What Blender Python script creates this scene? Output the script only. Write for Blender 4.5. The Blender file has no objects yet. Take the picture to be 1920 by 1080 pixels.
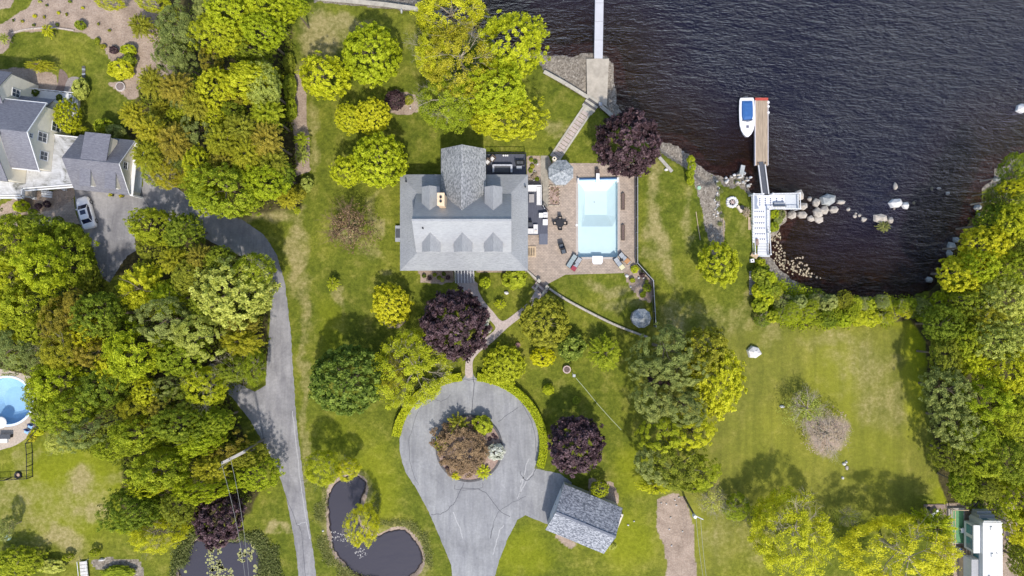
import bpy, math, random
import numpy as np
from mathutils import Vector, Matrix
from mathutils.geometry import tessellate_polygon
R = math.radians
PI = math.pi
scene = bpy.context.scene
C = scene.collection

# ------------------------------------------------------------------ camera, sky, sun, exposure
CAMH = 91.4            # metres above the lawn
FPX = 1280.0           # 24 mm lens on 36 mm sensor, in 1920-wide pixels
cam_d = bpy.data.cameras.new('camera'); cam = bpy.data.objects.new('camera', cam_d); C.objects.link(cam)
cam_d.lens = 24.0; cam_d.sensor_width = 36.0; cam_d.clip_end = 3000; cam_d.clip_start = 1
cam.location = (0, 0, CAMH); cam.rotation_euler = (0, 0, 0)
scene.camera = cam
SUN_EL, SUN_AZ = 56.0, 169.0          # azimuth clockwise from +Y (north = up in the picture)
w = bpy.data.worlds.new("World"); scene.world = w; w.use_nodes = True
wn = w.node_tree.nodes; wl = w.node_tree.links
sky = wn.new('ShaderNodeTexSky'); sky.sky_type = 'NISHITA'; sky.sun_disc = False
sky.sun_elevation = R(SUN_EL); sky.sun_rotation = R(SUN_AZ); sky.air_density = 1.0; sky.dust_density = 1.6; sky.ozone_density = 1.0
wl.new(sky.outputs[0], wn['Background'].inputs[0]); wn['Background'].inputs[1].default_value = 0.15
sd = bpy.data.lights.new('sun', 'SUN'); sun = bpy.data.objects.new('sun', sd); C.objects.link(sun)
sd.energy = 2.6; sd.angle = R(2.2); sd.color = (1.0, 0.945, 0.87)
sv = Vector((math.sin(R(SUN_AZ)) * math.cos(R(SUN_EL)), math.cos(R(SUN_AZ)) * math.cos(R(SUN_EL)), math.sin(R(SUN_EL))))
sun.rotation_euler = sv.to_track_quat('Z', 'Y').to_euler(); sun.location = sv * 200
scene.view_settings.view_transform = 'Standard'; scene.view_settings.look = 'None'
scene.view_settings.exposure = 0.62; scene.view_settings.gamma = 1.0
scene.view_settings.use_curve_mapping = False

def P(px, py, z=0.0):
    """world x, y of a point that stands at height z and shows at 1920x1080 pixel px, py"""
    k = (CAMH - z) / FPX
    return ((px - 960) * k, (540 - py) * k)
def M(d, z=0.0):
    return d * (CAMH - z) / FPX

# ------------------------------------------------------------------ materials
ORD = ['first', 'second', 'third', 'fourth', 'fifth', 'sixth', 'seventh', 'eighth', 'ninth', 'tenth', 'eleventh', 'twelfth', 'thirteenth', 'fourteenth', 'fifteenth', 'sixteenth', 'seventeenth', 'eighteenth', 'nineteenth', 'twentieth', 'twenty-first', 'twenty-second']
MATS = {}
def nodes_of(name):
    m = bpy.data.materials.new(name); m.use_nodes = True
    nt = m.node_tree
    return m, nt, nt.nodes['Principled BSDF'], nt.nodes, nt.links
def ramp(n, stops, interp='LINEAR'):
    r = n.new('ShaderNodeValToRGB'); r.color_ramp.interpolation = interp
    e = r.color_ramp.elements
    while len(e) < len(stops): e.new(0.5)
    for i, (p, c) in enumerate(stops):
        e[i].position = p; e[i].color = (c[0], c[1], c[2], 1)
    return r
def noise(n, l, scale, detail=4, rough=.6, vec=None, dist=0):
    t = n.new('ShaderNodeTexNoise'); t.inputs['Scale'].default_value = scale
    t.inputs['Detail'].default_value = detail; t.inputs['Roughness'].default_value = rough
    t.inputs['Distortion'].default_value = dist
    if vec is not None: l.new(vec, t.inputs['Vector'])
    return t
def coords(n, l, scale=(1, 1, 1), rot=(0, 0, 0), kind='Object'):
    tc = n.new('ShaderNodeTexCoord'); mp = n.new('ShaderNodeMapping')
    mp.inputs['Scale'].default_value = scale; mp.inputs['Rotation'].default_value = rot
    l.new(tc.outputs[kind], mp.inputs['Vector']); return mp.outputs[0]
def mixc(n, l, a, b, f, mode='MIX'):
    x = n.new('ShaderNodeMix'); x.data_type = 'RGBA'; x.blend_type = mode
    for s, v in ((6, a), (7, b)):
        if isinstance(v, (tuple, list)): x.inputs[s].default_value = (v[0], v[1], v[2], 1)
        else: l.new(v, x.inputs[s])
    if isinstance(f, (int, float)): x.inputs[0].default_value = f
    else: l.new(f, x.inputs[0])
    return x.outputs[2]
def simple(name, col, rough=.7, var=.25, scale=3.0, bump=0.0, metal=0.0, stretch=(1, 1, 1), spec=.3, detail=5):
    """plain surface with noise in its own colour"""
    if name in MATS: return MATS[name]
    m, nt, b, n, l = nodes_of(name)
    v = coords(n, l, stretch)
    t = noise(n, l, scale, detail, .65, v)
    lo = tuple(c * (1 - var) for c in col); hi = tuple(min(.95, c * (1 + var)) for c in col)
    r = ramp(n, [(.3, lo), (.7, hi)]); l.new(t.outputs[0], r.inputs[0]); l.new(r.outputs[0], b.inputs['Base Color'])
    b.inputs['Roughness'].default_value = rough; b.inputs['Metallic'].default_value = metal
    b.inputs['Specular IOR Level'].default_value = spec
    if bump:
        bp = n.new('ShaderNodeBump'); bp.inputs['Strength'].default_value = bump; bp.inputs['Distance'].default_value = .05
        l.new(t.outputs[0], bp.inputs['Height']); l.new(bp.outputs[0], b.inputs['Normal'])
    MATS[name] = m; return m
def leafmat(name, col, tip=None, hue=.010, trans=.42, rough=.6):
    """foliage: per-clump and per-leaf tint, per-tree tint, partly translucent"""
    if name in MATS: return MATS[name]
    m, nt, b, n, l = nodes_of(name)
    at = n.new('ShaderNodeAttribute'); at.attribute_name = 'tint'
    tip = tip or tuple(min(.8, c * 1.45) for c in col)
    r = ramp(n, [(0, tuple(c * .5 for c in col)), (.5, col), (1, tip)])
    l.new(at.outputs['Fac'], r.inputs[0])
    oi = n.new('ShaderNodeObjectInfo')
    hs = n.new('ShaderNodeHueSaturation')
    mr = n.new('ShaderNodeMapRange'); mr.inputs[3].default_value = .5 - hue; mr.inputs[4].default_value = .5 + hue
    l.new(oi.outputs['Random'], mr.inputs[0]); l.new(mr.outputs[0], hs.inputs['Hue'])
    mv = n.new('ShaderNodeMapRange'); mv.inputs[3].default_value = 1.12; mv.inputs[4].default_value = .86
    l.new(oi.outputs['Random'], mv.inputs[0]); l.new(mv.outputs[0], hs.inputs['Value'])
    l.new(r.outputs[0], hs.inputs['Color'])
    l.new(hs.outputs[0], b.inputs['Base Color'])
    b.inputs['Roughness'].default_value = rough; b.inputs['Specular IOR Level'].default_value = .22
    tr = n.new('ShaderNodeBsdfTranslucent'); l.new(hs.outputs[0], tr.inputs[0])
    mx = n.new('ShaderNodeMixShader'); mx.inputs[0].default_value = trans
    l.new(b.outputs[0], mx.inputs[1]); l.new(tr.outputs[0], mx.inputs[2])
    l.new(mx.outputs[0], n['Material Output'].inputs[0])
    MATS[name] = m; return m

LEAF = {
 'lime':   leafmat('leaf_lime', (.480, .545, .016), (.74, .77, .05)),
 'limeg':  leafmat('leaf_lime_green', (.375, .440, .020), (.62, .66, .05)),
 'yellow': leafmat('leaf_yellow_green', (.600, .610, .020), (.82, .80, .06)),
 'green':  leafmat('leaf_green', (.250, .320, .022), (.48, .54, .05)),
 'deep':   leafmat('leaf_deep_green', (.175, .245, .026), (.46, .54, .09)),
 'dark':   leafmat('leaf_dark_green', (.140, .190, .022), (.30, .35, .04)),
 'forest': leafmat('leaf_mid_green', (.265, .305, .026), (.52, .54, .06)),
 'olive':  leafmat('leaf_olive', (.350, .350, .026), (.58, .56, .06)),
 'amber':  leafmat('leaf_amber_green', (.420, .410, .022), (.64, .60, .05)),
 'rust':   leafmat('leaf_rust_olive', (.370, .325, .036), (.58, .50, .07)),
 'grey':   leafmat('leaf_grey_green', (.330, .375, .095), (.54, .58, .17)),
 'blue':   leafmat('leaf_blue_green', (.275, .320, .080), (.50, .54, .15)),
 'pale':   leafmat('leaf_pale_green', (.500, .540, .095), (.74, .76, .19)),
 'purple': leafmat('leaf_purple', (.058, .030, .034), (.19, .115, .125), .006, .12, .5),
 'brown':  leafmat('leaf_brown', (.250, .165, .085), (.38, .26, .13), .006, .2),
 'gold':   leafmat('leaf_gold', (.660, .640, .010), (.80, .78, .02), .003),
 'white':  leafmat('leaf_white_bloom', (.74, .75, .60), (.88, .88, .85), .003),
 'bud':    leafmat('leaf_pink_buds', (.400, .315, .210), (.52, .43, .30), .006, .2),
 'reed':   leafmat('leaf_reed', (.230, .260, .070), (.46, .45, .17), .01),
}
BARK = simple('bark_grey', (.20, .16, .12), .9, .35, 4, .3)
TWIG = simple('twig_pale', (.42, .36, .28), .9, .25, 6)
TWIGB = simple('twig_brown', (.16, .10, .065), .9, .25, 6)

# ------------------------------------------------------------------ mesh builder and scene tree helpers
class MB:
    def __init__(s): s.v = []; s.f = []; s.m = []
    def add(s, vs, fs, mi=0):
        o = len(s.v); s.v += [tuple(p) for p in vs]; s.f += [tuple(i + o for i in f) for f in fs]; s.m += [mi] * len(fs); return s
    def box(s, x0, y0, z0, x1, y1, z1, mi=0):
        x0, x1 = min(x0, x1), max(x0, x1); y0, y1 = min(y0, y1), max(y0, y1)
        return s.add([(x0,y0,z0),(x1,y0,z0),(x1,y1,z0),(x0,y1,z0),(x0,y0,z1),(x1,y0,z1),(x1,y1,z1),(x0,y1,z1)],
                     [(3,2,1,0),(4,5,6,7),(0,1,5,4),(1,2,6,5),(2,3,7,6),(3,0,4,7)], mi)
    def obox(s, cx, cy, z0, z1, lx, ly, a=0, mi=0):
        c, d = math.cos(a), math.sin(a)
        q = [(cx + c*u*lx/2 - d*v*ly/2, cy + d*u*lx/2 + c*v*ly/2) for u, v in ((-1,-1),(1,-1),(1,1),(-1,1))]
        return s.prism(q, z0, z1, mi)
    def prism(s, pts, z0, z1, mi=0):
        n = len(pts)
        a = sum(pts[i][0]*pts[(i+1)%n][1] - pts[(i+1)%n][0]*pts[i][1] for i in range(n))
        if a < 0: pts = pts[::-1]
        vs = [(x, y, z0) for x, y in pts] + [(x, y, z1) for x, y in pts]
        tri = tessellate_polygon([[Vector((x, y, 0)) for x, y in pts]])
        fs = []
        for t in tri:
            (ax, ay), (bx, by), (cx, cy) = pts[t[0]], pts[t[1]], pts[t[2]]
            if (bx-ax)*(cy-ay) - (by-ay)*(cx-ax) < 0: t = (t[0], t[2], t[1])
            fs.append(tuple(i + n for i in t)); fs.append((t[2], t[1], t[0]))
        for i in range(n): j = (i+1) % n; fs.append((i, j, j+n, i+n))
        return s.add(vs, fs, mi)
    def cyl(s, cx, cy, z0, z1, r, r2=None, n=16, mi=0):
        r2 = r if r2 is None else r2
        vs = [(cx + r*math.cos(2*PI*i/n), cy + r*math.sin(2*PI*i/n), z0) for i in range(n)]
        vs += [(cx + r2*math.cos(2*PI*i/n), cy + r2*math.sin(2*PI*i/n), z1) for i in range(n)]
        return s.add(vs, [tuple(range(n))[::-1], tuple(range(n, 2*n))] + [(i, (i+1)%n, (i+1)%n+n, i+n) for i in range(n)], mi)
    def tube(s, p, q, r, r2=None, n=6, mi=0):
        p = Vector(p); q = Vector(q); r2 = r if r2 is None else r2
        d = (q-p); 
        if d.length < 1e-5: return s
        d.normalize(); u = d.orthogonal().normalized(); v = d.cross(u)
        vs = [p + (u*math.cos(2*PI*i/n) + v*math.sin(2*PI*i/n))*r for i in range(n)] + [q + (u*math.cos(2*PI*i/n) + v*math.sin(2*PI*i/n))*r2 for i in range(n)]
        return s.add(vs, [tuple(range(n))[::-1], tuple(range(n, 2*n))] + [(i, (i+1)%n, (i+1)%n+n, i+n) for i in range(n)], mi)
    def loft(s, rings, mi=0, caps=True):
        n = len(rings[0]); vs = [p for r in rings for p in r]; fs = []
        for k in range(len(rings)-1):
            for i in range(n):
                j = (i+1) % n; fs.append((k*n+i, k*n+j, (k+1)*n+j, (k+1)*n+i))
        if caps: fs += [tuple(range(n))[::-1], tuple((len(rings)-1)*n+i for i in range(n))]
        return s.add(vs, fs, mi)
    def slab(s, q, t=.12, mi=0):
        """four (or more) coplanar corners, thickness t downward"""
        n = len(q); vs = [tuple(p) for p in q] + [(p[0], p[1], p[2]-t) for p in q]
        return s.add(vs, [tuple(range(n)), tuple(range(n, 2*n))[::-1]] + [(i, i+n, (i+1)%n+n, (i+1)%n) for i in range(n)], mi)
def mesh_of(name, mb, mats, off=(0, 0, 0), smooth=False):
    me = bpy.data.meshes.new(name)
    me.from_pydata([(x-off[0], y-off[1], z-off[2]) for x, y, z in mb.v], [], mb.f)
    if not isinstance(mats, (list, tuple)): mats = [mats]
    for m in mats: me.materials.append(m)
    me.polygons.foreach_set('material_index', mb.m)
    if smooth: me.polygons.foreach_set('use_smooth', [True]*len(mb.f))
    import bmesh
    b = bmesh.new(); b.from_mesh(me); bmesh.ops.recalc_face_normals(b, faces=b.faces); b.to_mesh(me); b.free()
    me.update(); return me
def tag(o, label=None, cat=None, group=None, kind=None):
    if label: o['label'] = label
    if cat: o['category'] = cat
    if group: o['group'] = group
    if kind: o['kind'] = kind
    return o
def thing(name, label, cat, loc=(0, 0, 0), rz=0, group=None):
    o = bpy.data.objects.new(name, None); C.objects.link(o); o.location = (loc[0], loc[1], loc[2] if len(loc) > 2 else 0)
    o.rotation_euler = (0, 0, rz); o.empty_display_size = .3
    return tag(o, label, cat, group)
def part(name, mb, mats, parent, local=False, smooth=False, label=None):
    """a part; mb in world coordinates unless local"""
    off = (0, 0, 0)
    if not local:
        q = parent
        while q is not None:
            off = (off[0]+q.location[0], off[1]+q.location[1], off[2]+q.location[2]); q = q.parent
    me = mesh_of(name, mb, mats, off, smooth)
    o = bpy.data.objects.new(name, me); C.objects.link(o); o.parent = parent
    if label: o['label'] = label
    return o
def single(name, mb, mats, label, cat, group=None, base=None, smooth=False):
    """a thing that is one mesh"""
    if base is None:
        xs = [p[0] for p in mb.v]; ys = [p[1] for p in mb.v]; base = ((min(xs)+max(xs))/2, (min(ys)+max(ys))/2, min(p[2] for p in mb.v))
    o = bpy.data.objects.new(name, mesh_of(name, mb, mats, base, smooth)); C.objects.link(o); o.location = base
    return tag(o, label, cat, group)
def struct(name, mb, mats, label=None):
    o = bpy.data.objects.new(name, mesh_of(name, mb, mats)); C.objects.link(o)
    o['kind'] = 'structure'
    return o
def copy_tree(o, parent=None):
    c = o.copy(); C.objects.link(c); c.parent = parent
    for ch in [x for x in o.children]: copy_tree(ch, c)
    return c
def smooth_line(pts, n=5, closed=True):
    out = []; L = len(pts)
    rng = range(L) if closed else range(L-1)
    for i in rng:
        g = (lambda k: pts[k % L]) if closed else (lambda k: pts[max(0, min(L-1, k))])
        p0, p1, p2, p3 = g(i-1), g(i), g(i+1), g(i+2)
        for k in range(n):
            t = k/n
            out.append(tuple(.5*((2*p1[a]) + (-p0[a]+p2[a])*t + (2*p0[a]-5*p1[a]+4*p2[a]-p3[a])*t*t + (-p0[a]+3*p1[a]-3*p2[a]+p3[a])*t**3) for a in (0, 1)))
    if not closed: out.append(tuple(pts[-1]))
    return out
def ragged(pts, amp, seed=0):
    r = random.Random(seed); out = []
    for i in range(len(pts)):
        a, b = pts[i], pts[(i+1) % len(pts)]
        d = math.hypot(b[0]-a[0], b[1]-a[1]); n = max(1, int(d/5))
        for k in range(n):
            t = k/n; out.append((a[0]+(b[0]-a[0])*t + r.uniform(-amp, amp), a[1]+(b[1]-a[1])*t + r.uniform(-amp, amp)))
    return out
def PP(pts, z=0): return [P(x, y, z) for x, y in pts]
def sheet(mb, polys, z, mi=0):
    """flat sheet, first loop outer, further loops holes (world xy)"""
    vs = [Vector((x, y, 0)) for L in polys for x, y in L]
    tri = tessellate_polygon([[Vector((x, y, 0)) for x, y in L] for L in polys])
    fs = []
    for t in tri:
        a, b, c = vs[t[0]], vs[t[1]], vs[t[2]]
        if (b.x-a.x)*(c.y-a.y) - (b.y-a.y)*(c.x-a.x) < 0: t = (t[0], t[2], t[1])
        fs.append(tuple(t))
    return mb.add([(v.x, v.y, z) for v in vs], fs, mi)
def ribbon(mb, pts, wd, z, mi=0):
    for i in range(len(pts)-1):
        a, b = Vector(pts[i]), Vector(pts[i+1]); d = b-a
        if d.length < 1e-6: continue
        nrm = Vector((-d.y, d.x)).normalized()*wd/2
        mb.add([(a.x-nrm.x, a.y-nrm.y, z), (b.x-nrm.x, b.y-nrm.y, z), (b.x+nrm.x, b.y+nrm.y, z), (a.x+nrm.x, a.y+nrm.y, z)], [(0, 1, 2, 3)], mi)
    return mb

# ------------------------------------------------------------------ numpy noise and distances
def vnoise(x, y, seed=0):
    xi = np.floor(x).astype(np.int64); yi = np.floor(y).astype(np.int64); fx = x-xi; fy = y-yi
    def h(a, b):
        q = (a*374761393 + b*668265263 + seed*974711) & 0xffffffff
        q = ((q ^ (q >> 13)) * 1274126177) & 0xffffffff
        return ((q ^ (q >> 16)) & 0xffff) / 65535.0
    fx = fx*fx*(3-2*fx); fy = fy*fy*(3-2*fy)
    return (h(xi, yi)*(1-fx)+h(xi+1, yi)*fx)*(1-fy) + (h(xi, yi+1)*(1-fx)+h(xi+1, yi+1)*fx)*fy
def fbm(x, y, seed=0, o=4):
    s = 0; a = .5; t = 0
    for k in range(o): s = s + a*vnoise(x*2**k, y*2**k, seed+k); t += a; a *= .55
    return s/t
def sdf(X, Y, poly):
    """signed distance, positive inside"""
    p = np.array(poly); d = np.full(X.shape, 1e9); ins = np.zeros(X.shape, bool); n = len(p)
    for i in range(n):
        ax, ay = p[i]; bx, by = p[(i+1) % n]; ex, ey = bx-ax, by-ay
        L = ex*ex+ey*ey+1e-12
        t = np.clip(((X-ax)*ex+(Y-ay)*ey)/L, 0, 1)
        d = np.minimum(d, (X-ax-t*ex)**2+(Y-ay-t*ey)**2)
        c = ((ay > Y) != (by > Y)) & (X < (bx-ax)*(Y-ay)/(by-ay+1e-12)+ax); ins ^= c
    d = np.sqrt(d); return np.where(ins, d, -d)
def sstep(x, a, b):
    t = np.clip((x-a)/(b-a), 0, 1); return t*t*(3-2*t)

WZ = -1.2      # lake level
PZ = -0.22     # pond level
SHORE = [(-400,-260),(300,-120),(560,-42),(640,-26),(715,-12),(790,2),(850,35),(930,78),(985,98),(1030,103),(1070,104),(1100,100),(1143,104),(1152,128),(1156,165),(1164,205),(1190,240),(1225,262),(1262,268),(1292,286),(1304,305),(1330,322),(1352,330),(1368,334),(1392,316),(1398,338),(1412,362),(1450,380),(1475,394),(1476,412),(1460,432),(1448,450),(1446,482),(1466,508),(1500,532),(1550,548),(1620,556),(1700,556),(1746,548),(1762,520),(1785,478),(1796,440),(1830,392),(1846,350),(1872,312),(1930,288),(2050,262),(2300,150),(4200,-200),(4200,-9000),(-400,-9000)]
SHORE_W = [P(x, y, WZ) for x, y in SHORE]
POND1 = [(632,898),(655,890),(680,893),(690,915),(682,945),(672,965),(690,1000),(715,1000),(735,990),(760,990),(782,1010),(795,1040),(790,1070),(760,1090),(700,1092),(655,1072),(625,1040),(614,1000),(611,950),(615,915)]
POND2 = [(350,1018),(385,1008),(430,1012),(462,1006),(486,1020),(492,1050),(484,1100),(470,1140),(340,1140),(330,1080),(338,1040)]
POOL = [(1084,336),(1158,336),(1158,482),(1084,482)]
POOL2_C = (14, 752); POOL2_R = 46

# ------------------------------------------------------------------ terrain
def axis(lo, hi, step, far):
    a = list(np.arange(lo, hi+1e-6, step)); g = step; x = a[0]; pre = []
    while x > -far: g *= 1.35; x -= g; pre.append(x)
    g = step; x = a[-1]; post = []
    while x < far: g *= 1.35; x += g; post.append(x)
    return np.array(pre[::-1]+a+post)
AX = axis(-76, 76, .34, 1500); AY = axis(-45, 47, .34, 1500)
X, Y = np.meshgrid(AX, AY)
PXg = X*FPX/CAMH+960; PYg = 540-Y*FPX/CAMH
lake = sdf(X, Y, SHORE_W)
nz = fbm(X*.6, Y*.6, 3)-.5
lk = lake + nz*1.3
Z = np.where(lk > 0, WZ-.05-np.minimum(lk*.28, 3.5)+nz*.15, WZ + 1.2*sstep(-lk, 0, 2.6))
# beach strips are wider and lower
BEACH = [(1000,90),(1150,100),(1170,200),(1150,222),(1105,190),(1020,136)]
BEACH2 = [(1225,255),(1300,280),(1320,320),(1345,335),(1325,350),(1296,320),(1262,300),(1240,285)]
for b in (BEACH, BEACH2):
    s = sstep(sdf(PXg, PYg, b), -2, 8); Z = np.where(lk <= 0, Z*(1-s) + np.minimum(Z, WZ+.1+.10*np.clip(-lk, 0, 6))*s, Z)
land = sstep(-lk, 1.5, 5)
Z = Z + land*(fbm(X*.15, Y*.15, 9)-.5)*0.0
pd1 = sdf(PXg, PYg, smooth_line(POND1, 3)); pd2 = sdf(PXg, PYg, smooth_line(POND2, 3))
for pd in (pd1, pd2):
    q = pd + (fbm(X*.9, Y*.9, 5)-.5)*16
    Z = np.where(lake < -8, np.minimum(Z, -.75*sstep(q, -3, 16)), Z)
inpool = sdf(PXg, PYg, POOL) > -6
inpool2 = np.hypot(PXg-POOL2_C[0], PYg-POOL2_C[1]) < POOL2_R+6
Z = np.where(inpool | inpool2, -3.6, Z)

wx = (fbm(X*.35, Y*.35, 21)-.5); wy = (fbm(X*.35, Y*.35, 31)-.5)
QX = PXg + wx*46; QY = PYg + wy*46           # warped picture coordinates: ragged blobs
floor = np.zeros(X.shape); dry = np.zeros(X.shape); dirt = np.zeros(X.shape); grav = np.zeros(X.shape); lush = np.zeros(X.shape)
def blob(arr, cx, cy, rx, ry, s=1.0, soft=.6):
    d = np.sqrt(((QX-cx)/rx)**2+((QY-cy)/ry)**2)
    np.maximum(arr, s*(1-sstep(d, 1-soft, 1+soft*.5)), out=arr)
def poly(arr, pts, s=1.0, feather=6, warp=.35):
    d = sdf(PXg+wx*40*warp, PYg+wy*40*warp, pts)
    np.maximum(arr, s*sstep(d, -feather*.5, feather*.5), out=arr)
for a in [(600,70,55,50,.85),(650,40,60,20,.8),(585,130,20,50,.7),(60,960,80,50,.45),(150,940,60,60,.5),(90,1020,90,30,.4),(230,900,40,20,.5),(1320,640,40,40,.5),(1380,600,60,40,.4),(1620,680,50,60,.5),(1560,640,60,20,.5),(700,400,10,60,.6),(640,560,10,40,.5),(1290,420,12,70,.4),(560,470,22,90,.75),(575,560,16,60,.6),(570,760,9,260,.55),(500,400,60,16,.7),(690,470,25,22,.45),(600,90,40,60,.5),(640,60,60,20,.55),
          (570,90,14,90,.5),(585,250,10,90,.5),(720,510,18,10,.5),(1030,230,22,20,.6),(1060,250,25,14,.5),(1230,330,18,60,.6),(1235,430,22,70,.75),(1250,500,20,50,.55),
          (1140,540,60,14,.6),(1160,570,50,16,.5),(1390,430,8,60,.2),(1330,420,10,80,.5),(1540,640,60,12,.35),(1650,760,60,60,.45),(1600,700,70,50,.35),(1440,600,30,60,.45),
          (1270,600,30,50,.55),(1320,590,60,30,.3),(1350,1000,40,60,.4),(1420,1010,50,50,.35),(1340,930,24,30,.6),
          (150,900,30,30,.95),(110,1000,34,34,.95),(170,960,26,30,.8),(60,930,60,40,.5),(20,930,60,50,.5),(130,1020,40,30,.8),(40,980,40,14,.5),(40,860,24,30,.5),
          (300,1020,40,12,.5),(520,990,26,10,.95),(1410,560,10,40,.4),(930,505,30,4,.5),(640,60,20,20,.5),(560,380,20,10,.6),
          (1670,700,18,60,.3),(1220,470,12,20,.5)]:
    blob(dry, *a)
for a in [(1715,715,22,100,1.3),(1710,640,24,40,1.0),(1770,930,24,40,.7),(1725,620,30,30,.6),(440,930,60,30,.3),(1560,750,60,120,.55),(1630,860,70,80,.4),(1200,880,50,60,.5),(1180,1020,60,60,.5),(700,940,60,80,.5),(130,920,150,110,.55),
          (350,940,70,70,.5),(620,620,30,60,.35),(640,820,60,40,.3),(980,1040,60,50,.5),(1300,1000,50,70,.35),(1450,860,70,110,.3),(1690,590,40,20,.6),(700,890,50,60,.4)]:
    blob(lush, *a)
# garden soil, mulch and woodland floor
poly(dirt, [(-60,-60),(255,-60),(330,60),(330,150),(300,170),(262,168),(210,120),(190,85),(150,62),(100,50),(30,60),(10,100),(-60,100)], .55, 5, .5)
poly(dirt, [(-40,135),(60,128),(105,140),(112,165),(95,195),(60,190),(30,165),(-40,150)], .5, 4)
poly(dirt, [(205,155),(250,150),(262,180),(240,185),(205,160)], .5, 5)
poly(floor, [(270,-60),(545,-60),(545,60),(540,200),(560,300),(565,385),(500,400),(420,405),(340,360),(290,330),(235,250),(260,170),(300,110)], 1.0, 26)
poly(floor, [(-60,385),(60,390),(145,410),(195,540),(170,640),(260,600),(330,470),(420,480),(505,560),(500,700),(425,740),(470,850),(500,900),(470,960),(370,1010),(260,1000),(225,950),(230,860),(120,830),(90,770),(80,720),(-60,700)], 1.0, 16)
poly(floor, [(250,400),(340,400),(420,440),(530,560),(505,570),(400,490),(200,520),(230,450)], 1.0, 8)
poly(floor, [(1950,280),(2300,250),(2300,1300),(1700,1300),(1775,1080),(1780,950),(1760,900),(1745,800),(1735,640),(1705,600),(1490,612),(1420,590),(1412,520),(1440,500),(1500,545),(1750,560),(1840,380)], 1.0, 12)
poly(dirt, [(544,170),(560,130),(575,200),(580,320),(556,330)], .8, 8)
poly(dirt, [(1236,935),(1262,925),(1290,935),(1302,990),(1310,1100),(1250,1100),(1246,1040),(1232,990)], .42, 4, .5)
poly(dirt, [(1168,500),(1190,500),(1222,525),(1222,570),(1200,567),(1180,540)], .55, 3)
poly(dirt, [(783,505),(852,505),(852,530),(830,533),(790,531)], .6, 2, .1)
poly(dirt, [(895,503),(988,503),(988,510),(895,510)], .6, 2, .1)
poly(dirt, [(722,190),(740,170),(775,178),(792,190),(790,208),(765,217),(735,212)], .55, 3, .2)
poly(dirt, [(714,604),(738,596),(762,600),(748,615),(732,616)], .5, 2, .1)
poly(dirt, [(986,292),(1014,292),(1014,340),(986,340)], .5, 2, .1)
poly(dirt, [(50,362),(138,352),(140,370),(110,392),(60,400),(0,410),(0,385)], .8, 3, .1)
poly(dirt, [(1105,895),(1150,902),(1160,930),(1155,960),(1105,930)], .7, 4)
poly(dirt, [(1050,985),(1085,1015),(1075,1030),(1042,1010)], .4, 6)
poly(dirt, [(1435,730),(1600,730),(1600,880),(1490,880)], .12, 30)
poly(dirt, [(1735,945),(1780,945),(1900,945),(1920,1100),(1800,1100),(1740,1000)], .8, 4)
poly(dirt, [(235,905),(260,890),(260,925),(240,935)], .4, 4)
poly(dirt, [(1030,580),(1080,560),(1200,640),(1180,650)], .0, 4)
blob(dirt, 1548, 812, 44, 42, .5); blob(dirt, 655, 430, 44, 44, .25)
strip = sstep(sdf(PXg+wx*20, PYg+wy*20, [(-60,8),(15,12),(50,-30),(90,-30),(60,8),(10,40),(-60,70)]), -3, 3); dirt = dirt*(1-strip)
# gravel
gb = sstep(-lk, -1.0, .2)*(1-sstep(-lk+(fbm(X*.8, Y*.8, 44)-.5)*2.5, .4, 1.3))*(1-sstep(sdf(PXg, PYg, [(1500,520),(2400,100),(2400,1200),(1500,1200)]), -10, 10)*.8); grav = np.maximum(grav, np.where(lk > 0, .8*(1-sstep(lk, .5, 3)), gb*.95))
for b in (BEACH, BEACH2): poly(grav, b, 1.0, 5, .2)
poly(grav, [(1296,320),(1330,328),(1350,335),(1352,380),(1356,420),(1358,470),(1335,480),(1322,430),(1315,380),(1300,345)], .95, 6)
poly(grav, [(1425,480),(1450,480),(1475,512),(1510,545),(1480,560),(1440,530)], .9, 8)
poly(grav, [(165,1050),(210,1045),(260,1050),(272,1075),(272,1110),(250,1110),(240,1075),(180,1066)], 1.0, 3)
poly(grav, [(590,-20),(590,6),(700,10),(785,20),(790,-20)], 1.0, 3)
for pd in (pd1, pd2):
    ring = sstep(pd+wx*8, -14, -6)*(1-sstep(pd, 0, 4)); dry = np.maximum(dry, ring*.55); dirt = np.maximum(dirt, sstep(pd, -4, 1)*.5)
mow = sstep(sdf(PXg, PYg, [(1230,600),(1700,600),(1770,900),(1700,960),(1500,980),(1320,1100),(1230,1100)]), -20, 40)

nyy, nxx = X.shape
verts = np.stack([X, Y, Z], -1).reshape(-1, 3)
ii = np.arange(nyy*nxx).reshape(nyy, nxx)
quads = np.stack([ii[:-1, :-1], ii[:-1, 1:], ii[1:, 1:], ii[1:, :-1]], -1).reshape(-1, 4)
def np_mesh(name, verts, quads, k=4):
    me = bpy.data.meshes.new(name)
    me.vertices.add(len(verts)); me.vertices.foreach_set('co', verts.astype(np.float32).ravel())
    me.loops.add(len(quads)*k); me.loops.foreach_set('vertex_index', quads.astype(np.int32).ravel())
    me.polygons.add(len(quads)); me.polygons.foreach_set('loop_start', np.arange(0, len(quads)*k, k, dtype=np.int32))
    me.polygons.foreach_set('loop_total', np.full(len(quads), k, np.int32))
    me.update(calc_edges=True); return me
gm = np_mesh('ground', verts, quads)
ca = gm.color_attributes.new('cover', 'FLOAT_COLOR', 'POINT')
ca.data.foreach_set('color', np.stack([dry, dirt, grav, lush], -1).reshape(-1).astype(np.float32))
fo = gm.attributes.new('floor', 'FLOAT', 'POINT'); fo.data.foreach_set('value', floor.ravel().astype(np.float32))
mo = gm.attributes.new('mow', 'FLOAT', 'POINT'); mo.data.foreach_set('value', mow.ravel().astype(np.float32))
gm.polygons.foreach_set('use_smooth', [True]*len(gm.polygons))

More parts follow.
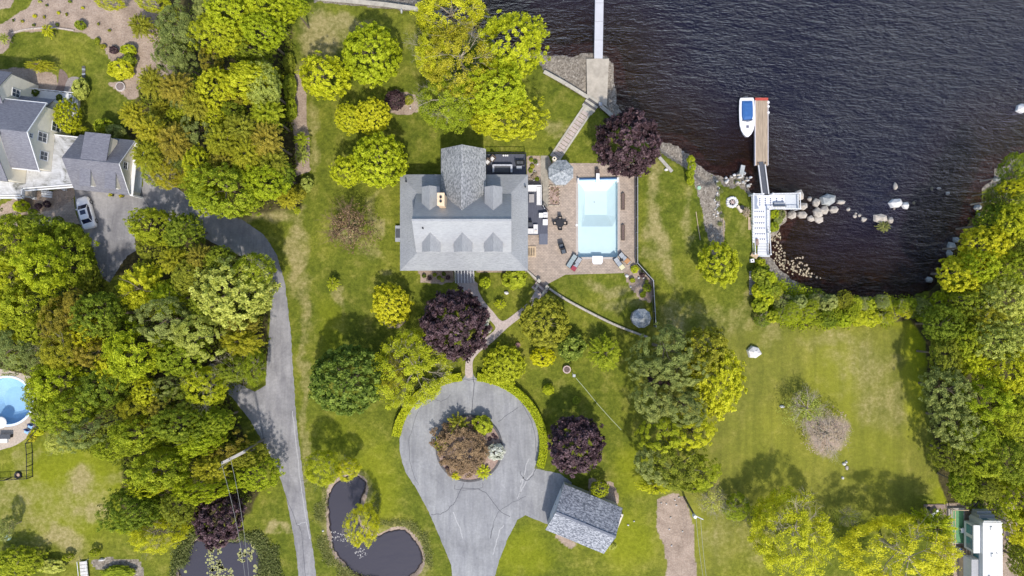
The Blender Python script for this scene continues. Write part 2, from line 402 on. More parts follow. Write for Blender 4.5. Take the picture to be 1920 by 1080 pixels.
def ground_mat():
    m, nt, b, n, l = nodes_of('lawn_and_soil')
    v = coords(n, l)
    big = noise(n, l, .07, 5, .6, v); mid = noise(n, l, .5, 6, .65, v); fine = noise(n, l, 5.0, 4, .75, v); vf = noise(n, l, 2.0, 6, .75, v)
    g1 = ramp(n, [(.32, (.050, .072, .009)), (.5, (.112, .134, .014)), (.66, (.205, .205, .025))]); l.new(big.outputs[0], g1.inputs[0])
    g2 = ramp(n, [(.30, (.052, .074, .010)), (.5, (.138, .156, .019)), (.72, (.30, .268, .058))]); l.new(mid.outputs[0], g2.inputs[0])
    g = mixc(n, l, g1.outputs[0], g2.outputs[0], .5)
    f = ramp(n, [(.3, (.62, .62, .62)), (.7, (1.35, 1.35, 1.3))]); l.new(vf.outputs[0], f.inputs[0])
    g = mixc(n, l, g, f.outputs[0], .8, 'MULTIPLY')
    ff = ramp(n, [(.3, (.75, .75, .75)), (.7, (1.25, 1.25, 1.25))]); l.new(fine.outputs[0], ff.inputs[0])
    g = mixc(n, l, g, ff.outputs[0], .8, 'MULTIPLY')
    at = n.new('ShaderNodeAttribute'); at.attribute_name = 'cover'
    sp = n.new('ShaderNodeSeparateColor'); l.new(at.outputs['Color'], sp.inputs[0])
    # lush
    lc = mixc(n, l, (.245, .265, .010), f.outputs[0], .6, 'MULTIPLY')
    g = mixc(n, l, g, lc, at.outputs['Alpha'])
    # mower passes in the field
    mp = coords(n, l, (.9, .07, 1), (0, 0, R(3))); st = noise(n, l, 1.0, 3, .5, mp, .3)
    sr = ramp(n, [(.35, (.84, .85, .88)), (.65, (1.18, 1.15, 1.15))]); l.new(st.outputs[0], sr.inputs[0])
    fld = mixc(n, l, g, (.23, .215, .045), .38)
    g2_ = mixc(n, l, fld, sr.outputs[0], .75, 'MULTIPLY')
    mw = n.new('ShaderNodeAttribute'); mw.attribute_name = 'mow'
    g = mixc(n, l, g, g2_, mw.outputs['Fac'])
    def thr(val, lo, hi, ns, amt):
        a = n.new('ShaderNodeMath'); a.operation = 'MULTIPLY_ADD'; l.new(ns, a.inputs[0]); a.inputs[1].default_value = amt
        l.new(val, a.inputs[2])
        r = n.new('ShaderNodeMapRange'); r.interpolation_type = 'SMOOTHSTEP'; r.inputs[1].default_value = lo+amt*.5; r.inputs[2].default_value = hi+amt*.5
        l.new(a.outputs[0], r.inputs[0]); return r.outputs[0]
    dc = ramp(n, [(.3, (.19, .165, .055)), (.5, (.30, .255, .105)), (.72, (.44, .365, .19))]); l.new(vf.outputs[0], dc.inputs[0])
    g = mixc(n, l, g, dc.outputs[0], thr(sp.outputs[0], .05, 1.05, mid.outputs[0], 1.3))
    # soil: pale chip mulch where thin, brown woodland floor where strong
    mu = ramp(n, [(.2, (.19, .135, .10)), (.5, (.33, .255, .20)), (.8, (.45, .37, .30))]); l.new(fine.outputs[0], mu.inputs[0])
    mm = ramp(n, [(.3, (.70, .68, .66)), (.6, (1.15, 1.15, 1.15))]); l.new(mid.outputs[0], mm.inputs[0])
    mulc = mixc(n, l, mu.outputs[0], mm.outputs[0], 1, 'MULTIPLY')
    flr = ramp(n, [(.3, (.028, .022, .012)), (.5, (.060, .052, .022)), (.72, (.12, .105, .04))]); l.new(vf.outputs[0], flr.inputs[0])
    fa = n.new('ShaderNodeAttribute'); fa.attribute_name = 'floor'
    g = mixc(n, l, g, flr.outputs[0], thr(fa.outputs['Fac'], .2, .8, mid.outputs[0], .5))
    g = mixc(n, l, g, mulc, thr(sp.outputs[1], .18, .40, vf.outputs[0], .30))
    vo = n.new('ShaderNodeTexVoronoi'); vo.inputs['Scale'].default_value = 5.5; l.new(v, vo.inputs['Vector'])
    gc = ramp(n, [(.0, (.12, .10, .08)), (.45, (.22, .19, .155)), (.8, (.31, .27, .225)), (1, (.46, .42, .36))]); l.new(vo.outputs['Color'], gc.inputs[0])
    gcc = mixc(n, l, gc.outputs[0], f.outputs[0], .6, 'MULTIPLY')
    g = mixc(n, l, g, gcc, thr(sp.outputs[2], .35, .65, vf.outputs[0], .35))
    l.new(g, b.inputs['Base Color']); b.inputs['Roughness'].default_value = .95; b.inputs['Specular IOR Level'].default_value = .1
    bp = n.new('ShaderNodeBump'); bp.inputs['Strength'].default_value = .55; bp.inputs['Distance'].default_value = .12
    ad = n.new('ShaderNodeMath'); ad.operation = 'ADD'; l.new(fine.outputs[0], ad.inputs[0]); l.new(vf.outputs[0], ad.inputs[1])
    l.new(ad.outputs[0], bp.inputs['Height']); l.new(bp.outputs[0], b.inputs['Normal'])
    return m
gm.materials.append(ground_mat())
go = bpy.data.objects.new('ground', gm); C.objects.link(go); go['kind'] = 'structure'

# ------------------------------------------------------------------ lake and ponds
def water_mat(name, deep, shallow_tint, wave=1.0, ripple=1.6, rough=.07, bump=.55, opaque=(0.6, 3.2), dist=.55, shallow_body=None, gtint=(1, 1, 1), a1=R(22), a2=R(40)):
    m, nt, b, n, l = nodes_of(name)
    n.remove(b)
    out = n['Material Output']
    at = n.new('ShaderNodeAttribute'); at.attribute_name = 'depth'
    mr = n.new('ShaderNodeMapRange'); mr.interpolation_type = 'SMOOTHSTEP'; mr.inputs[1].default_value = opaque[0]; mr.inputs[2].default_value = opaque[1]
    l.new(at.outputs['Fac'], mr.inputs[0])
    v = coords(n, l, (.50, 1.7, 1), (0, 0, a1))
    w1 = noise(n, l, wave, 5, .55, v, .5)
    v2 = coords(n, l, (.7, 2.0, 1), (0, 0, a2)); w2 = noise(n, l, ripple, 5, .6, v2, .3)
    ad = n.new('ShaderNodeMath'); ad.operation = 'MULTIPLY_ADD'; l.new(w2.outputs[0], ad.inputs[0]); ad.inputs[1].default_value = .55; l.new(w1.outputs[0], ad.inputs[2])
    bp = n.new('ShaderNodeBump'); bp.inputs['Strength'].default_value = bump; bp.inputs['Distance'].default_value = dist
    l.new(ad.outputs[0], bp.inputs['Height'])
    wp = noise(n, l, .045, 3, .5, coords(n, l, (1, 1.8, 1), (0, 0, R(20)))); wr = n.new('ShaderNodeMapRange'); wr.inputs[1].default_value = .35; wr.inputs[2].default_value = .65; wr.inputs[3].default_value = bump*.8; wr.inputs[4].default_value = bump; l.new(wp.outputs[0], wr.inputs[0]); l.new(wr.outputs[0], bp.inputs['Strength'])
    gl = n.new('ShaderNodeBsdfGlossy'); gl.inputs['Roughness'].default_value = rough; l.new(bp.outputs[0], gl.inputs['Normal']); gl.inputs['Color'].default_value = (*gtint, 1)
    big = noise(n, l, .06, 4, .6, coords(n, l)); sm = n.new('ShaderNodeMath'); sm.operation = 'MULTIPLY_ADD'; l.new(big.outputs[0], sm.inputs[0]); sm.inputs[1].default_value = 1.6; l.new(at.outputs['Fac'], sm.inputs[2])
    mr2 = n.new('ShaderNodeMapRange'); mr2.inputs[1].default_value = 1.0; mr2.inputs[2].default_value = 4.2; l.new(sm.outputs[0], mr2.inputs[0])
    dr = ramp(n, [(0, shallow_body or deep), (.45, tuple((a_+b_)/2 for a_, b_ in zip(shallow_body or deep, deep))), (1, deep)]); l.new(mr2.outputs[0], dr.inputs[0])
    df = n.new('ShaderNodeBsdfDiffuse'); l.new(dr.outputs[0], df.inputs[0])
    tr = n.new('ShaderNodeBsdfTransparent'); tr.inputs[0].default_value = (*shallow_tint, 1)
    m1 = n.new('ShaderNodeMixShader'); l.new(mr.outputs[0], m1.inputs[0]); l.new(tr.outputs[0], m1.inputs[1]); l.new(df.outputs[0], m1.inputs[2])
    fr = n.new('ShaderNodeFresnel'); fr.inputs[0].default_value = 1.333; l.new(bp.outputs[0], fr.inputs['Normal'])
    m2 = n.new('ShaderNodeMixShader'); l.new(fr.outputs[0], m2.inputs[0]); l.new(m1.outputs[0], m2.inputs[1]); l.new(gl.outputs[0], m2.inputs[2])
    l.new(m2.outputs[0], out.inputs[0]); return m
def water(name, cond, depth, z, mat, kind='structure'):
    fm = (cond[:-1, :-1] | cond[1:, :-1] | cond[:-1, 1:] | cond[1:, 1:]).ravel()
    q = quads[fm]; used = np.unique(q); rm = np.full(len(verts), -1); rm[used] = np.arange(len(used))
    vv = verts[used].copy(); vv[:, 2] = z
    me = np_mesh(name, vv, rm[q]); a = me.attributes.new('depth', 'FLOAT', 'POINT'); a.data.foreach_set('value', depth.ravel()[used].astype(np.float32))
    me.materials.append(mat); o = bpy.data.objects.new(name, me); C.objects.link(o); o['kind'] = kind; return o
LAKE = water_mat('lake_water', (.0048, .0050, .0155), (.42, .26, .20), .62, 1.9, .09, 1.0, (.15, 2.4), 1.55, (.024, .013, .010), (.70, .72, .92), R(28), R(12))
water('lake', lake > -3.0, np.maximum(0, WZ-Z), WZ, LAKE)
PONDM = water_mat('pond_water', (.052, .049, .062), (.25, .20, .16), .3, .9, .05, .10, (.0, .30), .55)
water('pond', (pd1 > -10), np.maximum(0, PZ-Z), PZ, PONDM)
water('pond', (pd2 > -10), np.maximum(0, PZ-Z), PZ, PONDM)

# ------------------------------------------------------------------ paved surfaces
def asphalt_mat(name, lo, hi):
    m, nt, b, n, l = nodes_of(name)
    v = coords(n, l); a = noise(n, l, .22, 5, .6, v, .8); c = noise(n, l, 3.2, 6, .8, v); s = noise(n, l, 1.0, 3, .6, coords(n, l, (1.6, .22, 1), (0, 0, R(-12))), .6)
    r = ramp(n, [(.3, lo), (.7, hi)]); l.new(a.outputs[0], r.inputs[0])
    r2 = ramp(n, [(.3, (.82, .82, .82)), (.7, (1.17, 1.17, 1.17))]); l.new(c.outputs[0], r2.inputs[0])
    r3 = ramp(n, [(.35, (.84, .84, .86)), (.65, (1.12, 1.12, 1.1))]); l.new(s.outputs[0], r3.inputs[0])
    x = mixc(n, l, r.outputs[0], r2.outputs[0], 1, 'MULTIPLY'); x = mixc(n, l, x, r3.outputs[0], .8, 'MULTIPLY')
    l.new(x, b.inputs['Base Color']); b.inputs['Roughness'].default_value = .88; b.inputs['Specular IOR Level'].default_value = .25
    bp = n.new('ShaderNodeBump'); bp.inputs['Strength'].default_value = .3; bp.inputs['Distance'].default_value = .02
    l.new(c.outputs[0], bp.inputs['Height']); l.new(bp.outputs[0], b.inputs['Normal']); return m
ASPH = asphalt_mat('asphalt_weathered', (.205, .205, .208), (.300, .300, .302))
ASPH2 = asphalt_mat('asphalt_lane', (.170, .165, .170), (.31, .30, .30))
CRACK = simple('asphalt_crack', (.10, .10, .11), .9, .3, 5)
SCUFF = simple('asphalt_scuff', (.38, .375, .37), .9, .2, 5)
def crackline(mb, pts, z, wd=.07, seed=0, mi=1):
    r = random.Random(seed); L = smooth_line(pts, 6, False)
    L = [(x + r.uniform(-1.1, 1.1), y + r.uniform(-1.1, 1.1)) for x, y in L]
    ribbon(mb, PP(L), wd, z, mi)
# lane past the neighbour's garage, and its loop into the woods
lane = [(140,352),(268,350),(272,300),(300,330),(345,362),(400,395),(455,412),(495,440),(520,480),(534,530),(545,620),(550,700),(555,780),(564,860),(575,950),(588,1040),(600,1140),
        (566,1140),(556,1040),(546,980),(536,930),(520,880),(500,840),(470,790),(440,750),(418,728),(380,700),(395,680),(440,715),(478,735),(498,722),(500,690),(505,620),(508,560),(500,520),(470,490),(400,455),(330,420),(280,400),(252,420),(255,470),(238,480),(205,530),(190,520),(175,470),(150,420),(142,385)]
mb = MB(); sheet(mb, [PP(ragged(lane, .8, 1))], .022)
crackline(mb, [(548,770),(556,840),(566,920),(580,1010)], .027, .10, 2, 2)
crackline(mb, [(485,800),(505,850),(530,890)], .027, .09, 3, 2)
crackline(mb, [(538,935),(555,978),(565,1000),(572,1080)], .027, .06, 4)
crackline(mb, [(556,983),(576,978)], .027, .08, 5, 2)
crackline(mb, [(268,368),(284,392)], .027, .09, 6); crackline(mb, [(490,800),(498,840)], .027, .06, 7)
struct('neighbour_driveway', mb, [ASPH2, CRACK, SCUFF])
# keyhole driveway
def circ(cx, cy, r, a0, a1, n=24): return [(cx + r*math.cos(R(a0+(a1-a0)*i/n)), cy + r*math.sin(R(a0+(a1-a0)*i/n))) for i in range(n+1)]
ring = [(x, 832+(y-830)*.94) for x, y in circ(880, 830, 131, 158, 382, 44)]        # picture angles, y down
outer = ring + [(1011,880),(1050,888),(1072,905),(1066,930),(1045,975),(1027,983),(985,966),(970,975),(952,1010),(936,1050),(920,1110),(850,1110),(846,1060),(826,1010),(804,960),(780,915),(760,885)]
outer = outer[:22] + [(873, 702), (873, 692), (886, 692), (887, 702)] + outer[23:]
ISL = circ(880, 840, 63, 0, 360, 40)[:-1]
mb = MB(); sheet(mb, [PP(ragged(outer, .5, 4)), PP(ISL)], .026)
crackline(mb, [(888,703),(888,740),(885,772)], .031, .09, 8)
crackline(mb, [(1008,862),(1000,890),(985,900),(975,885)], .031, .08, 9)
crackline(mb, [(870,905),(858,930),(850,945),(830,962),(808,965)], .031, .08, 10); crackline(mb, [(865,915),(905,920),(935,955),(955,968)], .031, .08, 11)
crackline(mb, [(795,745),(830,716),(880,712),(930,718),(970,745),(1000,800),(1006,850)], .031, .06, 12); crackline(mb, [(935,790),(972,764)], .031, .06, 13)
crackline(mb, [(795,757),(815,750),(830,752),(845,740)], .031, .05, 14); crackline(mb, [(852,910),(856,918),(900,916),(905,905)], .031, .05, 15)
crackline(mb, [(785,770),(768,820),(770,870),(785,910)], .031, .05, 30); crackline(mb, [(925,985),(920,1010),(935,960),(985,930)], .031, .05, 31)
for a in [[(850,960),(862,990),(868,1010)], [(1000,885),(985,905),(970,935)], [(985,890),(975,905)], [(945,985),(935,1000),(925,1040)], [(992,860),(985,880),(975,925)]]:
    crackline(mb, a, .031, .12, 16, 2)
struct('driveway', mb, [ASPH, CRACK, SCUFF])
# island kerb
CONC = simple('concrete', (.40, .37, .31), .9, .22, 1.6, .1); CONCD = simple('concrete_weathered', (.30, .27, .22), .9, .3, 2, .1)
STONE = simple('granite_block', (.34, .32, .29), .9, .35, 5, .3); DKSTONE = simple('dark_kerb_stone', (.10, .095, .095), .9, .3, 5, .2)
MULCH = None
def mulch_mat():
    m, nt, b, n, l = nodes_of('bark_mulch'); v = coords(n, l); f = noise(n, l, 7, 3, .8, v); g = noise(n, l, 1, 4, .6, v)
    r = ramp(n, [(.25, (.14, .095, .075)), (.5, (.30, .21, .17)), (.75, (.48, .38, .32))]); l.new(f.outputs[0], r.inputs[0])
    r2 = ramp(n, [(.3, (.7, .7, .7)), (.7, (1.2, 1.2, 1.2))]); l.new(g.outputs[0], r2.inputs[0])
    l.new(mixc(n, l, r.outputs[0], r2.outputs[0], 1, 'MULTIPLY'), b.inputs['Base Color']); b.inputs['Roughness'].default_value = .95
    return m
MULCH = mulch_mat()
def ring_wall(mb, loop, wd, z0, z1):
    cx = sum(p[0] for p in loop)/len(loop); cy = sum(p[1] for p in loop)/len(loop); n = len(loop)
    inn = []
    for x, y in loop:
        d = math.hypot(x-cx, y-cy); inn.append((x-(x-cx)/d*wd, y-(y-cy)/d*wd))
    for i in range(n):
        j = (i+1) % n; q = [loop[i], loop[j], inn[j], inn[i]]
        mb.add([(*p, z0) for p in q]+[(*p, z1) for p in q], [(4,5,6,7),(0,1,5,4),(2,3,7,6)])
    return inn
isl = PP(ISL)
t = thing('planting_island', 'round mulched planting island with dark stone kerb inside the looped driveway', 'island', P(880, 838))
mb = MB(); inn = ring_wall(mb, isl, .28, -.02, .30); part('kerb', mb, DKSTONE, t)
mb = MB(); sheet(mb, [inn], .24); part('mulch_bed', mb, MULCH, t)
# brick patio with the pool cut out
def paver_mat():
    m, nt, b, n, l = nodes_of('patio_pavers'); v = coords(n, l)
    br = n.new('ShaderNodeTexBrick'); br.inputs['Scale'].default_value = 1.0; br.inputs['Brick Width'].default_value = .42; br.inputs['Row Height'].default_value = .21; br.inputs['Mortar Size'].default_value = .018
    br.inputs['Color1'].default_value = (.40, .325, .265, 1); br.inputs['Color2'].default_value = (.33, .27, .22, 1); br.inputs['Mortar'].default_value = (.22, .18, .15, 1); l.new(v, br.inputs['Vector'])
    f = noise(n, l, 1.2, 6, .75, v); r = ramp(n, [(.3, (.72, .72, .72)), (.7, (1.28, 1.25, 1.2))]); l.new(f.outputs[0], r.inputs[0])
    l.new(mixc(n, l, br.outputs[0], r.outputs[0], 1, 'MULTIPLY'), b.inputs['Base Color']); b.inputs['Roughness'].default_value = .9; return m
PAVER = paver_mat()
patio = [(1014,292),(1028,292),(1034,306),(1070,306),(1190,306),(1193,320),(1193,497),(1168,512),(1060,515),(1030,531),(1020,541),(1012,537),(988,508),(988,300),(1014,300)]
mb = MB(); sheet(mb, [PP(patio), PP([(1081,333),(1161,333),(1161,485),(1081,485)])], .034); struct('patio', mb, PAVER)
mb = MB(); sheet(mb, [PP([(1014,292),(1027,292),(1029,330),(1028,388),(1017,388),(1014,340)])], .042); struct('patio_walk', mb, CONCD)
WALK = simple('walkway_stone', (.42, .35, .315), .9, .22, 3.5, .1)
path = smooth_line([(857,528),(892,528),(897,545),(908,565),(925,585),(942,602),(965,588),(990,567),(1000,552),(1008,540),(1020,548),(1012,560),(1000,574),(975,596),(950,616),(925,640),(905,655),(892,668),(886,680),(886,706),(873,706),(873,680),(876,668),(890,650),(912,632),(928,618),(926,608),(912,594),(895,575),(882,558),(865,540)], 3)
mb = MB(); sheet(mb, [PP(path)], .030); struct('garden_path', mb, WALK)
mb = MB(); sheet(mb, [PP(smooth_line([(112,130),(126,140),(128,160),(118,185),(100,208),(80,200),(95,180),(108,160)], 3))], .02); struct('neighbour_path', mb, simple('path_brown', (.18, .13, .11), .9, .25, 4))
mb = MB(); sheet(mb, [PP(smooth_line([(128,147),(150,146),(142,160),(125,195),(112,205),(118,180)], 3))], .024); struct('neighbour_gravel_path', mb, simple('path_grey', (.26, .23, .21), .9, .25, 6))
mb = MB(); sheet(mb, [PP([(-60,378),(0,410),(40,412),(75,398),(110,392),(138,372),(142,400),(150,420),(40,425),(-60,430)])], .02); struct('neighbour_front_walk', mb, PAVER)
p2c = P(*POOL2_C)
mb = MB()
loop = PP(smooth_line([(-60,700),(40,700),(72,725),(74,765),(68,800),(45,825),(10,841),(-60,845)], 4))
pl2 = [(p2c[0]+M(POOL2_R)*math.cos(2*PI*i/40), p2c[1]+M(POOL2_R)*.95*math.sin(2*PI*i/40)) for i in range(40)]
sheet(mb, [loop, pl2], .03); struct('neighbour_patio', mb, simple('patio_sand', (.42, .35, .28), .9, .2, 4, .1))

# ------------------------------------------------------------------ crown prototypes
rngs = np.random.default_rng(7)
def unit(v): return v/np.maximum(1e-9, np.linalg.norm(v, axis=-1, keepdims=True))
def leaf_mesh(name, pos, nrm, size, tint, rng, aspect=.7):
    n = len(pos); nrm = unit(nrm); r = unit(rng.normal(size=(n, 3))); u = unit(np.cross(nrm, r)); v = np.cross(nrm, u)
    s = (size*rng.uniform(.7, 1.3, n))[:, None]
    A = pos+u*s; B = pos+v*s*aspect; Cc = pos-u*s; D = pos-v*s*aspect
    vs = np.stack([A, B, Cc, D], 1).reshape(-1, 3); q = np.arange(n*4).reshape(n, 4)
    me = np_mesh(name, vs, q); a = me.attributes.new('tint', 'FLOAT', 'POINT'); a.data.foreach_set('value', np.repeat(np.clip(tint, 0, 1), 4).astype(np.float32))
    return me
def lobes(dirs, rng, k=7, amp=.18):
    c = unit(rng.normal(size=(k, 3))); a = rng.uniform(-amp, amp, k); s = np.ones(len(dirs))
    for i in range(k): s += a[i]*np.exp(3*(dirs@c[i]-1))
    return s
def sphere_dirs(n, rng, zmin=-.55):
    out = np.zeros((0, 3))
    while len(out) < n:
        d = unit(rng.normal(size=(n*3, 3))); out = np.concatenate([out, d[d[:, 2] > zmin]])
    return out[:n]
def crown_dense(seed, nc=230, m=36, rc=.16, leaf=.045, amp=.22, flat=.5, gap=.0, cone=0.0, jit=.045):
    rng = np.random.default_rng(seed); d = sphere_dirs(nc, rng)
    rad = lobes(d, rng, 9, amp)*rng.uniform(.62, 1.0, nc)**.5*(1+rng.normal(0, jit, nc))
    c = d*rad[:, None]
    if cone: 
        sc = np.clip(1-cone*(c[:, 2]+.6), .1, 1.3); c[:, 0] *= sc; c[:, 1] *= sc
    if gap:
        k = vnoise(c[:, 0]*3+50, c[:, 1]*3+50, seed) > gap; c = c[k]; d = d[k]
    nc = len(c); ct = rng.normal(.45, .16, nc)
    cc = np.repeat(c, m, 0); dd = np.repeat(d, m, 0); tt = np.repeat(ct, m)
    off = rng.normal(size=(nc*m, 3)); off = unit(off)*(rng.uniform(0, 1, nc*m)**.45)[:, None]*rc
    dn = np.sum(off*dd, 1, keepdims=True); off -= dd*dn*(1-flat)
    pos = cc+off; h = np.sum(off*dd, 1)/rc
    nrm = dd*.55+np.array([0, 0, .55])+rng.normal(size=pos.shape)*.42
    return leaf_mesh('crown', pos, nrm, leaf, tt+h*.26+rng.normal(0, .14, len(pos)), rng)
def crown_feather(seed, nb=90, m=95, leaf=.05, wd=.15, droop=.35, narrow=.36, top=.95):
    rng = np.random.default_rng(seed); P_, N_, T_ = [], [], []
    for i in range(nb):
        f = (i+.5)/nb; el = math.asin(-0.15+1.1*f if -0.15+1.1*f < 1 else 1); az = i*2.39996+rng.normal(0, .2)
        L = rng.uniform(.78, 1.08)*(1-.12*f)
        dx = np.array([math.cos(az)*math.cos(el), math.sin(az)*math.cos(el), math.sin(el)*top])
        t = rng.uniform(.25, 1, m)**.8
        side = unit(np.cross(dx, [0, 0, 1.0])+1e-6)
        base = dx[None]*(t*L)[:, None]; base[:, 2] -= droop*(t**2)*L*math.cos(el)*.6
        w_ = wd*(1.15-t)*rng.uniform(-1, 1, m)
        pos = base+side[None]*w_[:, None]+rng.normal(size=(m, 3))*.02
        nn = np.tile(np.array([0, 0, 1.0]), (m, 1))*.8+dx*.35+rng.normal(size=(m, 3))*.35
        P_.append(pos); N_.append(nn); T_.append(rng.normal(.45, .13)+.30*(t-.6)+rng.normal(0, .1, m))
    return leaf_mesh('crown', np.concatenate(P_), np.concatenate(N_), leaf, np.concatenate(T_), rng, narrow)
def crown_bare(seed, n=2600, leaf=.035):
    rng = np.random.default_rng(seed); d = sphere_dirs(n, rng, -.3); r = lobes(d, rng, 9, .3)*rng.uniform(.35, 1.0, n)
    pos = d*r[:, None]; k = vnoise(pos[:, 0]*6+9, pos[:, 1]*6+9, seed) > .42; pos = pos[k]
    return leaf_mesh('crown', pos, rng.normal(size=pos.shape)+np.array([0, 0, .7]), leaf, rng.normal(.5, .2, len(pos)), rng)
CROWN = {
 'maple':   [crown_dense(11+i, 420, 32, .095, .034, .18, .85, jit=.085) for i in range(3)],
 'round':   [crown_dense(31+i, 460, 30, .085, .034, .08, .75, jit=.06) for i in range(2)],
 'beech':   [crown_dense(51+i, 560, 34, .095, .038, .20, .85, jit=.07) for i in range(3)],
 'lobed':   [crown_dense(71+i, 300, 46, .125, .031, .38, .8, jit=.11) for i in range(3)],
 'big':     [crown_dense(91+i, 560, 34, .088, .027, .32, .85, jit=.095) for i in range(4)],
 'feather': [crown_feather(111+i, 120, 110, .036, .16) for i in range(3)],
 'pine':    [crown_dense(131+i, 190, 80, .135, .025, .34, .55, .26, jit=.10) for i in range(3)],
 'spruce':  [crown_feather(151+i, 110, 100, .034, .12, .55, .25) for i in range(2)],
 'fine':    [crown_dense(171+i, 500, 44, .115, .021, .30, .8, .26) for i in range(3)],
 'bare':    [crown_bare(191+i) for i in range(2)],
 'shrub':   [crown_dense(211+i, 110, 34, .22, .085, .22, .7) for i in range(3)],
 'clipped': [crown_dense(231+i, 260, 26, .11, .055, .02, .5) for i in range(2)],
 'cone':    [crown_dense(251, 160, 34, .16, .065, .06, .6, 0, .42)],
 'tuft':    [crown_feather(271, 40, 60, .07, .14, .5, .35)],
}
def limbs(seed, nl=9, twigs=0, reach=.72, rb=.05):
    """unit trunk with limbs: x, y scale with the crown radius, z with the tree height"""
    rg = random.Random(seed); mb = MB()
    pts = [Vector((0, 0, 0)), Vector((rg.uniform(-.03, .03), rg.uniform(-.03, .03), .3)), Vector((rg.uniform(-.06, .06), rg.uniform(-.06, .06), .58)), Vector((rg.uniform(-.08, .08), rg.uniform(-.08, .08), .84))]
    rr = [rb*1.5, rb, rb*.65, rb*.2]
    for i in range(3): mb.tube(pts[i], pts[i+1], rr[i], rr[i+1], 7)
    for i in range(nl):
        a = i*2.4+rg.uniform(-.4, .4); z0 = rg.uniform(.46, .74); b0 = Vector((0, 0, z0)); L = rg.uniform(.6, 1)*reach
        m1 = Vector((math.cos(a)*L*.5, math.sin(a)*L*.5, z0+rg.uniform(.06, .12))); e = Vector((math.cos(a+.15)*L, math.sin(a+.15)*L, min(.93, z0+rg.uniform(.14, .26))))
        mb.tube(b0, m1, rb*.42, rb*.25, 5); mb.tube(m1, e, rb*.25, rb*.06, 5)
        for k in range(twigs):
            t = rg.uniform(.1, 1); s = m1.lerp(e, t); aa = a+rg.uniform(-1.3, 1.3); l2 = rg.uniform(.12, .36)
            s2 = s+Vector((math.cos(aa)*l2, math.sin(aa)*l2, rg.uniform(.02, .13))); mb.tube(s, s2, rb*.10, rb*.03, 3)
            for q in range(2):
                a3 = aa+rg.uniform(-.9, .9); s3 = s2+Vector((math.cos(a3)*l2*.6, math.sin(a3)*l2*.6, rg.uniform(.0, .06))); mb.tube(s2, s3, rb*.05, rb*.02, 3)
    return mesh_of('trunk', mb, BARK)
TR = [limbs(s) for s in (1, 2, 3)]; TRT = [limbs(s, 13, 11, .95, .034) for s in (4, 5)]; TRB = [limbs(s, 16, 16, .98) for s in (6, 7)]
for me in TRT: me.materials[0] = TWIG
TRB_B = TRB[0]; TRB_B.materials[0] = TWIGB; TRB[1].materials[0] = TWIG
ct = [0]
def tree(px, py, rx, ry, h, kind, colr, label, name='tree', cat='tree', group=None, rz=None, rot=None, lift=None, trunk=None, z0=0):
    """crown centred on picture point (px, py) with picture radii rx, ry; h = height of the tree in metres"""
    ct[0] += 1; rg = random.Random(ct[0]*7919)
    a = rx*(CAMH-h*.6)/FPX; b = ry*(CAMH-h*.6)/FPX
    hz = rz if rz else min(h*.47, max(a, b)*(1.05 if h > 6 else .92))
    # the crown is seen from its inner side: shorten its ground radius by what its height adds outward
    zc = h-hz
    x, y = P(px, py, zc+z0)
    rr_ = math.hypot(px-960, py-540)+1e-6; tn = rr_/FPX; ux, uy = abs(px-960)/rr_, abs(py-540)/rr_
    a = math.sqrt(max(a*a-(hz*tn*ux)**2, (.72*a)**2)); b = math.sqrt(max(b*b-(hz*tn*uy)**2, (.72*b)**2))
    o = thing(name, label, cat, (x, y, z0), 0, group)
    protos = CROWN[kind]
    k = rg.randrange(len(protos)); me = protos[k]
    if not me.materials: me.materials.append(LEAF['green'])
    c = bpy.data.objects.new('crown', me); C.objects.link(c); c.parent = o; c.location = (0, 0, zc)
    c.material_slots[0].link = 'OBJECT'; c.material_slots[0].material = LEAF[colr]
    iso = abs(a-b)/max(a, b) < .12
    c.scale = (a, b, hz); c.rotation_euler = (0, 0, (rot if rot is not None else (rg.uniform(0, 6.28) if iso else rg.choice([0, PI]))))
    if h > 1.2:
        tm = trunk if trunk else (rg.choice(TRT) if kind in ('fine',) else rg.choice(TR))
        tk = bpy.data.objects.new('trunk', tm); C.objects.link(tk); tk.parent = o
        s = (a+b)/2; tk.scale = (s, s, h*.97); tk.rotation_euler = (0, 0, rg.uniform(0, 6.28))
    return o

# ------------------------------------------------------------------ building materials
def shingle(name, lo, mid, hi, scale=2.6, stretch=(1, 1, 1), contrast=.18, bump=.35):
    m, nt, b, n, l = nodes_of(name); v = coords(n, l, stretch)
    f = noise(n, l, scale, 3, .8, v); g = noise(n, l, .25, 4, .6, coords(n, l))
    r = ramp(n, [(.5-contrast, lo), (.5, mid), (.5+contrast, hi)]); l.new(f.outputs[0], r.inputs[0])
    r2 = ramp(n, [(.3, (.88, .88, .9)), (.7, (1.1, 1.1, 1.08))]); l.new(g.outputs[0], r2.inputs[0])
    l.new(mixc(n, l, r.outputs[0], r2.outputs[0], 1, 'MULTIPLY'), b.inputs['Base Color']); b.inputs['Roughness'].default_value = .72; b.inputs['Specular IOR Level'].default_value = .45
    bp = n.new('ShaderNodeBump'); bp.inputs['Strength'].default_value = bump; bp.inputs['Distance'].default_value = .03
    l.new(f.outputs[0], bp.inputs['Height']); l.new(bp.outputs[0], b.inputs['Normal']); return m
ROOF_A = shingle('roof_shingle_smooth', (.185, .192, .198), (.262, .270, .275), (.32, .328, .333), 3.0, (.7, 3.2, 3.2), .22, .2)
ROOF_LIT = shingle('roof_shingle_upper_lit', (.255, .262, .268), (.335, .342, .347), (.40, .405, .41), 3.0, (.7, 3.2, 3.2), .24, .2)  # same house shingle, lightened: sun on the upper roof put into its colour
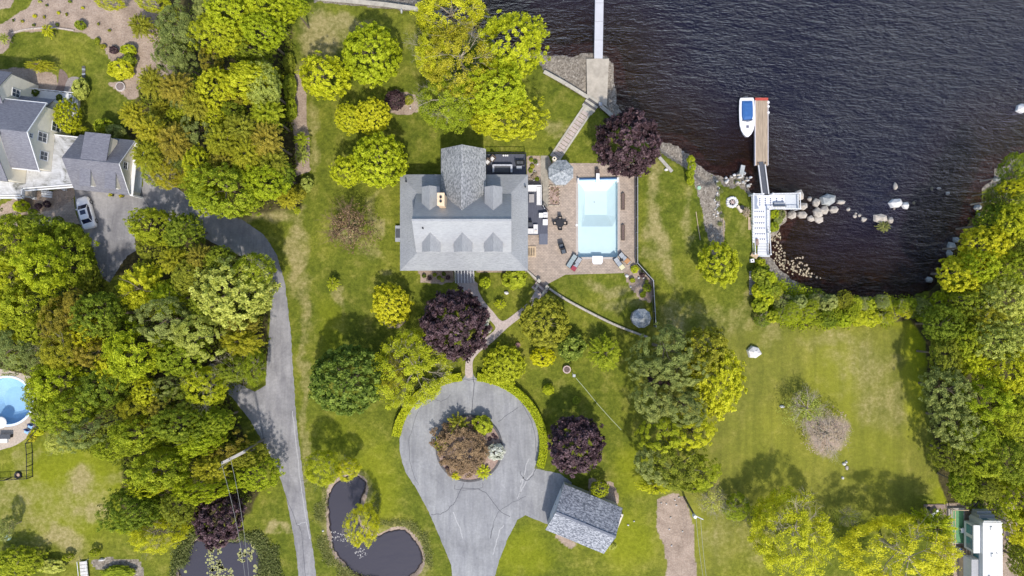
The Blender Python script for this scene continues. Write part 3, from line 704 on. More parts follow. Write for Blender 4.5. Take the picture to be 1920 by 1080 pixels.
ROOF_D_LIT = shingle('roof_shingle_dormer_lit', (.25, .256, .260), (.325, .330, .334), (.39, .395, .40), 3.0, (3.2, .7, 3.2), .22, .2)  # lighter copy of the house shingle, lifts shade on the side-facing dormer slopes
ROOF_W = shingle('roof_shingle_mottled', (.12, .127, .133), (.255, .262, .266), (.40, .40, .40), 3.4, (1.6, .9, 1), .13, .5)
ROOF_G = shingle('roof_shingle_gazebo', (.16, .18, .195), (.28, .30, .31), (.44, .46, .465), 3.6, (1, 1, 1), .14, .5)
ROOF_S = shingle('roof_shingle_speckled', (.08, .09, .11), (.22, .23, .26), (.42, .43, .46), 3.0, (1, 1.6, 1.6), .11, .6)
ROOF_N = shingle('roof_shingle_slate', (.105, .105, .13), (.165, .165, .19), (.23, .23, .255), 3.0, (.8, 3, 3), .2, .2)
def membrane():
    m, nt, b, n, l = nodes_of('roof_membrane_stained'); v = coords(n, l)
    a = noise(n, l, .5, 6, .75, v, 1.0); c = noise(n, l, 2.5, 4, .7, coords(n, l, (.4, 4, 1)))
    r = ramp(n, [(.38, (.16, .16, .14)), (.46, (.38, .38, .38)), (.6, (.52, .525, .54))]); l.new(a.outputs[0], r.inputs[0])
    r2 = ramp(n, [(.35, (.8, .8, .8)), (.6, (1.05, 1.05, 1.05))]); l.new(c.outputs[0], r2.inputs[0])
    l.new(mixc(n, l, r.outputs[0], r2.outputs[0], 1, 'MULTIPLY'), b.inputs['Base Color']); b.inputs['Roughness'].default_value = .6; return m
MEMB = membrane()
SIDING = simple('siding_cream', (.80, .74, .61), .75, .06, 2); SIDING2 = simple('siding_grey', (.50, .50, .48), .75, .06, 2)
WHITE = simple('painted_white', (.70, .70, .70), .5, .04, 3); OFFW = simple('white_cushion', (.62, .61, .60), .85, .10, 6)
GLASS = simple('window_glass', (.035, .05, .07), .08, .2, 2, spec=.8)
BLACK = simple('black_metal', (.022, .022, .025), .5, .2, 5); DARKG = simple('dark_grey_fabric', (.075, .08, .09), .8, .2, 6)
DECK = simple('deck_dark_grey', (.075, .080, .105), .6, .22, 2.0, .1, stretch=(9, .6, 1)); DECKB = simple('deck_bluish', (.12, .13, .165), .6, .2, 2.0, .1, stretch=(9, .6, 1))
WOOD = simple('wood_weathered', (.36, .28, .20), .85, .3, 1.6, .2, stretch=(7, .5, 1)); WOODT = simple('wood_tan', (.50, .38, .25), .85, .25, 2, .2)
WOODD = simple('wood_dark', (.13, .095, .07), .85, .3, 4, .2); WOODG = simple('wood_grey', (.36, .33, .29), .9, .25, 3, .2)
CREAM = simple('chimney_render', (.72, .54, .36), .85, .10, 4); GREYM = simple('grey_metal', (.36, .37, .39), .5, .12, 4, metal=.3)
RED = simple('red_paint', (.42, .07, .05), .6, .15, 5); REDT = simple('red_towel', (.28, .05, .07), .9, .2, 8); ORANGE = simple('orange_towel', (.42, .22, .10), .9, .15, 8)
YEL = simple('yellow_towel', (.58, .54, .34), .9, .1, 8); BLUE = simple('blue_canvas', (.03, .11, .30), .6, .12, 2); NAVY = simple('navy_canvas', (.03, .07, .22), .6, .15, 4)
LBLUE = simple('light_blue_fabric', (.30, .50, .75), .8, .15, 6); TEAL = simple('tinted_glass_teal', (.05, .16, .20), .1, .2, 3, spec=.7); TURF = simple('green_rug', (.12, .27, .13), .9, .15, 5)
ROCK = simple('shore_rock', (.46, .41, .35), .9, .35, 1.6, .4); ROCKL = simple('boulder_pale', (.64, .62, .60), .85, .22, 2.5, .4); ROCKG = simple('rock_grey', (.34, .35, .34), .9, .3, 2, .4); ROCKW = simple('rock_submerged', (.16, .14, .09), .6, .3, 2, .3)
PINKST = simple('stone_pinkish', (.52, .40, .36), .9, .22, 8, .2)

def gable(parent_wall, parent_roof, x0, x1, y0, y1, z0, ze, zr, axis='x', oh=.35, th=.14, wall=True, ends=(True, True)):
    """walls with gable ends plus two roof slabs; ridge along axis"""
    def T(u, v, z): return (u, v, z) if axis == 'x' else (v, u, z)
    a0, a1, b0, b1 = (x0, x1, y0, y1) if axis == 'x' else (y0, y1, x0, x1)
    mid = (b0+b1)/2
    if wall:
        prof = [(b0, z0), (b1, z0), (b1, ze), (mid, zr), (b0, ze)]
        parent_wall.add([T(a0, b, z) for b, z in prof]+[T(a1, b, z) for b, z in prof], [(0,1,2,3,4), (9,8,7,6,5), (0,5,6,1), (1,6,7,2), (4,3,8,9), (2,7,8,3), (0,4,9,5)])
    s = (zr-ze)/(mid-b0); e = oh
    for sgn, be in ((-1, b0), (1, b1)):
        lo = (be+sgn*e, ze-s*e+.04); up = (mid, zr+.04)
        q = [T(a0-e*ends[0], lo[0], lo[1]+th), T(a1+e*ends[1], lo[0], lo[1]+th), T(a1+e*ends[1], up[0], up[1]+th), T(a0-e*ends[0], up[0], up[1]+th)]
        parent_roof.slab(q, th)
def window(parent, cx, cy, cz, wd, ht, nx, ny, frame=WHITE, local=True, mull=1):
    """window on a vertical wall, outward normal (nx, ny)"""
    tx, ty = -ny, nx; d = .05
    def bx(mb, u0, u1, v0, v1, d0, d1):
        vs = [(cx+tx*u+nx*dd, cy+ty*u+ny*dd, cz+v) for dd in (d0, d1) for u, v in ((u0, v0), (u1, v0), (u1, v1), (u0, v1))]
        mb.add(vs, [(3,2,1,0),(4,5,6,7),(0,1,5,4),(1,2,6,5),(2,3,7,6),(3,0,4,7)])
    f = MB(); fw = .10
    bx(f, -wd/2-fw, wd/2+fw, ht/2, ht/2+fw, 0, d); bx(f, -wd/2-fw, wd/2+fw, -ht/2-fw, -ht/2, 0, d+.03)
    bx(f, -wd/2-fw, -wd/2, -ht/2, ht/2, 0, d); bx(f, wd/2, wd/2+fw, -ht/2, ht/2, 0, d)
    if mull: bx(f, -.025, .025, -ht/2, ht/2, 0, d); bx(f, -wd/2, wd/2, -.02, .02, 0, d-.01)
    o = part('window', f, frame, parent, local=local)
    g = MB(); bx(g, -wd/2, wd/2, -ht/2, ht/2, -.02, d-.025); part('pane', g, GLASS, o, local=local)
    return o

# ------------------------------------------------------------------ main house
hx, hy = -6.2, 8.4
H = thing('house', 'grey shingled house with dormers and a rear wing beside the swimming pool', 'house', (hx, hy, 0))
X0, X1, Y0, Y1 = -14.5, 2.07, 2.25, 14.7
U0, U1, V0, V1 = -12.25, -.08, 4.7, 11.9; ZE, ZU, ZR = 3.0, 4.0, 8.0
mb = MB(); mb.box(X0+1.5, Y0+1.6, 0, X1-.6, Y1-.5, 3.0)
mid = (V0+V1)/2
prof = [(V0+.2, 3.0), (V1-.2, 3.0), (V1-.2, ZU), (mid, ZR-.2), (V0+.2, ZU)]
mb.add([(U0+.3, b, z) for b, z in prof]+[(U1-.3, b, z) for b, z in prof], [(0,1,2,3,4), (9,8,7,6,5), (0,5,6,1), (1,6,7,2), (4,3,8,9), (2,7,8,3)])
part('wall', mb, SIDING2, H)
mb = MB()
o_ = [(X0, Y0), (X1, Y0), (X1, Y1), (X0, Y1)]; i_ = [(U0+.3, V0-.0), (U1-.3, V0-.0), (U1-.3, V1), (U0+.3, V1)]
for k in range(4):
    j = (k+1) % 4; mb.slab([(*o_[k], ZE), (*o_[j], ZE), (*i_[j], ZU), (*i_[k], ZU)], .14)
part('lower_roof', mb, ROOF_A, H)
mb = MB()
mb.slab([(U0, V0-.12, ZU+.02), (U1, V0-.12, ZU+.02), (U1, mid, ZR), (U0, mid, ZR)], .16); mb.slab([(U1, V1+.12, ZU+.02), (U0, V1+.12, ZU+.02), (U0, mid, ZR), (U1, mid, ZR)], .16)
mb.box(U0, mid-.13, ZR-.04, U1, mid+.13, ZR+.03)
part('upper_roof', mb, ROOF_LIT, H)
for x, y in [(x, y) for x in (X0+.2, X1-.2) for y in (Y0+.2, Y0+3.2, Y0+6.2, Y0+9.2, Y1-.2)]+[(x, Y0+.2) for x in (-11.5, -8.6, -5.6, -2.6, -.2)]:
    mb = MB(); mb.box(x-.09, y-.09, 0, x+.09, y+.09, 2.95); part('porch_post', mb, WHITE, H)
def dormer(cx, y_front, y_in, y_eave, hw, ze, zr, dirn):
    """gabled dormer whose ridge runs north-south; dirn = -1 faces south"""
    w_ = MB(); f = y_front
    w_.add([(cx-hw+.15, f-dirn*.25, ZU-.4), (cx+hw-.15, f-dirn*.25, ZU-.4), (cx+hw-.15, f-dirn*.25, ze), (cx, f-dirn*.25, zr-.12), (cx-hw+.15, f-dirn*.25, ze),
            (cx-hw+.15, y_in, ZU-.4), (cx+hw-.15, y_in, ZU-.4), (cx+hw-.15, y_in, ze), (cx, y_in, zr-.12), (cx-hw+.15, y_in, ze)], [(0,1,2,3,4), (0,4,9,5), (1,6,7,2), (4,3,8,9), (3,2,7,8), (9,8,7,6,5)])
    d = part('dormer', w_, SIDING2, H)
    r = MB()
    for s in (-1, 1):
        q = [(cx+s*hw, f, ze), (cx, f, zr), (cx, y_in, zr), (cx+s*hw, y_eave, ze)]
        if s*dirn > 0: q = q[::-1]
        r.slab(q, .12)
    rr = part('dormer_roof', r, ROOF_D_LIT, d)
    window(d, cx, f-dirn*.25, (ZU+ze)/2, 1.1, .9, 0, dirn, local=False)
    return d
for px in (807.5, 867.5, 925):
    cx = P(px, 455, 6)[0]; dormer(cx, 4.55, 6.95, 5.9, 1.17, 5.3, 6.55, -1)
for px in (806.5, 925):
    cx = P(px, 370, 6)[0]; dormer(cx, 12.75, 9.55, 10.65, 1.12, 5.45, 6.55, 1)
wx0, wx1 = -9.1, -3.35
W_ = MB(); wm = (wx0+wx1)/2
W_.add([(wx0+.3, 17.5, 0), (wx1-.3, 17.5, 0), (wx1-.3, 17.5, 3.9), (wm, 17.5, 6.35), (wx0+.3, 17.5, 3.9), (wx0+.3, 14.2, 0), (wx1-.3, 14.2, 0), (wx1-.3, 14.2, 3.9), (wm, 14.2, 6.35), (wx0+.3, 14.2, 3.9)],
       [(0,1,2,3,4), (9,8,7,6,5), (0,4,9,5), (1,6,7,2), (4,3,8,9), (3,2,7,8)])
wing = part('rear_wing', W_, SIDING2, H)
r = MB()
r.slab([(wx0, 17.85, 3.9), (wx0, 11.95, 3.9), (wm, 9.65, 6.5), (wm, 17.85, 6.5)], .14); r.slab([(wx1, 11.95, 3.9), (wx1, 17.85, 3.9), (wm, 17.85, 6.5), (wm, 9.65, 6.5)], .14)
r.box(wm-.10, 9.7, 6.46, wm+.10, 17.85, 6.53)
part('wing_roof', r, ROOF_W, wing)
window(wing, wm, 17.5, 1.9, 2.0, 1.3, 0, 1, local=False)
cb = MB(); cb.box(-8.98, 10.0, 5.0, -8.22, 11.45, 8.85); cb.box(-9.04, 9.94, 8.85, -8.16, 11.51, 8.97)
ch = part('chimney', cb, CREAM, H)
for yy in (10.45, 10.95):
    f = MB(); f.cyl(-8.6, yy, 8.97, 9.2, .15, .15, 10); part('flue', f, BLACK, ch)
for q in ((761, 340, 3.75), (793, 428, 7.1), (985, 350, 3.6)):
    m_ = MB(); x, y = P(*q); m_.cyl(x, y, q[2]-.3, q[2]+.25, .10, .10, 8); part('vent_pipe', m_, BLACK, H)
for x in (-11.3, -4.2, -1.2): window(H, x, Y0+1.6, 1.6, 1.5, 1.3, 0, -1, local=False)
for y in (5.5, 8.5, 11.5):
    window(H, X1-.6, y, 1.6, 1.3, 1.2, 1, 0, local=False); window(H, X0+1.5, y, 1.6, 1.3, 1.2, -1, 0, local=False)
for x in (-12.0, -1.6): window(H, x, Y1-.5, 1.6, 1.4, 1.2, 0, 1, local=False)
d_ = MB(); dx = P(873, 510)[0]; d_.box(dx-.5, Y0+1.52, .2, dx+.5, Y0+1.6, 2.3); part('front_door', d_, simple('door_dark', (.10, .05, .04), .5, .1), H)
# front steps with white handrails
sx0, sx1 = P(853, 530)[0], P(891, 530)[0]; sy0 = P(870, 533)[1]
S = thing('front_steps', 'grey front steps with thin white handrails below the front porch roof', 'steps', ((sx0+sx1)/2, sy0+1, 0))
for k in range(4):
    m_ = MB(); m_.box(sx0+.2, sy0+.15+k*.38, 0, sx1-.2, sy0+.55+k*.38, .15*(k+1)); part('step', m_, simple('step_grey', (.30, .29, .30), .8, .15), S)
m_ = MB(); m_.box(sx0+.2, sy0+1.70, 0, sx1-.2, Y0+1.55, .62); part('landing', m_, DECKB, S)
for k in range(7):
    x = sx0+.12+k*(sx1-sx0-.24)/6
    if k in (0, 1, 2, 4, 5, 6) or True:
        m_ = MB(); m_.tube((x, sy0+.2, .75), (x, sy0+1.9, 1.45), .035); m_.tube((x, sy0+.2, 0), (x, sy0+.2, .78), .035); m_.tube((x, sy0+1.9, .6), (x, sy0+1.9, 1.45), .035); part('handrail', m_, WHITE, S)
# basement hatch on the west side
hx0, hy0 = P(741, 453, .5); hx1, hy1 = P(752, 423, .5)
m_ = MB(); m_.box(hx0, hy0, 0, hx1, hy1, .5); t = thing('cellar_hatch', 'small grey cellar hatch with dark lid against the left wall of the main house', 'hatch', ((hx0+hx1)/2, (hy0+hy1)/2, 0)); part('surround', m_, GREYM, t)
m_ = MB(); m_.box(hx0+.05, hy0+.5, .5, hx1, hy1-.45, .58); part('lid', m_, DARKG, t)

# ------------------------------------------------------------------ decks, terrace, furniture
t = thing('rear_deck', 'dark grey railed deck in the corner of the rear wing', 'deck', P(950, 308))
a = P(912, 325, .8); b = P(986, 289, .8)
m_ = MB(); m_.box(a[0], Y1+.02, .1, b[0], b[1], .8); part('deck_floor', m_, DECK, t)
m_ = MB()
for (p, q) in (((a[0], b[1]), (b[0], b[1])), ((b[0], b[1]), (b[0], Y1+.1))):
    m_.tube((*p, 1.75), (*q, 1.75), .05)
    for k in range(9):
        x = p[0]+(q[0]-p[0])*k/8; y = p[1]+(q[1]-p[1])*k/8; m_.tube((x, y, .8), (x, y, 1.75), .03, None, 4)
part('railing', m_, BLACK, t)
def chair_at(px, py, a, seatm, frm, label, z=.8, sz=.62, group=None, name='patio_chair'):
    x, y = P(px, py, z+.4); t = thing(name, label, 'chair', (x, y, z), a, group)
    m_ = MB(); m_.box(-sz/2, -sz/2, .30, sz/2, sz/2, .38)
    part('frame', m_, frm, t, local=True)
    for sx in (-1, 1):
        for sy in (-1, 1):
            q = MB(); q.box(sx*(sz/2-.04)-.02, sy*(sz/2-.04)-.02, 0, sx*(sz/2-.04)+.02, sy*(sz/2-.04)+.02, .30); part('leg', q, frm, t, local=True)
        q = MB(); q.box(sx*(sz/2+.01)-.03, -sz/2, .38, sx*(sz/2+.01)+.03, sz/2, .60); part('arm', q, frm, t, local=True)
    m_ = MB(); m_.box(-sz/2+.09, -sz/2+.02, .38, sz/2-.09, sz/2-.12, .48); part('cushion', m_, seatm, t, local=True)
    m_ = MB(); m_.add([(-sz/2, sz/2-.10, .36), (sz/2, sz/2-.10, .36), (sz/2, sz/2, .36), (-sz/2, sz/2, .36), (-sz/2, sz/2, .92), (sz/2, sz/2, .92), (sz/2, sz/2+.08, .92), (-sz/2, sz/2+.08, .92)], [(3,2,1,0),(4,5,6,7),(0,1,5,4),(1,2,6,5),(2,3,7,6),(3,0,4,7)]); part('backrest', m_, frm, t, local=True)
    return t
chair_at(923.5, 297.5, R(-40), OFFW, WOODD, 'patio chair with white cushion on the rear deck, farther from the wing roof')
chair_at(914.5, 303.5, R(-40), OFFW, WOODD, 'patio chair with white cushion on the rear deck, tight against the wing roof')
chair_at(971, 305, R(90), DARKG, BLACK, 'dark patio chair at the right end of the rear deck, the inner one', sz=.55)
chair_at(979, 305, R(-90), DARKG, BLACK, 'dark patio chair at the right end of the rear deck, beside the railing', sz=.55)
x, y = P(942, 316, 1.4)
t = thing('deck_sofa', 'long grey and white sofa along the house side of the rear deck', 'sofa', (x, y, .8))
m_ = MB(); m_.box(-1.2, -.5, 0, 1.2, .35, .4); part('seat', m_, DARKG, t, local=True)
m_ = MB(); m_.box(-1.2, .35, 0, 1.2, .52, .75); part('backrest', m_, simple('grey_white_fabric', (.45, .46, .5), .8, .2), t, local=True)
for s in (-1, 1): m_ = MB(); m_.box(s*1.2-.12, -.5, 0, s*1.2+.12, .52, .62); part('armrest', m_, simple('grey_white_fabric', (.45, .46, .5)), t, local=True)
x, y = P(948, 292, .9); m_ = MB()
for k, dx in enumerate((-.28, 0, .25)): m_.cyl(x+dx, y, .8, .8+.25, .10, .13, 8)
single('lantern_row', m_, OFFW, 'row of small pale pots at the top edge of the rear deck', 'pots')
x, y = P(973.5, 314, 1.2); m_ = MB(); m_.box(x-.35, y-.2, .8, x+.35, y+.2, 1.25); single('side_table', m_, GREYM, 'small grey side table on the rear deck below the dark chairs', 'table')
# side deck with stairs
dk = [(989,346),(1015,346),(1016,384),(1027,398),(1027,438),(1010,438),(1010,440),(989,440)]
t = thing('side_deck', 'dark grey deck between main house and pool terrace, with wide stairs going down', 'deck', P(1005, 400))
m_ = MB(); m_.prism(PP(dk, .6), .05, .6); part('deck_floor', m_, DECK, t)
sx0, sx1 = P(1011, 450, .4)[0], P(1027, 450, .4)[0]; yt = P(1010, 438, .6)[1]
for k in range(5):
    m_ = MB(); m_.box(sx0, yt-.30-k*.28, 0, sx1, yt-.005-k*.28, .50-k*.09); part('step', m_, DECKB, t)
m_ = MB()
for (p, q) in zip(PP([(988,345),(1016,345),(1017,384)], .6), PP([(1016,345),(1017,384),(1028,397)], .6)):
    m_.tube((*p, 1.5), (*q, 1.5), .045)
    for k in range(7):
        x = p[0]+(q[0]-p[0])*k/6; y = p[1]+(q[1]-p[1])*k/6; m_.tube((x, y, .6), (x, y, 1.5), .025, None, 4)
part('railing', m_, BLACK, t)
def blockthing(name, parts_, label, cat, z0):
    xs = [P((a+c)/2, (b+d)/2, z0)[0] for _, _, a, b, c, d, _, _ in parts_]; ys = [P((a+c)/2, (b+d)/2, z0)[1] for _, _, a, b, c, d, _, _ in parts_]
    t = thing(name, label, cat, (sum(xs)/len(xs), sum(ys)/len(ys), z0))
    for nm, m2, a, b, c, d, za, zb in parts_:
        q = MB(); p0 = P(a, d, zb); p1 = P(c, b, zb); q.box(p0[0], p0[1], za, p1[0], p1[1], zb); part(nm, q, m2, t)
    return t
blockthing('corner_sofa', [('seat_cushion', OFFW, 989, 348, 1006, 358.5, .6, 1.02), ('seat_cushion', OFFW, 1006.3, 350, 1014.5, 384, .6, 1.02), ('backrest', WHITE, 989, 346.8, 1015.6, 348.4, .6, 1.35), ('backrest', WHITE, 1014.6, 348.6, 1015.6, 384, .6, 1.35)], 'white L-shaped corner sofa at the top of the side deck', 'sofa', .6)
blockthing('coffee_table', [('table_top', simple('table_warm_grey', (.33, .31, .30), .6, .08), 992, 364, 1001.5, 379.5, .92, 1.0), ('base', GREYM, 994, 366, 999.5, 377, .6, .92)], 'low grey coffee table in front of the white corner sofa', 'table', .6)
blockthing('white_cabinet', [('body', WHITE, 1010.5, 399.2, 1018.5, 407.5, .6, 1.3), ('body', OFFW, 1018.9, 398, 1027, 407.5, .6, 1.34), ('handle', GREYM, 1020, 402.3, 1025, 403.2, 1.34, 1.38)], 'pair of white cabinets side by side where the side deck narrows', 'cabinet', .6)
blockthing('white_box', [('body', OFFW, 1018, 411.5, 1026.5, 421.5, .6, 1.2), ('lid', WHITE, 1017.7, 411.2, 1026.9, 422, 1.2, 1.26)], 'white square storage box on the side deck above the stairs', 'storage box', .6)
blockthing('small_sofa', [('seat_cushion', OFFW, 990, 428.5, 1000, 438, .6, 1.05), ('seat_cushion', OFFW, 1000.3, 421, 1008.5, 438, .6, 1.05), ('pillow', simple('pillow_peach', (.65, .55, .48), .9, .2), 1003, 431, 1007, 434, 1.05, 1.2)], 'white L-shaped sofa at the lower end of the side deck by the house wall', 'sofa', .6)
blockthing('grill', [('body', BLACK, 990, 414, 997.5, 420, .6, 1.4), ('hood', DARKG, 990.5, 417, 997, 421.5, 1.4, 1.65)], 'black covered grill against the house on the side deck', 'grill', .6)
x, y = P(1019, 387, 1.2)
t = thing('deck_planter', 'slim dark planter with a pale ornament on the slanting edge of the side deck', 'planter', (x, y, .6)); m_ = MB(); m_.cyl(0, 0, 0, .5, .16, .22, 10); part('pot', m_, BLACK, t, local=True); m_ = MB(); m_.tube((0, 0, .5), (.15, -.3, .9), .05); m_.tube((0, 0, .5), (-.1, .35, .8), .04); part('ornament', m_, OFFW, t, local=True)
# slatted hatch in the terrace
x0, y0 = P(990, 481.5); x1, y1 = P(1005, 462)
t = thing('window_well', 'sunken window well with tan slats and a pale frame beside the house wall', 'window well', ((x0+x1)/2, (y0+y1)/2, 0))
m_ = MB(); m_.box(x0, y0, .03, x1, y0+.16, .2); m_.box(x0, y1-.16, .03, x1, y1, .2); m_.box(x1-.16, y0+.16, .03, x1, y1-.16, .2); part('frame', m_, WOODT, t)
m_ = MB(); m_.box(x0, y0+.16, .037, x1-.16, y1-.16, .05); part('base', m_, BLACK, t)
for k in range(4): m_ = MB(); m_.box(x0+.08+k*.22, y0+.16, .05, x0+.20+k*.22, y1-.16, .14); part('slat', m_, WOODT, t)
# round table with four chairs
x, y = P(1050, 418.5, .7)
t = thing('round_table', 'round black patio table with four chairs around it on the pool terrace', 'table', (x, y, .034))
m_ = MB(); m_.cyl(0, 0, .66, .70, .56, .56, 24); part('table_top', m_, BLACK, t, local=True)
m_ = MB(); m_.cyl(0, 0, 0, .66, .06, .06, 8); m_.cyl(0, 0, 0, .04, .3, .3, 12); part('leg', m_, BLACK, t, local=True)
for a_, lb in ((0, 'nearest the pool'), (90, 'the uppermost'), (180, 'nearest the side deck'), (270, 'the lowest')):
    chair_at(1050+9.5*math.cos(R(a_)), 418.5-9.5*math.sin(R(a_)), R(a_-90), simple('seat_beige', (.48, .40, .33), .9, .15), BLACK, 'black chair with beige seat at the round table, '+lb, z=.034, sz=.46, group='chairs around the round patio table')
def lounger(px, py, a, pad, label, towel=None, tw=None, two=False):
    x, y = P(px, py, .4); t = thing('sun_lounger', label, 'lounger', (x, y, .034), R(a))
    m_ = MB(); m_.box(-.34, -.95, .26, .34, .95, .31); part('frame', m_, BLACK, t, local=True)
    for sx in (-1, 1):
        for sy in (-.8, .8): q = MB(); q.box(sx*.30-.03, sy-.03, 0, sx*.30+.03, sy+.03, .26); part('leg', q, BLACK, t, local=True)
    m_ = MB(); m_.box(-.29, -.92, .31, .29, .25, .38); part('cushion', m_, pad, t, local=True)
    m_ = MB(); m_.add([(-.29,.27,.31),(.29,.27,.31),(.29,.92,.62),(-.29,.92,.62),(-.29,.27,.39),(.29,.27,.39),(.29,.90,.70),(-.29,.90,.70)], [(3,2,1,0),(4,5,6,7),(0,1,5,4),(1,2,6,5),(2,3,7,6),(3,0,4,7)]); part('backrest', m_, pad, t, local=True)
    if towel:
        q = MB(); q.box(-.33, -.90+tw, .385, .33, -.30+tw, .42)
        tx = single('towel', q, towel, towel_labels[towel.name], 'towel', base=(0, 0, 0)); tx.location = (x, y, .034); tx.rotation_euler = (0, 0, R(a))
    return t
towel_labels = {'red_towel': 'red towel on the foot of a lounger left of the pool steps', 'orange_towel': 'orange towel on the upper lounger in the lower right terrace corner', 'yellow_towel': 'pale yellow towel on the lower lounger in the lower right terrace corner'}
PADD = simple('lounger_pad_dark', (.085, .10, .12), .8, .2, 6); PADG = simple('lounger_pad_grey', (.30, .32, .34), .8, .15, 6); PADS = simple('lounger_pad_sage', (.26, .31, .32), .8, .15, 6)
def deckchair(px, py, a, label):
    return chair_at(px, py, R(a), PADD, BLACK, label, z=.034, sz=.66)
deckchair(1052.5, 461, 15, 'dark grey armchair on the terrace, upper of the pair left of the pool')
deckchair(1056.5, 471, 15, 'dark grey armchair on the terrace, lower of the pair left of the pool')
lounger(1072, 489.5, -32, PADS, 'grey-green lounger with a bare pad near the lower left corner of the pool')
lounger(1081, 495, -32, PADG, 'grey lounger carrying a red towel near the lower left corner of the pool', REDT, -.1)
lounger(1161, 494.5, 38, PADG, 'grey lounger carrying a yellow towel in the lower right terrace corner', YEL, .0)
lounger(1171, 484.5, 46, PADG, 'grey lounger carrying an orange towel in the lower right terrace corner', ORANGE, .1)
x, y = P(1166, 487, .4); m_ = MB(); m_.cyl(x, y, .034, .42, .2, .2, 12); single('stool', m_, BLACK, 'small dark side table between the two loungers in the lower right corner', 'side table')
x, y = P(1076.5, 494, .4); m_ = MB(); m_.cyl(x, y, .034, .42, .2, .2, 12); single('stool', m_, BLACK, 'small dark side table between the two loungers left of the pool steps', 'side table')
x, y = P(1081.5, 422, .1); m_ = MB(); m_.cyl(x, y, .034, .12, .17, .17, 12); single('skimmer_lid', m_, WHITE, 'round white skimmer lid at the left edge of the pool', 'lid')
# ---- swimming pool
px0, py0 = P(1084, 482); px1, py1 = P(1158, 336)
def poolwater():
    m, nt, b, n, l = nodes_of('pool_water'); n.remove(b)
    v = coords(n, l); t_ = noise(n, l, 1.6, 3, .5, v); bp = n.new('ShaderNodeBump'); bp.inputs['Strength'].default_value = .06; bp.inputs['Distance'].default_value = .2; l.new(t_.outputs[0], bp.inputs['Height'])
    tr = n.new('ShaderNodeBsdfTransparent'); tr.inputs[0].default_value = (.93, .985, .99, 1); g = n.new('ShaderNodeBsdfGlossy'); g.inputs['Roughness'].default_value = .03; l.new(bp.outputs[0], g.inputs['Normal'])
    fr = n.new('ShaderNodeFresnel'); fr.inputs[0].default_value = 1.33; l.new(bp.outputs[0], fr.inputs['Normal'])
    mx = n.new('ShaderNodeMixShader'); l.new(fr.outputs[0], mx.inputs[0]); l.new(tr.outputs[0], mx.inputs[1]); l.new(g.outputs[0], mx.inputs[2]); l.new(mx.outputs[0], n['Material Output'].inputs[0]); return m
PW = poolwater(); LINER = simple('pool_liner', (.57, .65, .655), .5, .03, 1); COPING = simple('pool_coping', (.42, .37, .33), .85, .12, 4)
t = thing('swimming_pool', 'rectangular in-ground pool with pale turquoise water in the brick terrace', 'swimming pool', ((px0+px1)/2, (py0+py1)/2, 0))
m_ = MB()
c = lambda fx, fy, z: (px0+(px1-px0)*fx, py0+(py1-py0)*fy, z)
T = [c(0,0,.02), c(1,0,.02), c(1,1,.02), c(0,1,.02)]; B = [c(0,0,-.75), c(1,0,-.75), c(1,.52,-.9), c(1,1,-.9), c(0,1,-.9), c(0,.52,-.9)]
Hp = [c(.20,.56,-1.65), c(.77,.56,-1.65), c(.77,.87,-1.65), c(.20,.87,-1.65)]
vs = T+B+Hp+[c(.10,.40,-.88), c(.90,.40,-.88)]
m_.add(vs, [(10,11,12,13),(0,1,5,4),(1,2,7,6,5),(2,3,8,7),(3,0,4,9,8),(4,5,15,14),(14,15,11,10),(15,6,7,12,11),(15,5,6),(7,8,13,12),(8,9,14,10,13),(9,4,14)])
part('basin', m_, LINER, t)
m_ = MB(); sheet(m_, [[c(0,0,0)[:2], c(1,0,0)[:2], c(1,1,0)[:2], c(0,1,0)[:2]]], -.12); part('pool_surface', m_, PW, t)
m_ = MB()
for a, b in (((px0-.30, py0-.30), (px1+.30, py0)), ((px0-.30, py1), (px1+.30, py1+.30)), ((px0-.30, py0), (px0, py1)), ((px1, py0), (px1+.30, py1))): m_.box(a[0], a[1], -.02, b[0], b[1], .06)
part('coping', m_, COPING, t)
m_ = MB(); a = P(1110.5, 495.5, .05); b = P(1130, 480, .05)
m_.prism([(a[0], a[1]+.25), (a[0]+.2, a[1]), (b[0]-.2, a[1]), (b[0], a[1]+.25), (b[0], b[1]), (a[0], b[1])], .055, .10)
for k in range(3): m_.box(a[0]+.12, b[1]-.28-k*.28, .10, b[0]-.12, b[1]-.24-k*.28, .13)
part('steps', m_, WHITE, t)
m_ = MB(); xd, yd = P(1117, 376); m_.cyl(xd, yd, -1.64, -1.62, .10, .10, 10); part('drain', m_, GREYM, t)
t = thing('pool_cover_reel', 'rolled blue and white pool cover on a reel across the top end of the pool', 'pool cover', P(1121, 338.5))
m_ = MB(); a = P(1084, 339.0, .5); b = P(1158, 337.3, .5); m_.tube((*a, .42), (*b, .42), .20, .20, 14); part('rolled_cover', m_, simple('cover_pale_blue', (.45, .66, .86), .4, .2, 3, stretch=(.3, 8, 1)), t)
m_ = MB(); a2 = (a[0], a[1]+.21); b2 = (b[0], b[1]+.21); m_.tube((*a2, .35), (*b2, .35), .13, .13, 10); part('fabric_edge', m_, BLUE, t)
for q in (a, b): m_ = MB(); m_.box(q[0]-.10, q[1]-.3, .06, q[0]+.10, q[1]+.3, .7); part('stand', m_, WHITE, t)
t = thing('diving_board', 'white diving board on a dark stand over the top end of the pool', 'diving board', P(1121, 325))
m_ = MB(); a = P(1117.8, 347, .9); b = P(1124.2, 325, .9); m_.box(a[0], a[1], .82, b[0], b[1], .90); part('board', m_, WHITE, t)
m_ = MB(); a = P(1117.2, 327, .8); b = P(1124.2, 317, .8); m_.box(a[0], a[1], .034, b[0], b[1], .80); part('stand', m_, simple('stand_brown', (.05, .035, .035), .6, .2), t)
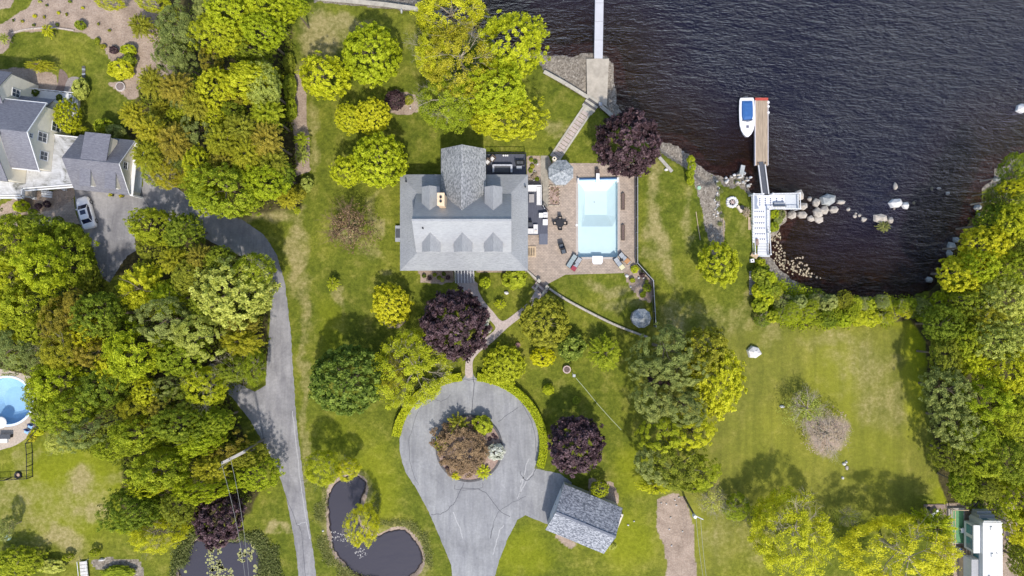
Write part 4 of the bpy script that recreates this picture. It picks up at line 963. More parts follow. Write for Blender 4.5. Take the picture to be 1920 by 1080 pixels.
for y0_, y1_, lb in ((363, 393, 'long wooden trough planter right of the pool, the upper one'), (422.5, 450.5, 'long wooden trough planter right of the pool, the lower one')):
    a = P(1165.6, y1_, .4); b = P(1171.8, y0_, .4); t = thing('trough_planter', lb, 'planter', ((a[0]+b[0])/2, (a[1]+b[1])/2, .034))
    m_ = MB(); w2 = .09
    m_.box(a[0], a[1], .034, a[0]+w2, b[1], .40); m_.box(b[0]-w2, a[1], .034, b[0], b[1], .40); m_.box(a[0]+w2, a[1], .034, b[0]-w2, a[1]+w2, .40); m_.prism([(a[0], b[1]), (b[0], b[1]), ((a[0]+b[0])/2, b[1]+.15)], .034, .40); part('box', m_, WOODD, t)
    m_ = MB(); m_.box(a[0]+w2, a[1]+w2, .034, b[0]-w2, b[1]-.01, .33); part('soil', m_, simple('planter_soil', (.14, .10, .09), .95, .5, 9), t)
# rock bed and flower bed
t = thing('rock_bed', 'rectangular stone-edged bed of rocks and dry plants below the terrace gazebo', 'planting bed', P(1038, 366))
m_ = MB(); a = P(1030, 385.5); b = P(1049, 348.5); sheet(m_, [[a, (b[0], a[1]), b, (a[0], b[1])]], .05); part('soil', m_, MULCH, t)
rg = random.Random(5)
def rock_into(mb, x, y, z, sx, sy, sz, seed, n1=7, n2=5):
    r = random.Random(seed); a0 = r.uniform(0, 6.28); ex = r.uniform(2.2, 3.4); rings = []
    rad = [r.uniform(.78, 1.14) for _ in range(n1)]
    for k in range(n2+1):
        f = k/n2; zz = f; rr = (1-f**ex)**(1/ex) if f < 1 else .0
        rr = max(rr, .25)
        rings.append([(x+(math.cos(2*PI*i/n1+a0)*sx*rad[i]*(rr)*(1+r.uniform(-.06, .06))), y+math.sin(2*PI*i/n1+a0)*sy*rad[i]*rr*(1+r.uniform(-.06, .06)), z+sz*zz*(1+r.uniform(-.05, .05))) for i in range(n1)])
    mb.loft(rings)
for k in range(26):
    m_ = MB(); e = k/26*4; u = (e % 1); s_ = int(e)
    fx, fy = [(u, 0), (1, u), (1-u, 1), (0, 1-u)][s_]
    rock_into(m_, a[0]+(b[0]-a[0])*fx, a[1]+(b[1]-a[1])*fy, .03, rg.uniform(.10, .16), rg.uniform(.10, .16), .2, k, 6, 3); part('edging_stone', m_, simple('edge_stones', (.42, .36, .28), .9, .25, 4), t)
for k in range(22): m_ = MB(); rock_into(m_, rg.uniform(a[0]+.2, b[0]-.2), rg.uniform(a[1]+.2, b[1]-.2), .04, rg.uniform(.05, .16), rg.uniform(.05, .16), .18, k+50, 6, 3); part('rock', m_, simple('bed_rocks', (.24, .19, .11), .9, .5, 6), t)
# gazebos
def gazebo(px, py, rpx, zt, ze, mat, label, sides=8, rot=22.5):
    x, y = P(px, py, ze+.3); r = M(rpx, ze)
    t = thing('gazebo', label, 'gazebo', (x, y, .03), R(rot))
    m_ = MB(); n = sides; apex = (0, 0, zt)
    rim = [(r*math.cos(2*PI*i/n), r*math.sin(2*PI*i/n), ze) for i in range(n)]
    for i in range(n): j = (i+1) % n; m_.slab([rim[i], rim[j], apex], .08)
    for i in range(n): m_.tube(rim[i], (0, 0, zt+.02), .05, .05, 4)
    part('roof', m_, mat, t, local=True)
    m_ = MB(); m_.cyl(0, 0, zt-.05, zt+.25, .14, .05, 8); part('finial', m_, GREYM, t, local=True)
    for i in range(n): q = MB(); q.box(rim[i][0]*.86-.06, rim[i][1]*.86-.06, 0, rim[i][0]*.86+.06, rim[i][1]*.86+.06, ze); part('post', q, WOODG, t, local=True)
    q = MB(); q.cyl(0, 0, 0, .06, r*.9, r*.9, n); part('floor', q, WOODG, t, local=True)
    q = MB()
    for i in range(n-1):
        j = (i+1) % n; q.tube((rim[i][0]*.86, rim[i][1]*.86, .9), (rim[j][0]*.86, rim[j][1]*.86, .9), .04, None, 4); q.tube((rim[i][0]*.86, rim[i][1]*.86, .3), (rim[j][0]*.86, rim[j][1]*.86, .3), .03, None, 4)
    part('railing', q, WOODG, t, local=True)
    return t
gazebo(1052, 322.5, 25, 3.5, 2.5, ROOF_G, 'octagonal gazebo with grey shingle roof at the top left corner of the pool terrace')
gazebo(1203.5, 597, 18.5, 2.7, 1.9, ROOF_G, 'small ten-sided gazebo with grey roof on the lawn inside the lower fence corner', 10, 0)
x, y = P(1036.5, 304, .9); t = thing('stone_lantern', 'small pale hollow-topped stone post where the lake steps meet the gazebo', 'stone post', (x+.1, y+.1, .03))
m_ = MB(); m_.cyl(0, 0, 0, 2.55, .16, .16, 8); part('post', m_, WOODT, t, local=True); m_ = MB(); m_.cyl(0, 0, 2.55, 2.85, .34, .28, 6); part('cap', m_, simple('pale_stone', (.66, .58, .45), .9, .12), t, local=True); m_ = MB(); m_.cyl(0, 0, 2.85, 2.88, .13, .13, 6); part('opening', m_, BLACK, t, local=True)
# fences
def fence(pts, h, label, railm, fillm, name='fence', cat='fence', sp=1.9, pw=.03, z=0, step=.16):
    W = PP(pts); t = thing(name, label, cat, (*W[0], z))
    for i in range(len(W)-1):
        a, b = Vector(W[i]), Vector(W[i+1]); L = (b-a).length; n = max(1, round(L/sp)); ang = math.atan2(b.y-a.y, b.x-a.x)
        for k in range(n+(i == len(W)-2)):
            q = a.lerp(b, k/n); m_ = MB(); m_.obox(q.x, q.y, z, z+h+.08, .09, .09, ang); part('post', m_, railm, t)
        m_ = MB(); c_ = (a+b)/2; m_.obox(c_.x, c_.y, z+h-.04, z+h+.02, L, .07, ang); m_.obox(c_.x, c_.y, z+.10, z+.15, L, .04, ang); part('rail', m_, railm, t)
        m_ = MB(); n2 = int(L/step)
        for k in range(1, n2): q = a.lerp(b, k/n2); m_.obox(q.x, q.y, z+.15, z+h-.04, pw, .03, ang)
        part('pickets', m_, fillm, t)
    return t
fence([(1192,322),(1192,494),(1221,526),(1226,612)], 1.45, 'dark picket fence along the right side of the pool terrace and small gazebo', GREYM, BLACK, sp=2.1, step=.11, pw=.085)
t = thing('retaining_wall', 'low weathered timber wall running from the terrace gate down to the small gazebo corner', 'wall', P(1120, 590))
L = smooth_line([(1030,541),(1060,561),(1110,588),(1160,612),(1214,632)], 5, False)
m_ = MB(); W = PP(L, .4)
for i in range(len(W)-1):
    a, b = Vector(W[i]), Vector(W[i+1]); c_ = (a+b)/2; m_.obox(c_.x, c_.y, 0, .42, (b-a).length+.02, .30, math.atan2(b.y-a.y, b.x-a.x))
part('wall_course', m_, WOODG, t)
m_ = MB()
for i in range(len(W)-1):
    a, b = Vector(W[i]), Vector(W[i+1]); c_ = (a+b)/2; m_.obox(c_.x, c_.y, .42, .47, (b-a).length+.02, .14, math.atan2(b.y-a.y, b.x-a.x))
part('cap', m_, simple('cap_pale', (.44, .40, .34), .9, .2), t)
t = thing('terrace_steps', 'short flight of stone steps with two square posts where the garden path enters the terrace', 'steps', P(1014, 545))
for k in range(4):
    a = R(-33); x, y = P(1008.5+k*3.0, 546.5-k*3.6); 
    m_ = MB(); m_.obox(x, y, .03, .08+.05*k, 2.0, .30, R(-40)); part('step', m_, WALK if k % 2 == 0 else simple('step_dark', (.16, .13, .12), .9, .2), t)
for (px, py) in ((1010.5, 526.5), (1025.5, 538.5)):
    x, y = P(px, py, .6); m_ = MB(); m_.obox(x, y, 0, .75, .38, .38, R(-38)); m_.obox(x, y, .75, .82, .46, .46, R(-38)); part('post', m_, CONC, t)
m_ = MB(); a = P(989, 508, .3); b = P(1008, 525, .3); c_ = ((a[0]+b[0])/2, (a[1]+b[1])/2); m_.obox(c_[0], c_[1], 0, .35, math.hypot(a[0]-b[0], a[1]-b[1]), .22, math.atan2(b[1]-a[1], b[0]-a[0])); part('side_wall', m_, CONC, t)
for q0, q1 in (((1003, 545), (1009, 532)), ((1016, 553), (1024, 541))):
    a, b = P(*q0), P(*q1); m_ = MB(); m_.obox((a[0]+b[0])/2, (a[1]+b[1])/2, 0, .3, math.hypot(a[0]-b[0], a[1]-b[1]), .28, math.atan2(b[1]-a[1], b[0]-a[0])); part('side_wall', m_, CONC, t)

# ------------------------------------------------------------------ neighbour's house (upper left), its own frame turned 6 degrees
NH = thing('neighbour_house', 'cream house with slate grey roofs, white porch and attached garage at the left edge', 'house', (-59.3, 19.0, 0), R(-6))
def lp(name, mb, mat, par=None, **k): return part(name, mb, mat, par or NH, local=True, **k)
w_, r_ = MB(), MB()
gable(w_, r_, -16, 0, -3.9, 3.9, 0, 5.75, 8.25, 'x', .30)
lp('wall', w_, SIDING); lp('roof', r_, ROOF_N)
w_, r_ = MB(), MB(); gable(w_, r_, -15, -3.2, -5.8, 2.2, 0, 6.3, 9.3, 'x', .25)
lp('wall', w_, SIDING, label='tall left block wall'); lp('roof', r_, ROOF_N)
w_, r_ = MB(), MB(); gable(w_, r_, -16, -4.9, 2.6, 7.6, 0, 5.2, 7.2, 'x', .2); lp('wall', w_, SIDING); lp('roof', r_, ROOF_N)
w_ = MB(); w_.box(-4.9, 3.92, 0, -.6, 5.1, 3.0); lp('wall', w_, SIDING)
r_ = MB(); r_.slab([(-4.85, 5.4, 3.1), (-4.85, 3.92, 4.2), (-.9, 3.92, 4.2), (-.4, 5.4, 3.1)][::-1], .12); lp('roof', r_, ROOF_N)
m_ = MB(); m_.box(-9, 5.42, 0, .9, 6.9, .55); m_.box(-.55, 3.95, 0, .9, 5.41, .55); lp('deck', m_, OFFW)
m_ = MB()
for k in range(11): m_.box(-9+k*.97, 6.8, .55, -8.92+k*.97, 6.88, 1.45)
m_.box(-9, 6.8, 1.45, .9, 6.88, 1.52); m_.box(.82, 3.95, 1.45, .9, 6.8, 1.52)
lp('railing', m_, WHITE)
r_ = MB(); r_.prism([(.02, .75), (.02, -3.95), (-3.15, -3.98), (-3.15, -5.85), (-9, -5.85), (-9, -8.0), (-3.5, -7.35), (-3.5, -6.45), (3.35, -5.2), (3.35, .75)], 2.72, 2.95); lp('link_roof', r_, MEMB)
m_ = MB(); m_.box(.02, .76, 2.7, 3.35, .90, 3.12); lp('parapet', m_, WHITE)
for (p, q) in (((-9, -8.05), (-3.45, -7.42)), ((-3.45, -7.42), (-3.42, -6.5)), ((-3.42, -6.5), (3.35, -5.26))):
    a = math.atan2(q[1]-p[1], q[0]-p[0]); L = math.hypot(q[0]-p[0], q[1]-p[1]); c_ = ((p[0]+q[0])/2, (p[1]+q[1])/2)
    q = MB(); q.obox(c_[0], c_[1], 2.66, 3.08, L+.12, .14, a); lp('parapet', q, WHITE); q = MB(); q.obox(c_[0], c_[1]-.26, 2.55, 2.78, L+.1, .16, a); lp('gutter', q, WHITE)

for (x, y) in ((-8.5, -7.9), (-6.0, -7.6), (-3.7, -7.35), (-2.2, -6.2), (0.2, -5.75), (2.6, -5.3)):
    q = MB(); q.box(x-.10, y-.18, 0, x+.10, y+.02, 2.54); q.box(x-.17, y-.26, 0, x+.17, y+.09, .5); lp('porch_post', q, WHITE)
w_ = MB(); w_.box(.02, -3.8, 0, 3.3, .6, 2.70); lp('wall', w_, SIDING)
m_ = MB(); m_.prism([(-3.15, -5.9), (-9, -5.9), (-9, -7.8), (-3.6, -7.2), (-3.6, -6.3), (3.3, -5.1), (3.3, -3.9), (.05, -3.9)], 0, .35); lp('porch_floor', m_, WOODG)
q = MB()
for k in range(3): q.box(-2.9, -6.55-k*.3, 0, -1.5, -6.30-k*.3, .30-k*.09)
lp('porch_steps', q, WHITE)
w_, r_ = MB(), MB(); gable(w_, r_, 3.4, 10.15, -5.7, 1.0, 0, 2.95, 5.75, 'x', .22)
G = lp('garage', w_, SIDING); lp('garage_roof', r_, ROOF_N, G)
m_ = MB(); m_.box(5.6, -2.3, 3.6, 8.55, .9, 5.35); D = lp('dormer', m_, SIDING, G); m_ = MB(); m_.slab([(5.45, -2.35, 5.84), (8.7, -2.35, 5.84), (8.7, 1.25, 5.45), (5.45, 1.25, 5.45)], .12); lp('dormer_roof', m_, ROOF_N, D)
for u0 in (5.0, 8.2):
    m_ = MB(); m_.box(u0+.06, -5.3, 2.6, u0+1.34, -3.5, 4.75); D = lp('dormer', m_, SIDING, G); m_ = MB(); m_.slab([(u0, -5.5, 4.78), (u0+1.4, -5.5, 4.78), (u0+1.4, -3.2, 5.12), (u0, -3.2, 5.12)], .10); lp('dormer_roof', m_, ROOF_N, D)
    window(D, u0+.7, -5.3, 4.1, .8, .7, 0, -1)
window(G, 10.15, -2.3, 4.1, .8, .8, 1, 0)
for v0 in (-5.2, -2.1):
    m_ = MB(); m_.box(10.15, v0-.1, 0, 10.22, v0+2.75, 2.35); q = lp('garage_door', m_, WHITE, G); m_ = MB()
    for k in range(4): m_.box(10.22, v0, .08+k*.56, 10.26, v0+2.65, .58+k*.56)
    lp('door_panel', m_, simple('door_panel_blue_grey', (.50, .56, .62), .5, .05), q)
m_ = MB(); m_.box(10.15, -5.9, 2.42, 10.62, 1.0, 2.54); m_.box(10.15, -5.95, 0, 10.62, -5.75, 2.42); lp('pent_trim', m_, WHITE, G)
m_ = MB()
for s in (-1, 1):
    m_.add([(10.36, -2.35, 5.80), (10.44, -2.35, 5.80), (10.44, -2.35+s*3.55, 2.80), (10.36, -2.35+s*3.55, 2.80), (10.36, -2.35, 5.93), (10.44, -2.35, 5.93), (10.44, -2.35+s*3.55, 2.93), (10.36, -2.35+s*3.55, 2.93)], [(3,2,1,0),(4,5,6,7),(0,1,5,4),(1,2,6,5),(2,3,7,6),(3,0,4,7)])
lp('verge_trim', m_, WHITE, G)
m_ = MB()
for s in (-1, 1):
    m_.add([(.31, 0, 8.30), (.40, 0, 8.30), (.40, s*4.2, 5.58), (.31, s*4.2, 5.58), (.31, 0, 8.44), (.40, 0, 8.44), (.40, s*4.2, 5.72), (.31, s*4.2, 5.72)], [(3,2,1,0),(4,5,6,7),(0,1,5,4),(1,2,6,5),(2,3,7,6),(3,0,4,7)])
m_.box(-3.1, -4.35, 5.42, .4, -4.22, 5.62); m_.box(-16, 4.22, 5.42, .4, 4.35, 5.62)
lp('verge_trim', m_, WHITE)
window(NH, 0, -.2, 7.25, .45, .5, 1, 0); window(NH, 0, .05, 5.2, 1.1, 1.5, 1, 0); window(NH, 0, 1.9, 2.9, 1.1, 1.5, 1, 0); window(NH, 0, -2.2, 4.6, 1.0, 1.3, 1, 0); window(NH, -4.9, 5.5, 3.9, .9, 1.2, 1, 0)
for px, py, lb in ((208, 365, 'left'), (227, 367, 'right')):
    x, y = P(px, py, .5); t = thing('flower_pot', lb+' of two yellow flower pots in front of the neighbour garage', 'flower pot', (x, y, 0)); m_ = MB(); m_.cyl(0, 0, 0, .5, .18, .25, 10); part('pot', m_, BLACK, t, local=True); q = leaf_mesh('flowers', rngs.normal(size=(60, 3))*[.15, .15, .08]+[0, 0, .6], rngs.normal(size=(60, 3))+[0, 0, 1], .07, rngs.uniform(.3, 1, 60), rngs); q.materials.append(LEAF['amber']); o = bpy.data.objects.new('flowers', q); C.objects.link(o); o.parent = t

# ------------------------------------------------------------------ white car
def car():
    x, y = P(161, 399, .7)
    t = thing('car', 'white car with glass roof panel parked in front of the neighbour garage', 'car', (x, y, .022), R(106)); t.scale = (.95, .95, .95)
    def sec(xx, hw, z0, z1, bev, n=3):
        pts = [(hw-.04, z0), (hw, z0+.15), (hw, z1-bev), (hw-bev*.35, z1-bev*.35), (hw-bev, z1)]
        return [(xx, a, b) for a, b in pts]+[(xx, -a, b) for a, b in pts[::-1]]
    st = [(-2.28, .62, .38, .72, .06), (-2.22, .78, .25, .86, .10), (-1.9, .88, .2, .96, .14), (-1.2, .91, .2, .98, .12), (0, .91, .2, .97, .10), (1.1, .91, .2, .95, .12), (1.7, .88, .2, .88, .16), (2.1, .78, .22, .78, .16), (2.3, .58, .32, .66, .10)]
    m_ = MB(); m_.loft([sec(*s) for s in st]); part('body', m_, simple('car_paint_white', (.80, .80, .82), .22, .02, 2, spec=.6), t, local=True, smooth=True)
    def ring(xx, hw, z, dz=.0): return [(xx, hw, z), (xx, hw*.55, z+dz), (xx, -hw*.55, z+dz), (xx, -hw, z)]
    m_ = MB()
    lo = [(1.15, .70), (.75, .80), (-.9, .80), (-1.55, .70)]; 
    hi = [(.45, .60), (.30, .64), (-.75, .62), (-.95, .56)]
    A = [(a, b, .93) for a, b in lo]+[(a, -b, .93) for a, b in lo[::-1]]; B = [(a, b, 1.38) for a, b in hi]+[(a, -b, 1.38) for a, b in hi[::-1]]
    m_.loft([A, B]); part('glasshouse', m_, simple('car_glass', (.012, .018, .05), .06, .2, 2, spec=.8), t, local=True)
    m_ = MB(); C2 = [(a, b, 1.385) for a, b in [(.50, .60), (.30, .66), (-.75, .64), (-1.0, .56)]]; C2 += [(a, -b, z) for a, b, z in C2[::-1]]; m_.loft([C2, [(a*.98, b*.93, 1.43) for a, b, z in C2]])
    for s in (-1, 1): m_.tube((1.12, s*.70, .95), (.45, s*.60, 1.39), .04); m_.tube((-1.5, s*.68, .95), (-.95, s*.56, 1.39), .05)
    part('roof', m_, simple('car_paint_white', (.8, .8, .8)), t, local=True, smooth=False)
    m_ = MB(); m_.box(-.30, -.38, 1.432, .30, .38, 1.445); part('sunroof', m_, simple('car_glass', (.02, .02, .05)), t, local=True)
    for sx in (-1.38, 1.38):
        for s in (-1, 1):
            m_ = MB(); m_.tube((sx, s*.74, .33), (sx, s*.93, .33), .33, .33, 18); wl_ = part('wheel', m_, BLACK, t, local=True); m_ = MB(); m_.tube((sx, s*.90, .33), (sx, s*.945, .33), .20, .20, 10); part('rim', m_, GREYM, wl_, local=True)
    for s in (-1, 1):
        m_ = MB(); m_.box(.62, s*.90-.09, .95, .80, s*.90+.16*s+.0, 1.08) if s > 0 else m_.box(.62, s*.90-.16, .95, .80, s*.90+.09, 1.08); part('mirror', m_, WHITE, t, local=True)
        m_ = MB(); m_.box(1.98, s*.62-.14, .62, 2.23, s*.62+.14, .74); part('headlight', m_, GREYM, t, local=True)
        m_ = MB(); m_.box(-2.26, s*.60-.16, .66, -2.12, s*.60+.16, .80); part('tail_light', m_, RED, t, local=True)
car()

# ------------------------------------------------------------------ shed with a lean-to board
def shed():
    e = [P(1022.5, 994, 2.6), P(1132, 1039, 2.6), P(1166.5, 953, 2.6), P(1058.5, 904.5, 2.6)]
    cx = sum(p[0] for p in e)/4; cy = sum(p[1] for p in e)/4; a = math.atan2(e[1][1]-e[0][1], e[1][0]-e[0][0])
    L = math.dist(e[0], e[1]); Wd = math.dist(e[1], e[2])
    t = thing('shed', 'small grey shed with speckled shingle roof beside the driveway spur', 'shed', (cx, cy, 0), a)
    w_, r_ = MB(), MB(); oh = .3; gable(w_, r_, -L/2+oh, L/2-oh, -Wd/2+oh, Wd/2-oh, 0, 2.7, 4.7, 'x', oh); part('wall', w_, SIDING2, t, local=True); part('roof', r_, ROOF_S, t, local=True)
    m_ = MB(); m_.box(-L/2, -.14, 4.84, L/2, .14, 4.92); part('ridge_cap', m_, simple('ridge_dark', (.16, .17, .2), .8, .2, 6), t, local=True)
    m_ = MB(); m_.box(-L/2+oh-.06, -1.9, .03, -L/2+oh, 1.9, 2.3); d = part('double_door', m_, WHITE, t, local=True); m_ = MB(); m_.box(-L/2+oh-.10, -.1, 1.0, -L/2+oh-.06, -.04, 1.2); part('handle', m_, BLACK, d, local=True)
    m_ = MB(); m_.box(L/2-oh+.02, -2.3, .05, L/2-oh+1.35, 1.9, .45); part('side_platform', m_, simple('platform_pale', (.62, .57, .50), .85, .08, 2), t, local=True)
    window(t, 0, Wd/2-oh, 1.6, 1.0, .8, 0, 1); window(t, 1, -Wd/2+oh, 1.6, 1.0, .8, 0, -1)
    for k, (u, v) in enumerate(((L/2+.3, 1.8), (L/2+.65, 1.65), (L/2+.45, 2.05))):
        q = Vector((u, v, 0)); q.rotate(Matrix.Rotation(a, 3, 'Z')); m_ = MB(); m_.cyl(cx+q.x, cy+q.y, .45, .85, .16, .16, 8); single('garden_pot', m_, WOODD, 'dark pot on the upper end of the pale platform beside the shed', 'pot', 'pots on the shed platform')
shed()

# ------------------------------------------------------------------ lake stairs, walls, pad, docks, boat
def wallrun(name, pts, wd, z0, z1, mat, label, zp=None):
    W = PP(pts, z1 if zp is None else zp); t = thing(name, label, 'wall', (*W[0], z0))
    m_ = MB()
    for i in range(len(W)-1):
        a, b = Vector(W[i]), Vector(W[i+1]); c_ = (a+b)/2; m_.obox(c_.x, c_.y, z0, z1-.08, (b-a).length, wd, math.atan2(b.y-a.y, b.x-a.x))
    part('blocks', m_, mat, t); m_ = MB()
    for i in range(len(W)-1):
        a, b = Vector(W[i]), Vector(W[i+1]); c_ = (a+b)/2; m_.obox(c_.x, c_.y, z1-.08, z1, (b-a).length+.02, wd+.06, math.atan2(b.y-a.y, b.x-a.x))
    part('cap', m_, CONC, t); return t
wallrun('seawall', [(1020,134),(1060,156),(1104,183)], .42, -1.2, .10, CONCD, 'low concrete wall slanting along the pebble beach left of the concrete landing')
wallrun('seawall', [(1126,198),(1138,208),(1154,222)], .42, -1.2, .06, CONCD, 'short low concrete wall right of the landing, running under the purple lakeside tree')
wallrun('seawall', [(595,-4),(650,1),(720,8),(785,17)], .55, -.9, .12, simple('seawall_grey', (.27, .25, .24), .9, .25, 3), 'grey seawall along the top edge of the north lawn')
t = thing('landing', 'concrete landing pad on the shore at the foot of the white dock', 'landing', P(1120, 150, -.4))
m_ = MB(); 
for q in [((1099.5,110,-.62),(1142,110,-.62),(1137.5,200,.03),(1101,180,.03))]: m_.slab([(*P(x_, y_, z_), z_) for x_, y_, z_ in q][::-1], .9)
part('slab', m_, simple('landing_concrete', (.42, .37, .30), .9, .22, .9, .1), t)
t = thing('lake_steps', 'long concrete-edged stair slanting from the pool gazebo down to the landing', 'steps', P(1070, 245))
A0, A1 = Vector(P(1040, 297, .1)), Vector(P(1103, 203, .1)); d_ = (A1-A0); ang = math.atan2(d_.y, d_.x); L = d_.length
for s in (-1, 1):
    nrm = Vector((-math.sin(ang), math.cos(ang)))*.62*s; c_ = (A0+A1)/2+nrm
    m_ = MB(); m_.obox(c_.x, c_.y, -.6, .16, L, .26, ang); part('side_wall', m_, CONC, t)
for k in range(15):
    q = A0+d_*((k+.5)/15); m_ = MB(); z = .10-.004*k; m_.obox(q.x, q.y, -.7, z, L/15-.07, .95, ang); part('step', m_, WALK if k < 14 else CONC, t)
m_ = MB(); m_.prism(PP([(1093,207),(1100,196),(1116,206),(1109,216)], .07), -.6, .07); part('landing', m_, CONC, t)
q0 = Vector(P(1106, 199, .1)); 
for k in range(5):
    q = q0+d_.normalized()*(k*.34-.3); m_ = MB(); m_.obox(q.x, q.y, -.9, .13-.012*k, .27 if k % 2 else .33, 1.9, ang); part('step', m_, DKSTONE if k % 2 else CONC, t)
q = Vector(P(1126, 195, .3)); m_ = MB(); m_.box(q.x-.22, q.y-.22, -.45, q.x+.22, q.y+.22, .35); single('gate_post', m_, GREYM, 'short grey metal box post at the corner of the landing', 'post')
t = thing('floating_dock', 'narrow white sectional dock running out from the concrete landing past the top edge', 'dock', P(1122, 80, -.5))
x0 = P(1114.3, 109, -.55)[0]; x1 = P(1130, 109, -.55)[0]; yb = P(1120, 109.5, -.55)[1]; tilt = (P(1116, 0, -.55)[0]-P(1114.3, 109, -.55)[0])/7.8
for k in range(9):
    m_ = MB(); y0 = yb+k*2.50; s = tilt*(y0-yb); s2 = tilt*(y0+2.46-yb)
    m_.prism([(x0+s, y0), (x1+s, y0), (x1+s2, y0+2.46), (x0+s2, y0+2.46)], -1.35, -.55); part('dock_section', m_, simple('dock_white', (.48, .48, .50), .6, .05, 1.5), t)
t = thing('wooden_dock', 'weathered wooden dock with a red far end, beside the white boat', 'dock', P(1427, 245, -.5))
Zd = -.45; d0 = P(1416.5, 310, Zd); d1 = P(1439.5, 188.5, Zd)
for k in range(7):
    m_ = MB(); w2 = (d1[0]-d0[0])/7; m_.box(d0[0]+k*w2, d0[1], Zd-.1, d0[0]+(k+1)*w2-.02, d1[1], Zd+(.0 if k % 2 else .012)); part('deck_board', m_, WOOD, t)
m_ = MB(); m_.box(d0[0]+.05, d0[1]+.05, -1.45, d1[0]-.05, d1[1]-.05, Zd-.1); part('float', m_, WOODD, t)
m_ = MB(); m_.box(d0[0]-.07, d0[1], Zd-.35, d0[0]-.003, d1[1], Zd+.06); m_.box(d1[0], d0[1], Zd-.35, d1[0]+.07, d1[1], Zd+.06); part('edge_trim', m_, simple('trim_pale', (.66, .62, .62), .7, .1), t)
m_ = MB(); r0 = P(1416, 188.3, Zd); r1 = P(1440, 183.5, Zd); m_.box(r0[0], r0[1], -1.3, r1[0], r1[1], Zd+.05); part('red_end', m_, RED, t)
for yy in (192, 199.5, 211): m_ = MB(); x, y = P(1440.8, yy, Zd); m_.cyl(x, y, -1.2, Zd+.02, .17, .17, 10); part('fender', m_, WHITE, t)
for px in (1420.5, 1435): m_ = MB(); x, y = P(px, 305.5, Zd); m_.box(x-.10, y-.10, Zd, x+.10, y+.10, Zd+.12); part('bracket', m_, WOODD, t)
t = thing('gangway', 'dark gangway with pale side rails linking the wooden dock to the white L-shaped pier', 'gangway', P(1432, 335, -.3))
g0, g1 = Vector((*P(1427.5, 303, -.3), -.38)), Vector((*P(1435.2, 364, .2), .12)); dd = g1-g0; a_ = math.atan2(dd.y, dd.x); nr = Vector((-math.sin(a_), math.cos(a_), 0))
def plank(mb, p, q, wd, th, off=0, up=0):
    o = nr*off+Vector((0, 0, up)); vs = [p+o-nr*wd/2, q+o-nr*wd/2, q+o+nr*wd/2, p+o+nr*wd/2]; mb.add([tuple(v-Vector((0,0,th))) for v in vs]+[tuple(v) for v in vs], [(3,2,1,0),(4,5,6,7),(0,1,5,4),(1,2,6,5),(2,3,7,6),(3,0,4,7)])
m_ = MB(); plank(m_, g0, g1, .62, .08); part('tread', m_, simple('gangway_dark', (.085, .09, .105), .8, .15, 3), t)
for s in (-1, 1): m_ = MB(); plank(m_, g0+dd*.1, g1, .14, .2, s*.44, .14); part('side_rail', m_, simple('rail_pale', (.62, .60, .58), .6, .08), t)
# L-shaped pier
ZP = .15
t = thing('white_pier', 'white L-shaped railed pier with rows of small dark marks on its floor', 'pier', P(1430, 410, ZP))
def rct(px0, py0, px1, py1, z): a = P(px0, py1, z); b = P(px1, py0, z); return a[0], a[1], b[0], b[1]
PIERW = simple('pier_white', (.66, .67, .69), .6, .05, 1.2); PIERG = simple('pier_grey_lattice', (.50, .52, .54), .6, .12, 6)
FM = [MB(), MB()]
MARKN = simple('mark_navy', (.06, .07, .14), .7, .1)
a = rct(1411.5, 366, 1442, 455, ZP); FM[0].box(a[0], a[1], -.25, a[2], a[3], ZP)
a = rct(1442.2, 365, 1472, 391.5, ZP); FM[1].box(a[0], a[1], -.25, a[2], a[3], ZP)
m_ = MB(); a = rct(1472.2, 364.5, 1498, 391, ZP); m_.box(a[0], a[1], -.25, a[2], a[3], ZP); part('floor', m_, PIERG, t, label='plain grey end of the pier floor')
for r_y, xs in [(372.6, [1424.5,1434.9,1444.8,1456,1466.5]), (376.6, [1424.5,1434.9,1444.8,1456,1466.5]), (380.7, [1424.5,1434.9,1444.8]), (384.7, [1424.5,1434.9,1444.8]), (396.7, [1415.5,1419.5,1423.5,1427.6,1431.5]), (407.2, [1415.7,1419.7,1424,1428,1432]), (418.2, [1415.7,1419.7,1424,1428,1432]), (428, [1416,1420,1424.2,1428.3,1432.6]), (438.6, [1417,1421,1425,1429,1433]), (448.7, [1425.5,1429.5,1433.5])]:
    for px in xs: x, y = P(px, r_y, ZP); FM[1 if px > 1442.5 else 0].prism([(x-.11, y+.10), (x, y-.13), (x+.11, y+.10)], ZP+.003, ZP+.02, 1)
for q in FM: part('floor', q, [PIERW, MARKN], t)
m_ = MB(); x, y = P(1413, 379.5, ZP); m_.prism([(x, y+.95), (x+.45, y+.85), (x+.55, y+.3), (x+.45, y-.3), (x+.75, y-.8), (x, y-.95)], ZP+.003, ZP+.012); part('corner_shadow', m_, simple('shadow_grey_blue', (.26, .29, .35), .8, .15), t)  # cast shadow at the pier corner, painted as a thin half-round grey-blue sheet
for k in range(8):
    m_ = MB(); a = rct(1420.5-.0, 453.6+k*3.0, 1440.5+k*.2, 456.0+k*3.0, .0); m_.box(a[0], a[1], -.2, a[2], a[3], ZP-.02-k*.02); part('step', m_, PIERW, t)
m_ = MB(); a = rct(1413, 477, 1444, 481.5, 0); m_.box(a[0], a[1], -.25, a[2], a[3], -.05); part('step', m_, PIERG, t)
m_ = MB(); z1 = ZP+.95
